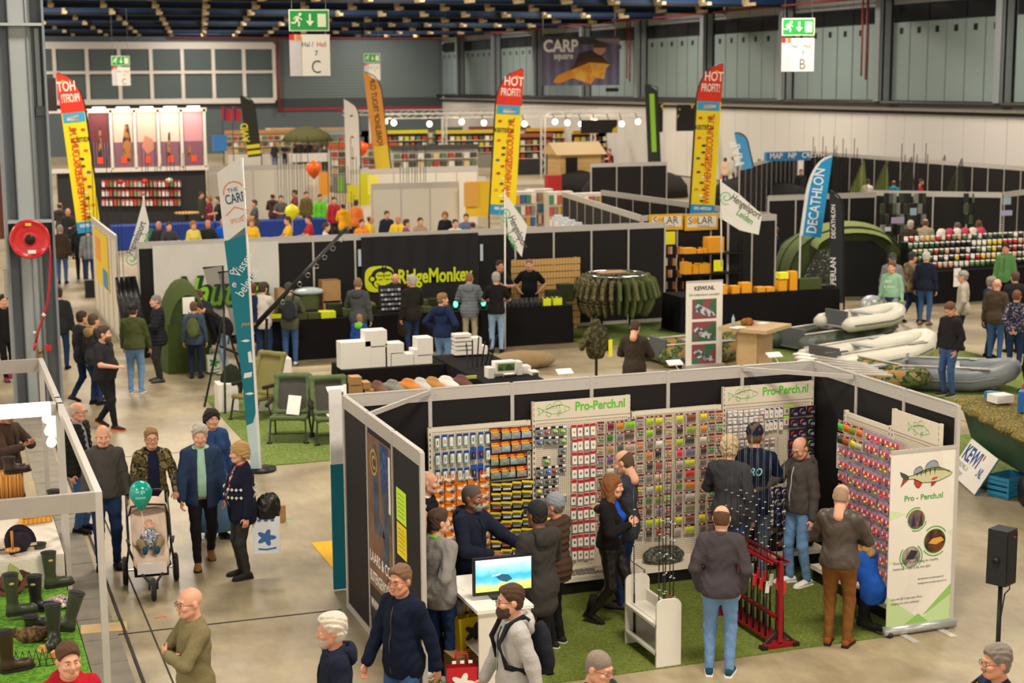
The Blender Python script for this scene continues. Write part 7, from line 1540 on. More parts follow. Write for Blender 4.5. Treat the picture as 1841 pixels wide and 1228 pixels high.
def feather(label, A, B, side, W, D, col, bands=(), texts=(), curve=.28, edge='14141a'):
    """straight edge A->B (pixels); the curved side lies on `side` (+1 right), W pixels wide"""
    pl = fplane(*B, D); a, b = np.array(uv(pl, *A)), np.array(uv(pl, *B)); e = b-a; L = np.linalg.norm(e); e /= L; wd = abs(uv(pl, B[0]+W, B[1])[0]-uv(pl, *B)[0]); p = np.array((-e[1], e[0])); p *= side*np.sign(p[0])
    t_ = thing('feather_flag', label, 'flag', (0, 0, 0)); pt = lambda t, s: a+e*L*t+p*wd*s*(1 if t > curve else (1-(1-t/curve)**2.4)**.55)
    def band(t0, t1, s0, s1, c, h, nm):
        ts = np.linspace(t0, t1, 12); P = [pt(t, s0) for t in ts]+[pt(t, s1) for t in ts[::-1]]; ar = sum(P[i-1][0]*P[i][1]-P[i][0]*P[i-1][1] for i in range(len(P)))
        MB().prism(P if ar > 0 else P[::-1], PL(pl.o+pl.n*h, pl.u, pl.v), .012).build(nm, plain(c, .7) if isinstance(c, str) else c, t_)
    band(0.001, 1, 0, 1, col, 0, 'flag_cloth')
    for t0, t1, s0, s1, c in bands: band(t0, t1, s0, s1, c, .014, 'printed_band')
    edge_ = [pl.at([pt(t, 1.02)])[0] for t in np.linspace(.001, 1, 26)]; f = edge_[-1]; zz = max(0, f[2]); edge_ += [f+np.array((0, 0, -zz*.5)), np.array((f[0], f[1], 0))]
    MB().tube(edge_, .028, 6).build('pole', plain(edge), t_); MB().cyl((f[0], f[1], .03), .35, .06, 12).build('base', BLACK, t_)
    for tx in texts:
        s_, t, s, size, c, mode = tx[:6]; o2 = pt(t, s); mir = 'm' in mode; u2 = p*side if 'v' not in mode else -e; v2 = -e if 'v' not in mode else -p*side*(1 if True else 1)
        U = pl.u*u2[0]+pl.v*u2[1]; V_ = pl.u*v2[0]+pl.v*v2[1]
        if mir: U, V_ = (-U, V_) if 'v' not in mode else (U, -V_)
        pp = PL(pl.at([o2])[0], U, V_); sg = 1 if pp.n @ pl.n > 0 else -1; sz = size*L
        if not s_: MB().prism(E2(0, 0, sz, sz*.6, 12), PL(pl.at([o2])[0]+pl.n*.026, pl.u, pl.v), .004).build('printed_mark', plain(c, .7), t_)
        else: MB().text(s_, pp, 0, 0, sz, 0, h=.03*sg, bold=.015, align='c' if 'c' in mode else 'l', sx=min(tx[6] if len(tx) > 6 else 1, .74*wd/(textgeo(s_, .015)[2]*sz)) if 'c' in mode else tx[6] if len(tx) > 6 else 1).build('lettering', plain(c, .7), t_)
    return t_
def hot(label, A, B, side, W, D, m=''):
    bands = ((.001, .25, 0, 1, 'd8341f'), (.25, .31, .05, .95, '3aa0cc'), (.27, .30, .2, .7, 'f2e6c8'), (.93, 1, 0, 1, '2f8fc0'))
    T = [('HOT', .115, .42, .085, 'f4ece0', 'c'+m), ('PROFIT!', .185, .48, .072, 'f4ece0', 'c'+m), ('', .055, .4, .014, 'f2a02a', ''), ('WWW.HENGELDISCOUNT.NL', .925, .24, .062, 'd8341f', 'v'+m, .70), ('KEITECH', .435, .62, .042, '2a2a20', 'c'+m, .8)]
    for k, (t, s, c) in enumerate(((.36, .42, '4a8a3a'), (.36, .8, 'c83a2a'), (.49, .8, 'd85a2a'), (.49, .45, 'c89a2a'), (.54, .6, '2a2a2a'), (.585, .6, '3a4a3a'), (.625, .8, '2f5aa0'), (.625, .45, 'd83a3a'), (.665, .6, 'c8302a'), (.715, .75, '8a2a3a'), (.75, .55, 'e8e4b0'), (.785, .6, '4a4a2a'), (.83, .8, 'd8902a'), (.83, .5, 'b8502a'), (.87, .6, 'f4ecd0'), (.905, .55, '2f5a2a'))): T.append(('', t, s, .014, c, ''))
    T.append(('085-489509', .965, .5, .03, 'e8f4f8', 'c'+m, .8))
    feather(label, A, B, side, W, D, 'f0d41e', bands, T)
hot('tall red and yellow feather flag with mirrored print beside the steel column', (100, 131), (140, 420), 1, 43, 46, 'm')
hot('tall red and yellow feather flag behind the middle of the panel wall', (942, 124), (926, 388), -1, 46, 52)
hot('tall red and yellow feather flag behind the sun logo signs', (1301, 114), (1284, 388), -1, 44, 44)
feather('bright blue feather flag with white vertical lettering', (1497, 281), (1476, 428), -1, 37, 42, '1f9ad6', ((.001, .999, .9, 1, 'e8eef0'),), (('DECATHLON', .95, .28, .17, 'f2f6f8', 'v', .78),), .55, 'e4e8ea')
feather('black feather flag with small white vertical lettering', (1491, 343), (1493, 545), 1, 24, 41.5, '23282a', (), (('CAPERLAN', .93, .42, .07, 'e8e8e8', 'v'), ('DECATHLON', .42, .42, .05, 'e8e8e8', 'v')), .2)
feather('orange curved feather flag with golden fish', (653, 129), (680, 345), 1, 28, 76, 'e8a04a', ((.62, .93, .05, .95, 'e8cc3a'), (.93, 1, 0, 1, '4a4a4a')), (('FORELSHOP TROUT CUP', .62, .34, .062, '5a3a1a', 'vm', .8),), .2)
feather('slim white feather flag with thin red marks', (618, 178), (623, 330), 1, 26, 74, 'e8e2da', (), (('', .2, .5, .02, 'b04a3a', ''), ('', .45, .5, .02, 'b04a3a', ''), ('', .7, .5, .02, 'b04a3a', '')), .25)
feather('black feather flag with yellow lettering near the small red flags', (431, 173), (446, 283), 1, 24, 84, '24261c', ((.80, .86, 0, 1, 'd8cc1e'), (.90, .96, 0, 1, 'd8cc1e')), (('AVID', .75, .28, .17, 'e8dc1e', 'v', .8),), .2)
feather('tall dark flag with lime green script at far truss', (1159, 152), (1165, 295), 1, 22, 80, '2a2c26', ((.12, .85, .35, .75, '8fc83a'),), (), .02)
feather('small light blue feather flag over the dark far tents', (1320, 239), (1335, 306), 1, 20, 62, '4a9ad0', (), (('MAP', .85, .25, .34, 'e8f2f8', 'v'),), .35)
# pennants of the panel wall
for A, B, C_, foot, lb, tw in (((258, 356), (265, 440), (232, 483), (268, 480), 'leftmost', 1), ((908, 345), (920, 380), (938, 460), (908, 640), 'middle', 0), ((1296, 326), (1297, 398), (1348, 423), (1297, 480), 'rightmost', 0)):
    D = 36.; pl = fplane(*A, D); t = thing('pennant_flag', f'white pennant with green spiral and grey lettering, {lb} of three on poles', 'flag', (0, 0, 0))
    P = {'leftmost': [(258, 358), (268, 400), (266, 425), (236, 484), (230, 455), (244, 410)], 'middle': [(907, 346), (948, 405), (938, 462), (915, 430)], 'rightmost': [(1297, 327), (1330, 350), (1370, 386), (1364, 422), (1330, 414), (1298, 394)]}[lb]
    fin(t, pl, P, mat('e2e0da', .75, var=.06, scale=3), nm='flag_cloth')
    a, b = np.array(uv(pl, *A)), np.array(uv(pl, *C_)); e = b-a; e /= np.linalg.norm(e)
    if lb == 'rightmost': e = np.array((.82, -.57)); o2 = uv(pl, 1313, 358)
    elif lb == 'middle': e = np.array((.42, -.9)); o2 = uv(pl, 914, 392)
    else: e = np.array((.42, .9)); o2 = uv(pl, 238, 458)
    pp = PL(pl.at([o2])[0], pl.u*e[0]+pl.v*e[1], -pl.u*e[1]+pl.v*e[0])
    MB().text('Hengelsport', pp, 0, 0, .22, 0, h=.02, bold=.01, sx=.72).build('lettering', plain('3f4442'), t); MB().text('Leiden', pp, .3, -.2, .2, 0, h=.02, bold=.01, sx=.8).build('lettering', plain('3f9a4a'), t)
    MB().stroke([(-.1+.12*math.cos(q)*q/9, -.02+.12*math.sin(q)*q/9) for q in np.linspace(2, 12, 30)], .02, pp, .02).build('spiral', plain('6fb87a'), t)
    MB().tube([pl.at([uv(pl, *foot)], -.02)[0], pl.at([uv(pl, *A)], -.02)[0]+np.array((0, 0, .06))], .02, 6).build('pole', WHITE, t); q = pl.at([uv(pl, *A)], -.02)[0]; MB().ell((q[0], q[1], q[2]+.08), (.035, .035, .035), 8).build('pole_tip', plain('e8702a'), t)
# tall teal and white flag
pl = fplane(462, 850, 25.2); fl = thing('tall_flag', 'tall teal and white flag with white icons and orange script', 'flag', (0, 0, 0))
fin(fl, pl, [(390, 311), (432, 282), (446, 420), (437, 423), (410, 432), (403, 432)], mat('e4e2de', .75, var=.05), nm='white_field'); fin(fl, pl, [(403, 434), (412, 431), (441, 408), (460, 740), (455, 760), (443, 765), (436, 690), (419, 560)], mat('17798c', .75, var=.08, scale=2), nm='teal_field'); fin(fl, pl, [(443, 764), (455, 760), (461, 738), (467, 780), (471, 856), (452, 850)], mat('c4dde4', .75), nm='pale_field'); fin(fl, pl, [(433, 283), (436, 284), (471, 856), (466, 856), (441, 410)], mat('e8eaea', .6), h=.01, nm='pole_sleeve')
tl = PL(pl.at([uv(pl, 413, 362)])[0], pl.u*.98+pl.v*.2, pl.v*.98-pl.u*.2); MB().text('THE', tl, 0, .13, .09, 0, h=.02).text('CARP', tl, -.06, -.04, .21, 0, h=.02, bold=.01, sx=.6).build('lettering', plain('1f4a6a'), fl); MB().text('SPECIALIST', tl, -.06, -.34, .10, 0, h=.02, sx=.6).stroke([(.1+.16*math.cos(a), .12+.16*math.sin(a)) for a in np.linspace(0, 3.2, 12)], .02, tl, .02).stroke([(-.1, -.2), (.05, -.1), (.25, -.2), (.1, -.28)], .02, tl, .02).build('orange_mark', plain('e08a5a'), fl)
tl = PL(pl.at([uv(pl, 430, 500)])[0], pl.u*.55+pl.v*.84, pl.v*.55-pl.u*.84); MB().text('Vissen', tl, 0, 0, .2, 0, h=.03, sx=.8).text('beleven', tl, -.22, -.2, .2, 0, h=.03, sx=.8).build('lettering', plain('e8f2f2'), fl); q = PL(pl.at([uv(pl, 413, 493)])[0], pl.u); MB().text('d', q, 0, 0, .16, 0, h=.03).text('e', q, .03, -.2, .16, 0, h=.03).build('lettering', plain('e8f2f2'), fl)
for px, py, P in ((440, 612, 'body'), (448, 640, None), (445, 674, 'b'), (447, 707, 'body')):
    q = PL(pl.at([uv(pl, px, py)])[0]+pl.n*.016, pl.u, pl.v); MB().prism([(a*.16-.08, b*.16) for a, b in PERCH['body']] if P == 'body' else [(-.06, -.05), (.06, -.03), (.07, .05), (-.05, .03)] if P else [(-.01, -.1), (.05, -.1), (.03, .08), (-.02, .06)], q, .004).build('white_icon', plain('e0eeee'), fl)
MB().text('passie', PL(pl.at([uv(pl, 434, 585)])[0], pl.u, pl.v), 0, 0, .09, 0, h=.02, shear=.3).build('lettering', plain('e0a04a'), fl); f = pl.at([uv(pl, 469, 858)], -.02)[0]; MB().tube([pl.at([uv(pl, 434, 284)], -.02)[0], (f[0], f[1], .0)], .025, 8).build('pole', WHITE, fl); MB().cyl((f[0], f[1], .02), .25, .04, 14).build('base', BLACK, fl)
tb2 = thing('tall_flag', 'teal and white flag sliver just outside the stand corner', 'flag', (4.25, 18.1, 0)); MB().b2((0, 0, .02), (.17, .03, 1.55)).build('teal_field', mat('17798c', .75), tb2); MB().b2((.0, 0, 1.55), (.15, .03, 2.45)).build('white_field', mat('e4e2de', .75), tb2); MB().tube([(.19, .0, 0), (.19, 0, 2.5)], .02, 6).build('pole', WHITE, tb2)
# ================================================================== FAR HALL
def oct_(label, c, r, col, s=1.25): o = thing('balloon', label, 'balloon', tuple(c)); MB().lathe((0, 0, 0), [(.01*r, -r*s), (r*.6, -r*.7), (r*.98, 0), (r*.8, r*.55), (0, r)], 14).build('balloon_skin', mat(col, .3), o); MB().tube([(0, 0, -r*s), (0, 0, -c[2]+.9)], .008, 4).build('string', WCARD, o)
oct_('large orange balloon above far white stand', atD(564, 303, 62), .33, 'e8641e'); oct_('yellow balloon before the far white stand', atD(525, 380, 56), .27, 'e0dc1e'); oct_('orange balloon at far truss end', atD(651, 266, 80), .34, 'e8541e')
cp = atD(973, 66, 95); q = atD(1115, 66, 95); pl = fplane(1044, 110, 95, -.02); cb_ = thing('hanging_banner', 'large hanging banner of an angler holding a golden carp', 'banner', (0, 0, 0))
fin(cb_, pl, [(974, 67), (1114, 69), (1114, 153), (974, 154)], mat('5a5670', .6, c2='6e6a86', kind='wave', scale=.6, thr=(.2, .8)), nm='water_print'); fin(cb_, pl, [(974, 67), (1114, 69), (1114, 78), (1050, 80), (974, 75)], '3a3a3e', .014); fin(cb_, pl, [(1114, 69), (1114, 80), (1080, 76), (1070, 69)], '8a7a88', .02)
fin(cb_, pl, [(994, 148), (1006, 150), (1030, 140), (1062, 152), (1070, 140), (1086, 142), (1090, 122), (1097, 116), (1086, 106), (1062, 104), (1040, 112), (1020, 128), (1002, 136)], mat('d88a1e', .5, c2='e8b040', scale=.8), .026, nm='carp_print'); fin(cb_, pl, [(1020, 128), (1040, 112), (1062, 104), (1086, 106), (1097, 116), (1086, 114), (1060, 112), (1036, 122)], '5a3418', .04); fin(cb_, pl, [(1040, 96), (1062, 90), (1080, 100), (1086, 106), (1062, 104), (1040, 112), (1030, 122)], '3a302a', .052, nm='sleeve_print'); fin(cb_, pl, [(1066, 80), (1084, 78), (1090, 90), (1080, 100), (1068, 94)], 'c89078', .064, nm='face_print'); fin(cb_, pl, [(1066, 86), (1068, 77), (1080, 74), (1092, 82), (1086, 86)], '4a3e30', .078, nm='hat_print')
q = PL(pl.at([uv(pl, 977, 93)])[0], pl.u); MB().text('CARP', q, 0, 0, .98, 0, h=.03, bold=.03, sx=.84).text('square', q, .62, -.42, .52, 0, h=.03, bold=.02, sx=.82).build('lettering', plain('f0ece6'), cb_)
for px in (976, 1106): a = pl.at([uv(pl, px, 67)])[0]; MB().tube([a, (a[0], a[1], 12.2)], .02, 5).build('hanging_wire', plain('8a8a8a'), cb_)
MB().bar(pl.at([uv(pl, 970, 66)])[0], pl.at([uv(pl, 1117, 68)])[0], .08).build('top_bar', plain('3a3a3c'), cb_)
# lit poster stand
a, b = onY(157, 305, 66), onY(370, 196, 66); ps = thing('poster_stand', 'far stand with five backlit angling posters in a cream frame', 'stand', (0, 66, 0)); n = 5; x0, x1 = onY(157, 250, 66)[0], onY(368, 250, 66)[0]; wd = (x1-x0)/n
MB().b2((onY(100, 250, 66)[0], .1, 0), (x1, .5, a[2])).build('dark_wall', mat('2c2a2c', .7), ps)
for z in (a[2]-.02, b[2]): MB().b2((x0-1.6, -.1, z-.1), (x1+.1, .1, z+.06)).build('frame_rail', WF, ps)
for k in range(n+1): MB().b2((x0+k*wd-.05, -.1, a[2]), (x0+k*wd+.05, .1, b[2])).build('frame_post', WF, ps)
for k, (c1, c2, P) in enumerate((('6a3038', '3a2030', [(.4, .3), (.5, 1.6), (.6, 1.6), (.6, .3)]), ('d8b8a8', '8a5a68', [(.5, .25), (.45, 1.0), (.62, 1.7), (.8, 1.7), (.9, 1.1), (.85, .25)]), ('d8b0a0', '9a6070', [(.2, .8), (.4, 1.25), (.8, 1.1), (.9, .7), (.5, .5)]), ('e0c4b4', '8a5a6a', [(.3, .3), (.4, 1.3), (.5, 1.4), (.5, .3)]), ('c89098', '8a5060', [(.15, .4), (.3, .9), (.4, .4)]))):
    xa = x0+k*wd+.09; H_ = b[2]-a[2]-.12; q = PL((xa, -.02, a[2]+.06), (1, 0, 0)); W_ = wd-.18
    MB().prism([(0, 0), (W_, 0), (W_, H_*.45), (0, H_*.45)], q, .02).build('water_print', mat(c2, .6, c2='7a5a68', kind='wave', scale=3), ps); MB().prism([(0, H_*.45), (W_, H_*.45), (W_, H_), (0, H_)], q, .02).build('sky_print', plain(c1), ps); MB().prism([(u*W_, v*H_/2.2) for u, v in P], PL((xa, -.045, a[2]+.06), (1, 0, 0)), .01).build('figure_print', mat('3a2428', .6, c2='a8703a', scale=3) if k != 2 else plain('c08068'), ps); MB().box((xa+W_*.5, -.05, a[2]+.35), (.22, .02, .26)).build('orange_mark', plain('e8502a'), ps)
    MB().box((xa+W_/2, -.35, b[2]+.1), (.5, .12, .05)).build('spot_lamp', plain('fff0d8', .5, emit=2.2), ps); l = bpy.data.lights.new('poster_lamp', 'AREA'); l.size = .5; l.energy = 10; l.color = (1, .85, .68); o = bpy.data.objects.new('poster_lamp', l); COL.objects.link(o); o.location = (xa+W_/2, 65.35, b[2]+.02); o.rotation_euler = (.5, 0, 0)
pk0 = None; i = 0
for r in range(3):
    for c in range(20):
        p = onY(186+c*7.2, 336+r*17, 65.9); o = copy_tree(pk0, tuple(p)) if pk0 else MB().b2((-.055, 0, 0), (.055, .08, .26)).b2((-.056, -.01, .2), (.056, .0, .26), 1).build('hook_pack', [OBJ, REDH], None, tuple(p)); pk0 = pk0 or o
        o.color = (*lin(['e8d8d0', 'd8b0a8', 'c85040', 'e8e0dc', '7a9a5a'][(r*3+c*2) % 5]), 1); tag(o, f'small pack on the dark wall below the lit posters, {nth(c)} in {nth(r)} row', 'packet', 'packs below lit posters')
for px, py, c in ((260, 326, 'd8302a'), (304, 324, 'e0d4c0'), (216, 327, 'a82a24')): p = onY(px, py, 65.6); o = MB().ell((0, 0, 0), (.15, .15, .1), 10).build('cap', plain(c), None, tuple(p), 0, f'{"bright red" if c[0] == "d" else "cream" if c[0] == "e" else "dark red"} cap displayed over the small packs', 'cap'); MB().bar((0, 0, 0), (0, .5, 0), .03).build('peg', BLACK, o)
BT = mat('1f3f94', .8, var=.12)
for k, (x0_, x1_) in enumerate(((6.2, 9.9), (10.0, 14.2))): t = thing('draped_table', f'blue draped table beyond the panel wall, {["left", "right"][k]} of the pair', 'table', (x0_, 60, 0)); MB().b2((0, 0, .02), (x1_-x0_, 1, .86)).build('tablecloth', BT, t); MB().b2((0, 0, .86), (x1_-x0_, 1, .89)).build('tabletop', BT, t)
o = thing('bar_table', 'tall round timber bar table by lit posters', 'table', tuple(onY(337, 412, 63)*np.array((1, 1, 0)))); MB().cyl((0, 0, 1.08), .48, .05, 18).build('tabletop', mat('d8b06a', .5), o); MB().cyl((0, 0, .53), .06, 1.05, 8).build('pole', BLACK, o)
# white stands, trusses, dark booths
WP = mat('d8d2c6', .6, var=.03)
for lb, P0, P1, n in (('white panel wall of far stand with the balloons', (11.3, 69.8), (16.2, 69.8), 5), ('white panel wall of far stand behind orange feather flag', (16.3, 64.6), (21.8, 64.6), 6), ('white side wall of the near white stand', (14.6, 54.9), (17.8, 54.9), 3)): booth('exhibition_wall', lb, (P0, P1), n, pm=WP, rail=.2)
for k, (x0_, y0_, x1_, y1_, Y, c) in enumerate(((838, 325, 885, 390, 54.5, 'e8c02a'), (835, 328, 860, 372, 54.4, 'e0a850'), (662, 315, 680, 350, 63, 'e8dc5a'), (575, 310, 592, 352, 69, 'e89a3a'), (625, 332, 645, 365, 60, 'd8d02a'), (648, 312, 665, 370, 64, 'c8c41e'), (608, 318, 618, 345, 69, '7ab84a'))): fb('print_screen', f'yellow, orange or green print panel on the far white stands, {nth(k)} piece', 'panel', x0_, y0_, x1_, y1_, Y, .05, plain(c), 'print panels on white stands')
for k, (px, py, W_, H_) in enumerate(((905, 365, 1.3, 1.6), (950, 360, 1.0, 1.5), (985, 365, 1.0, 1.5), (1030, 368, 1.2, 1.5))):
    p = G(px, py, 1.6); g = thing('product_gondola', f'far shelf unit packed with bright goods, {nth(k)} from the middle red flag', 'shelving', (p[0], p[1], 0), 0, 'far shelf units'); MB().b2((0, 0, 0), (W_, .4, 2.0)).build('frame', WP, g)
    for r in range(4):
        for c in range(6): MB().b2((.05+c*W_/6.4, -.1, .3+r*.42), (.05+(c+.8)*W_/6.4, .0, .62+r*.42)).build('goods', plain(['c85a3a', 'e8e0d4', '4a8a6a', '3a6aa8', 'd8a03a', '8a8a90'][(r*2+c*5+k) % 6]), g)
TRW = mat('d4d0cc', .35, .4, var=.05)
def truss(label, p, q_, w_=.28):
    t = thing('lighting_truss', label, 'truss', (0, 0, 0)); p, q_ = np.array(p, float), np.array(q_, float); d = q_-p; L = np.linalg.norm(d); d /= L; u = np.array((0, 0, 1.)) if abs(d[2]) < .9 else np.array((0, 1., 0)); v = np.cross(d, u); cs = [u*w_*.6, -u*w_*.4+v*w_/2, -u*w_*.4-v*w_/2]
    for c in cs: MB().bar(p+c, q_+c, .07).build('chord', TRW, t)
    mb = MB(); n = int(L/.5)
    for k in range(n): a = p+d*L*k/n; b = p+d*L*(k+1)/n; mb.bar(a+cs[k % 3], b+cs[(k+1) % 3], .035).bar(a+cs[k % 3], b+cs[(k+2) % 3], .035)
    tag(mb.build('lacing', TRW, t), kind='stuff')
ty = 95; za = 4.0; TX = [onY(px, 250, ty)[0] for px in (668, 798, 975, 1065, 1165)]
truss('long white lighting truss spanning far hall', (TX[0], ty, za), (TX[4], ty, za)); truss('rear white lighting truss behind the long one', (TX[0], ty+7, za+.1), (TX[4]-.6, ty+7, za+.1))
for k, x in enumerate(TX): truss(f'upright white truss leg under the long truss, {nth(k)} from its left end', (x, ty, 0), (x, ty, za))
for k, px in enumerate((692, 708, 772, 830, 870, 943, 998, 1020, 1045, 1070, 1095, 1118, 1147)): p = onY(px, 216+(k % 3)*2, ty-.6); o = thing('truss_lamp', f'round glowing lamp hung from the long far truss, {nth(k)} from its left end', 'lamp', tuple(p), 0, 'lamps on the far truss'); MB().ell((0, 0, -.1), (.17, .17, .17), 10).build('bulb', plain('ffe8b8', .5, emit=12), o); MB().bar((0, 0, 0), (0, .4, za-p[2]), .04).build('bracket', BLACK, o)
ht = thing('timber_hut', 'small pale timber hut with pitched roof in far hall', 'hut', (*G(1032, 343)[:2], 0)); HW = wood('b08a52', 'c8a46a', 3)
for k in range(8): MB().b2((-1.2, -1, k*.26), (1.2, 1, k*.26+.25)).build('plank', HW, ht)
MB().add([(-1.5, -1.2, 2.05), (1.5, -1.2, 2.05), (1.5, 1.2, 2.05), (-1.5, 1.2, 2.05), (-1.5, 0, 2.7), (1.5, 0, 2.7)], [(0, 1, 5, 4), (3, 4, 5, 2), (0, 4, 3), (1, 2, 5), (3, 2, 1, 0)]).build('roof', wood('b8945a', 'd0b07a', 3), ht); MB().b2((-.9, -1.02, 0), (-.2, -.99, 1.9)).build('doorway', DARK, ht)
for lb, P0, P1, n in (('dark panel wall with white top rail behind timber hut', (27.0, 64.6), (30.6, 64.6), 3), ('black wall of far right stands beneath blue lettered fascia', (31.5, 59.5), (41.4, 72.0), 12), ('long black wall along the hall side at the right', (41.5, 71.5), (41.5, 50), 20), ('black wall with aluminium rail behind the large bivvy', (24.2, 43.8), (28.0, 43.8), 4), ('black wall of the wire grid tackle stand', (28.2, 44.6), (31.4, 42.0), 4), ('black wall at the right edge behind the bait table', (31.5, 42.0), (35.0, 44.0), 4), ('low dark stand wall with aluminium rails left of sun logo signs', (19.2, 48.3), (17.6, 38.7), 9), ('grey panel partition beside the cardboard pile', (19.6, 37.6), (21.0, 37.6), 2), ('black wall running back from the grey partition', (21.0, 37.9), (20.6, 48.4), 9)): booth('exhibition_wall', lb, (P0, P1), n, base=False, rail=.16)
q = 0
for k, (px0, px1, py0, Y0, n, m_) in enumerate(((1588, 1668, 365, 43.0, 12, '3a4030'), (1738, 1830, 365, 42.5, 13, '4a5a3a'))):
    for r in range(6):
        for c in range(n):
            if (r*5+c*3+k) % 4 == 0: continue
            p = onY(px0+(px1-px0)*c/n, py0+r*19, Y0-(.0 if k else .9)); MB().b2((-.07, 0, 0), (.07, .08, .3)).build('tackle_pack', plain(['2a2c2a', m_, '23241f', '8a8c88', '5a6a4a', '1f2022'][(r*7+c*5) % 6]), None, tuple(p), 0, f'dark tackle pack hanging on the {["left", "right"][k]} wire grid wall, {nth(c)} in {nth(r)} row', 'packet', 'packs on the wire grid walls')
for k, (x0_, y0_, x1_, y1_, c) in enumerate(((1637, 374, 1648, 387, 'a8c4d8'), (1603, 390, 1626, 402, 'b8a8d0'), (1804, 355, 1818, 368, 'a8c4d8'), (1799, 378, 1820, 388, 'b8b8e0'), (1592, 408, 1602, 416, 'e0e0e0'))): fb('price_board', f'pale price board on the wire grid walls, {nth(k)} piece', 'sign', x0_, y0_, x1_, y1_, 41.5, .02, plain(c), 'price boards')
fc = fb('stand_fascia', 'blue fascia with white lettering over far right stand', 'sign', 1378, 272, 1458, 290, 58, .2, plain('2f7fc0')); p = onY(1380, 285, 57.9); MB().text('MAP   NP   CRESTA', PL(p-np.array(fc.location), (1, 0, 0)), .1, 0, .3, 0, h=.02, bold=.02).build('lettering', WCARD, fc)
for k, (px, py, rx, rz_) in enumerate(((1335, 338, 1.6, 1.3), (1405, 345, 1.5, 1.2), (1100, 330, 1.6, 1.2), (1040, 318, 1.3, 1.1), (1190, 325, 1.4, 1.2))):
    p = G(px, py, .85); t = thing('dark_tent', f'dark domed bivvy in the far right stands, {nth(k)} one', 'tent', (p[0], p[1], 0), 0, 'dark far bivvies'); MB().lathe((0, 0, 0), [(rx, 0), (rx*.95, rz_*.5), (rx*.7, rz_*.9), (0, rz_*1.1)], 16).build('tent_skin', cloth('2e2c2a'), t); MB().tube([(rx*math.cos(a), -.1, rz_*1.08*math.sin(a)) for a in np.linspace(0, PI, 12)], .04, 5).build('pole_sleeve', cloth('1c1c1a'), t)
for k, (px, py, c) in enumerate(((1535, 330, '7a8a3a'), (1575, 335, '6a7a34'), (1680, 320, '2a3024'), (1710, 330, '3a4430'), (1620, 325, '23281f'))):
    p = G(px, py+70); t = thing('hanging_net', f'green triangular keep net standing in the far right stands, {nth(k)} from the blue flag', 'net', (p[0], p[1], 0), 0, 'far keep nets'); MB().add([(-.8, 0, .3), (.8, 0, .3), (.5, .1, 2.7)], [(0, 1, 2)]).build('mesh', mat(c, .8, alpha=.6, var=0), t); MB().tube([(-.8, 0, .3), (.5, .1, 2.7), (.8, 0, .0)], .025, 5).build('frame', BLACK, t)
for k, (px0, py0, px1, py1) in enumerate(((1168, 185, 1192, 238), (1217, 188, 1250, 236), (1045, 215, 1110, 240), (1090, 158, 1112, 165))): fb('black_sign', f'black board with yellow lettering against the far right wall, {nth(k)} one', 'sign', px0, py0, px1, py1, 88, .1, mat('1c1a18', .6, c2='d8b81e', scale=1.6, thr=(.62, .63)), 'far black boards')
um = thing('green_umbrella', 'large olive umbrella over far white stands', 'umbrella', tuple(onY(552, 222, 112)*np.array((1, 1, 0)))); MB().lathe((0, 0, 2.0), [(1.9, 0), (1.5, .55), (.8, .95), (0, 1.1)], 16).build('canopy', cloth('5c5c3a'), um); MB().bar((0, 0, 0), (0, 0, 3), .06).build('pole', BLACK, um)
for k, px in enumerate((404, 422)):
    pl = fplane(px, 200, 88); t = thing('small_flag', f'small red flag with blue cross over far left stands, {["left", "right"][k]} one', 'flag', (0, 0, 0)); fin(t, pl, [(px-5, 190), (px+12, 200), (px+10, 220), (px-5, 214)], 'c8323a', nm='flag_cloth'); fin(t, pl, [(px-1, 193), (px+2, 194), (px+2, 218), (px-1, 216)], '2a3a7a', .014, nm='cross'); stand_pole(t, pl, (px-5, 190), None)
for lb, x0_, y0_, x1_, y1_, Y, c in (('low white counter with blue print in the far crowd', 520, 275, 620, 292, 98, 'c8c4bc'), ('pale shelf wall glowing behind far crowd', 480, 230, 530, 262, 125, 'e0c8a0'), ('long white stand under far umbrella', 530, 243, 660, 262, 126, 'd8d4cc'), ('blue poster at the far left crowd', 385, 243, 408, 272, 85, '3a7ac0'), ('dark box with red top near far timber hut', 985, 315, 1010, 345, 80, 'b02a2a'), ('brown poster wall at left picture edge', 0, 290, 14, 430, 50, '5a2a1e'), ('black round logo board beside the steel column', 80, 140, 100, 200, 60, '2a2024')): fb('stand_block', lb, 'stand', x0_, y0_, x1_, y1_, Y, .5, plain(c))
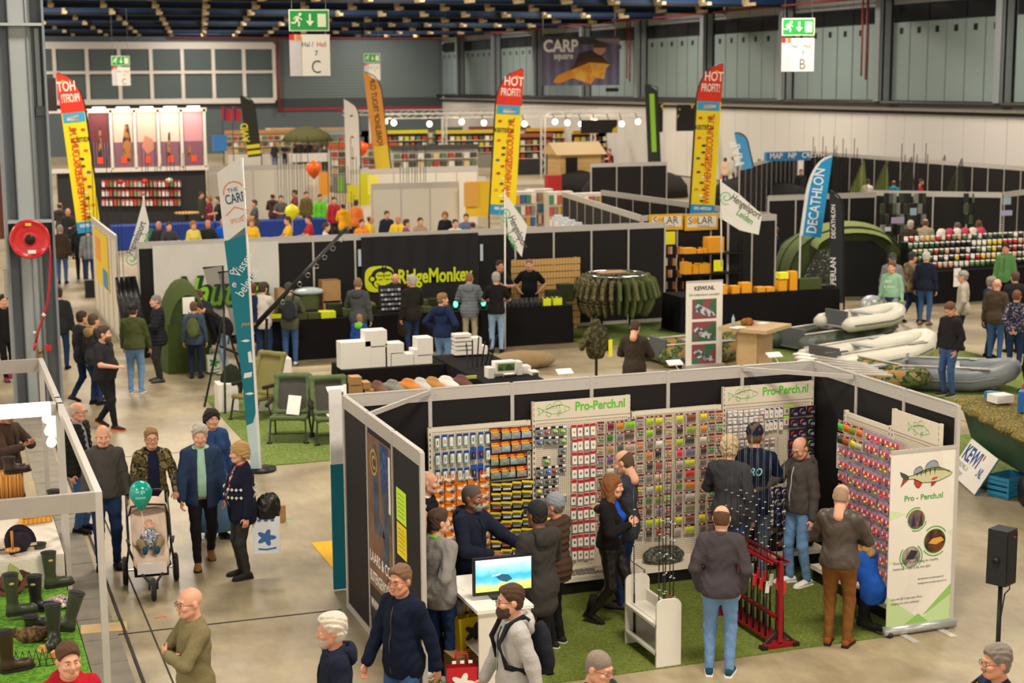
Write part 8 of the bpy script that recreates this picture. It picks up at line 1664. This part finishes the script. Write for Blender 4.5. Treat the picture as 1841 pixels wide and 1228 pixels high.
# goods on the low stands and rods standing in racks
i = 0
for k in range(26):
    a, b = np.array((19.0, 47.3)), np.array((17.7, 39.6)); p = a+(b-a)*k/25; MB().b2((-.12, -.1, 0), (.12, .1, .25+.1*(k % 3))).build('white_carton', plain(['e8e4de', 'd8d0c8', 'c8d0d8'][k % 3]), None, (p[0]-.5, p[1], 1.45), -.17, f'small white carton on the ledge of the low dark stand, {nth(k)} from its far end', 'box', 'white cartons on low stand')
lg_ = MB().add([(18.15, 47.6, 1.44), (18.75, 47.6, 1.44), (17.4, 39.3, 1.44), (16.8, 39.3, 1.44)], [(0, 3, 2, 1)]); o = lg_.build('display_ledge', WP, None, None, 0, 'long pale ledge carrying small white cartons', 'shelf'); o.modifiers.new('thickness', 'SOLIDIFY').thickness = .06
for k, (px, n, Y) in enumerate(((250, 16, 58), (150, 10, 47), (500, 12, 64), (590, 12, 60), (720, 10, 58), (1450, 14, 52), (1500, 10, 50), (1620, 12, 45))):
    x = onY(px, 330, Y)[0]; t = thing('rod_stand', f'stand of tall thin rods among the far stalls, {nth(k)} of the eight', 'rods', (x, Y, 0), 0, 'far rod stands'); MB().b2((-.1, -.15, 0), (n*.11, .15, .5)).build('rack', BLACK, t)
    for j in range(n): MB().bar((j*.11, 0, .3), (j*.11+.02*(j % 3), .02, 2.9+.35*((j*7+k) % 4)), .018).build('rod', BLACK, t)
for k, (px, Y, W_, c, g) in enumerate(((470, 118, 5, 'd8c8a8', 'c8905a'), (560, 122, 6, 'e0d8cc', 'd8b080'), (640, 112, 5, 'd4d0c8', '8a9aa8'), (715, 112, 5, '3a3a3c', 'd8cc3a'), (770, 118, 6, 'c8c4bc', '5a6a4a'), (850, 110, 5, '2c2e2c', 'c8b03a'), (905, 118, 5, 'd8d4cc', '8a4a3a'), (1010, 112, 5, '26262a', 'd8a02a'), (1085, 104, 4, '2a2826', 'e0b42a'), (1130, 104, 4, '201e20', 'd87a2a'), (965, 100, 3, '3c3a38', 'a85a3a'), (660, 88, 4, 'd0ccc4', 'c85a2a'), (790, 84, 5, 'ccc8c0', '4a4a48'))):
    x = onY(px, 270, Y)[0]; t = thing('market_stall', f'distant stall with rows of small goods in the far hall, {nth(k)} of its group', 'stall', (x-W_/2, Y, 0), 0, 'distant far hall stalls'); MB().b2((0, .9, 0), (W_, 1.0, 2.5)).build('back_wall', mat(c, .7), t); MB().b2((0, -.5, 0), (W_, .1, .92)).build('counter', mat(['d8d2c8', '2a2a2c', '8a8478'][k % 3], .7), t); MB().b2((0, .7, 2.4), (W_, .95, 2.65)).build('fascia', plain(g), t)
    for r in range(3):
        MB().b2((.1, .6, .98+r*.45), (W_-.1, .9, 1.02+r*.45)).build('shelf', WP, t)
        for j in range(int(W_*2.2)): MB().b2((.15+j*.44, .6, 1.02+r*.45), (.15+j*.44+.3, .8, 1.3+r*.45)).build('goods', plain([g, 'e8e0d0', '5a4a3c', 'b8442e', '6a7a5a', 'd8c08a'][(j*5+r*2+k) % 6]), t)
# crowd
OC = objm(.9); CT = []; NMS = {}
def template(**k): CT.append(person('x', xy=(0, 300), H=1.76, rz=0, h=.036, topc=OC, trs=OC, **k)[0])
template(top='jacket'); template(top='tee', sleeve='short', arms=('hold', 'hold')); template(top='jacket', arms=('hold', 'walkf'), hairc='7a5a3a', fat=.3); template(top='sweater', fem=1, hair='bob', hairc='9a7040'); template(top='hoodie', hair='bald', arms=('pocket', 'hold'), skin='e')
CN = {'2': 'dark', '1': 'black', '3': 'charcoal', 'e': 'yellow', 'b': 'red', '7': 'wine red', 'd': 'cream', 'c': 'pale', '5': 'grey brown', '4': 'grey', '6': 'green', '8': 'reddish brown', 'a': 'tan', '0': 'blue'}
CR = [('beyond the black panel wall', '285,398,2a2a2c 303,400,34363c 347,398,d8c860 373,396,1f1f1f 400,393,0a5ad0 452,393,e8b820 518,390,e8b820 556,388,b02030 585,402,c0c8c0 617,365,e8a820 650,395,e88a2a 665,388,e8c02a 695,380,1c2233 715,388,e8c83a 730,395,7a4a5a 757,360,222a3a 755,392,a08a6a 800,381,1c1c20 818,395,d8d4cc 838,385,5a6a8a 850,398,8a7a6a'),
      ('before far white stands', '277,335,1a1a1c 360,345,3a4030 376,352,7a2030 392,354,1f2024 458,360,4a4a4c 490,348,4a2f30 505,352,5a544a 530,342,8a3a3a 550,345,6a5a30 575,350,6acf3a 600,355,b02838 640,360,e07a3a 703,360,1f1f20 107,365,3a3430 122,375,2a2c30'),
      ('in far crowd under window grid', ' '.join(f'{484+k*9},{250+(k*7) % 13},{["2a2a2e", "34302c", "4a3a3a", "1c2430", "5a4a3c"][k % 5]}' for k in range(16))),
      ('in far crowd below the truss', ' '.join(f'{778+k*10 if k < 8 else 875+k*13},{258+(k*5) % 15},{["2a2a2e", "4a4038", "8a3a34", "1c2430", "3a4a3a"][k % 5]}' for k in range(18))),
      ('among far right stands', '1304,284,d8b8a0 1318,281,c8c8c0 1329,288,5a5a5c 1365,287,4a3a34 1373,292,8a6a58 1560,322,d8d0c8 1607,325,0a7a9a 1655,322,b02a34 1440,305,2a2c30')]
first = [True]*5
for where, s_ in CR:
    for i, e in enumerate(sorted((tuple(z.split(',')) for z in s_.split()), key=lambda z: int(z[0]))):
        x, y, c = int(e[0]), int(e[1]), e[2]; k = (x*7+y*3) % 5; pos = HD(x, y, 1.76)
        if pos[1] > 138: pos = pos*(138/pos[1])
        rz_ = facing(0, 0, [175, 20, -80, 90, 160, 0][(x+y) % 6], pos); lb = f'visitor in {CN[c[0]]} top {where}, {nth(i)} from left'
        if first[k]: o = CT[k]; o.location = (pos[0], pos[1], 0); o.rotation_euler = (0, 0, rz_); first[k] = False
        else: o = copy_tree(CT[k], (pos[0], pos[1], 0), rz_)
        tag(o, lb, 'person', 'visitors '+where); tc_ = ['24304a', '1c1c1e', '3d5a86', '2a2a2c'][(x+y) % 4]
        for ch in KIDS[o.name]:
            if ch.name.split('.')[0] in ('trousers',): ch.color = (*lin(tc_), 1)
            else: ch.color = (*lin(c), 1)
# ================================================================== BOOT STAND (front left)
fs = thing('boot_stand', 'aluminium frame of the boot stand at the left picture edge', 'stand', (0, 0, 0)); FX = 1.22
for y in (14.0, 18.2, 18.55, 21.35): MB().b2((FX-.03, y-.03, 0), (FX+.03, y+.03, 2.5)).build('post', ALU, fs)
MB().b2((FX-.03, 14.03, 2.40), (FX+.03, 21.3, 2.5)).build('top_rail', ALU, fs)
for y in (14.0, 21.35): MB().b2((-1.6, y-.03, 2.33), (FX-.03, y+.03, 2.5)).build('front_rail', mat('a9a29b', .4, .2), fs)
MB().b2((-1.6, 13.97, 0), (-1.54, 14.03, 2.5)).build('post', ALU, fs)
lbx = thing('light_bar', 'glowing white light bar across the boot stand frame', 'lamp', (0, 18.3, 2.36)); MB().b2((-1.6, -.09, 0), (1.12, .09, .13)).build('housing', plain('fff2f6', .4, emit=1.5), lbx); MB().b2((1.12, -.09, 0), (FX-.04, .09, .13)).build('end_cap', ALU, lbx)
for k, (px, py) in enumerate(((84, 746), (98, 744), (93, 757), (88, 768), (101, 770), (92, 788))):
    p = atD(px, py, 18.6); o = thing('lamp_bulb', f'white globe bulb in the cluster on the boot stand post, {nth(k)} from the top', 'lamp', tuple(p), 0, 'globe bulbs on the post'); MB().lathe((0, 0, -.05), [(0, -.06), (.045, -.04), (.06, 0), (.045, .045), (.02, .08)], 12).build('globe', plain('f8f0ee', .3, emit=.35 if k < 5 else 1.5), o); MB().bar((0, 0, .03), (FX-p[0]-.04, 0, .1), .02).build('holder', WHITE, o)
WCL = cloth('dcd4c6', var=.08)
for lb, y0, y1, h_, m_ in (('low boot table topped with bright artificial turf', 12.4, 17.7, .55, mat('4f8a1c', .95, c2='74ae2c', scale=30, bump=.8, bscale=160, name='bright_turf')), ('white draped table of hats and boots behind the turf', 17.75, 19.7, .9, WCL)):
    t = thing('display_table', lb, 'table', (0, 0, 0)); MB().b2((-1.5, y0, h_-.02), (1.15, y1, h_)).build('tabletop', m_, t)
    mb = MB(); mb.grid(lambda a, b: (1.16+.025*math.sin(a*40)*b+.03*b, y0+(y1-y0)*a, h_-.001-(h_-.03)*b), 60, 5); mb.build('side_cloth', WCL, t); MB().b2((-1.5, y0-.01, .03), (1.15, y0, h_-.02)).b2((-1.5, y0, 0), (-1.46, y1, h_-.02)).build('end_cloth', WCL, t)
_BT = {}
def boot(label, px, py, rz, c, hgt=.38, z=.55, tilt=0, sc=1., badge=True):
    p = G(px, py, z); t = thing('rubber_boot', label, 'boot', (p[0], p[1], z+.002), rz); t.rotation_euler = (tilt, 0, rz); t.scale = (sc, sc, sc)
    if hgt not in _BT:
        mb = MB(); sdf_mesh(mb, [cone((0, 0, .06), (0, -.01, hgt), .052, .082, k=.04), cone((0, -.01, .06), (0, .17, .05), .055, .05, k=.05), elp((0, .19, .05), (.052, .06, .048), k=.03)], 0, .016, cuts=[((0, 0, 1), hgt), ((0, 0, -1), 0)]); _BT[hgt] = mb
    m_ = mat(c, .4, var=.12, scale=9, spec=.5); _BT[hgt].build('boot_body', m_, t)
    MB().prism([(-.06, -.06), (.0, -.075), (.06, -.06), (.065, .08), (.062, .2), (.0, .26), (-.062, .2), (-.065, .08)], PL((0, 0, 0), (1, 0, 0), (0, 1, 0)), .028).build('sole', mat('1d1c19', .7), t)
    MB().tube([(.082*math.cos(a), -.01+.082*math.sin(a), hgt-.004) for a in np.linspace(0, 2*PI, 19)[:-1]], .006, 5, closed=True).build('rim', plain('16170f'), t); MB().cyl((0, -.01, hgt-.001), .074, .006, 16).build('opening', DARK, t)
    if badge: MB().ell((.068, -.008, hgt*.8), (.016, .03, .018), 8).build('badge', plain('b8a86a'), t)
RR = -PI/2
boot('large olive rubber boot standing at the left edge of turf', 24, 1106, RR+.1, '3a4030', .44, .60); boot('black rubber boot with round badge beside the large olive one', 66, 1098, RR-.3, '17181b', .38); boot('olive rubber boot farthest along the turf, toe to the aisle', 92, 1056, RR+.2, '39412f', .40); boot('narrow olive boot seen edge on behind far olive boot', 72, 1040, 2.6, '323a2c', .40, badge=False)
boot('olive rubber boot tipped back against the stand post', 122, 1132, PI/2-.3, '3b4231', .40, .56, .25); boot('slim dark olive boot standing on black patterned foot', 98, 1158, 2.9, '2b3226', .40, badge=False); boot('brown leather tall boot nearest the picture corner', 14, 1208, RR+.2, '3c2419', .40, badge=False); boot('low dark shoe lying behind the brown feather decoy', 58, 1128, RR-.2, '26261f', .12, badge=False); boot('dark rubber boot on the white draped table', 100, 925, RR, '23262a', .3, .9, badge=False)
boot('small brown lace boot standing on the log bundle', 18, 850, RR, '3b2a24', .2, 1.21, badge=False)
lg = G(15, 892, .9); lt = thing('log_bundle', 'round bundle of thin cut logs on the draped table', 'log bundle', (lg[0], lg[1], .902)); LW = wood('b8742c', 'd89a48', 9)
for k in range(22): a = k*2*PI/22; MB().cyl((.17*math.cos(a), .17*math.sin(a), .15), .026, .3, 7).build('log', LW, lt)
MB().cyl((0, 0, .15), .15, .29, 16).build('core', LW, lt)
def crate(label, px, py, W, D, H, z, m_, rz=0, n=3):
    p = G(px, py, z); t = thing('wooden_crate', label, 'crate', (p[0], p[1], z+.002), rz)
    for k in range(n):
        for s in (-1, 1): MB().b2((-W/2, s*D/2-.008, k*H/n+.005), (W/2, s*D/2+.008, (k+.85)*H/n)).build('slat', m_, t); MB().b2((s*W/2-.008, -D/2+.01, k*H/n+.005), (s*W/2+.008, D/2-.01, (k+.85)*H/n)).build('slat', m_, t)
    MB().b2((-W/2+.01, -D/2+.01, 0), (W/2-.01, D/2-.01, .012)).build('base', m_, t); return t
crate('small orange wooden crate on white draped table', 64, 938, .34, .2, .15, .9, wood('c88a2c', 'e0a848', 6), .15, 2)
wc = crate('weathered teal and cream crate standing at table edge', 22, 1040, .5, .36, .4, .55, wood('c0aa8c', '7f9f94', 3), .1, 4); MB().b2((-.26, -.19, .40), (.26, .19, .42)).build('lid', wood('d8cbb4', 'c2b096', 3), wc)
for k in range(3): p = G(38+k*7, 1035-k*5, .62); o = thing('thread_spool', f'green spool in front of the weathered crate, {nth(k)} from the left', 'spool', (p[0], p[1]-.1, .62), 0, 'green spools'); MB().cyl((0, 0, .04), .035, .07, 12).build('thread', plain('1f7a44'), o); MB().cyl((0, 0, .0), .04, .01, 12).cyl((0, 0, .08), .04, .01, 12).build('flange', plain('8a9a5a'), o)
def hat(label, px, py, z, tilt, c):
    p = G(px, py, z); t = thing('felt_hat', label, 'hat', tuple(p)); t.rotation_euler = tilt; MB().lathe((0, 0, 0), [(.0, -.005), (.19, .03), (.195, .035), (.11, .012), (.105, .015), (.09, .11), (.05, .12), (0, .105)], 22).build('hat_body', cloth(c), t); MB().tube([(.107*math.cos(a), .107*math.sin(a), .025) for a in np.linspace(0, 2*PI, 21)[:-1]], .01, 5, closed=True).build('band', plain('1f1510'), t)
hat('brown wide brimmed hat leaning before the weathered crate', 42, 1030, .70, (.9, .3, .2), '4a3526'); hat('rust brimmed hat lower at the left of turf', 18, 1052, .62, (.5, -.2, 0), '6a4636'); hat('dark round hat resting on the crate lid', 34, 975, 1.0, (1.2, 0, .5), '2c2630')
p = G(22, 985, .98); o = thing('wooden_stand', 'small wooden hat stand on the crate lid', 'stand', (p[0], p[1]-.1, .975)); MB().cyl((0, 0, .01), .08, .02, 14).cyl((0, 0, .12), .014, .2, 8).build('stem', LW, o)
for lb, px, py, z, a in (('green yellow price note leaning on the log bundle', 22, 880, 1.0, .2), ('yellow price note propped on the white table front', 91, 978, .68, .15)): p = G(px, py, z); MB().box((0, 0, 0), (.14, .008, .11), (-.4, 0, a)).build('price_note', plain('d8e22a' if z > .9 else 'f0d418', .8), None, tuple(p), 0, lb, 'note')
p = G(112, 1000, .6); bk = thing('bread_basket', 'small tan bowl of wood chips at the turf edge', 'bowl', (p[0]-.05, p[1], .553)); MB().lathe((0, 0, 0), [(.06, 0), (.12, .05), (.14, .09), (.125, .085), (.1, .05), (0, .03)], 16).build('bowl', mat('c08a42', .6), bk); tag(MB().ell((0, 0, .07), (.11, .1, .03), 10).build('chips', mat('d8b45a', .7, c2='a8823a', scale=40), bk), kind='stuff')
p = G(32, 1062, .56); sl_ = MB().prism(E2(0, .17, .07, .17, 20, .9), PL((0, 0, 0), (1, 0, .0), (0, .35, 1)), .02).build('sole_cutout', mat('9aa860', .7), None, tuple(p), .3, 'upright pale green sole shaped board behind the boots', 'board')
blob('plaid_scarf', 'folded plaid scarf lying between the olive boots', 'scarf', (*G(108, 1085, .57)[:2], .553), (.16, .18, .05), camo('2c2a3a', 'c8b8a0', '6a4a6a', 'e0d4c0', scale=22), wr=.008)
blob('feather_decoy', 'brown feathered bird decoy lying before the low shoe', 'decoy', (*G(58, 1150, .57)[:2], .553), (.2, .1, .09), mat('7a5a3c', .9, c2='4a3424', scale=26, bump=.6, bscale=60), wr=.01, P=[elp((0, 0, .07), (.16, .09, .08)), cone((.1, .02, .08), (.26, .06, .12), .05, .02), elp((-.17, -.01, .12), (.05, .04, .05))])
ws = thing('wire_stand', 'black zigzag wire stand on the turf before the decoy', 'stand', (*G(50, 1200, .56)[:2], .553)); 
for k in range(7): MB().tube([(-.2+k*.06, 0, .0), (-.16+k*.06, .04, .16)], .004, 5).tube([(-.16+k*.06, .04, .16), (-.12+k*.06, 0, .0)], .004, 5).build('wire', BLACK, ws)
MB().tube([(-.2, 0, .004), (.25, 0, .004)], .004, 5).build('wire', BLACK, ws)
for k, (px, py, rz) in enumerate(((85, 1168, .4), (105, 1180, -.5), (128, 1195, .9))): p = G(px, py, .56); MB().box((0, 0, .03), (.17, .1, .05), None, 0, .8).build('wood_block', wood('b8823c', 'd8a860', 9), None, (p[0], p[1], .553), rz, f'split piece of birch wood on the turf, {nth(k)} from the decoy', 'wood', 'split wood pieces')
o = MB().b2((-.25, -.15, 0), (.25, .15, .01)).build('wooden_board', mat('d8b884', .6), None, (*G(187, 1130)[:2], .002), -.1, 'pale plywood board covering floor channel', 'board')
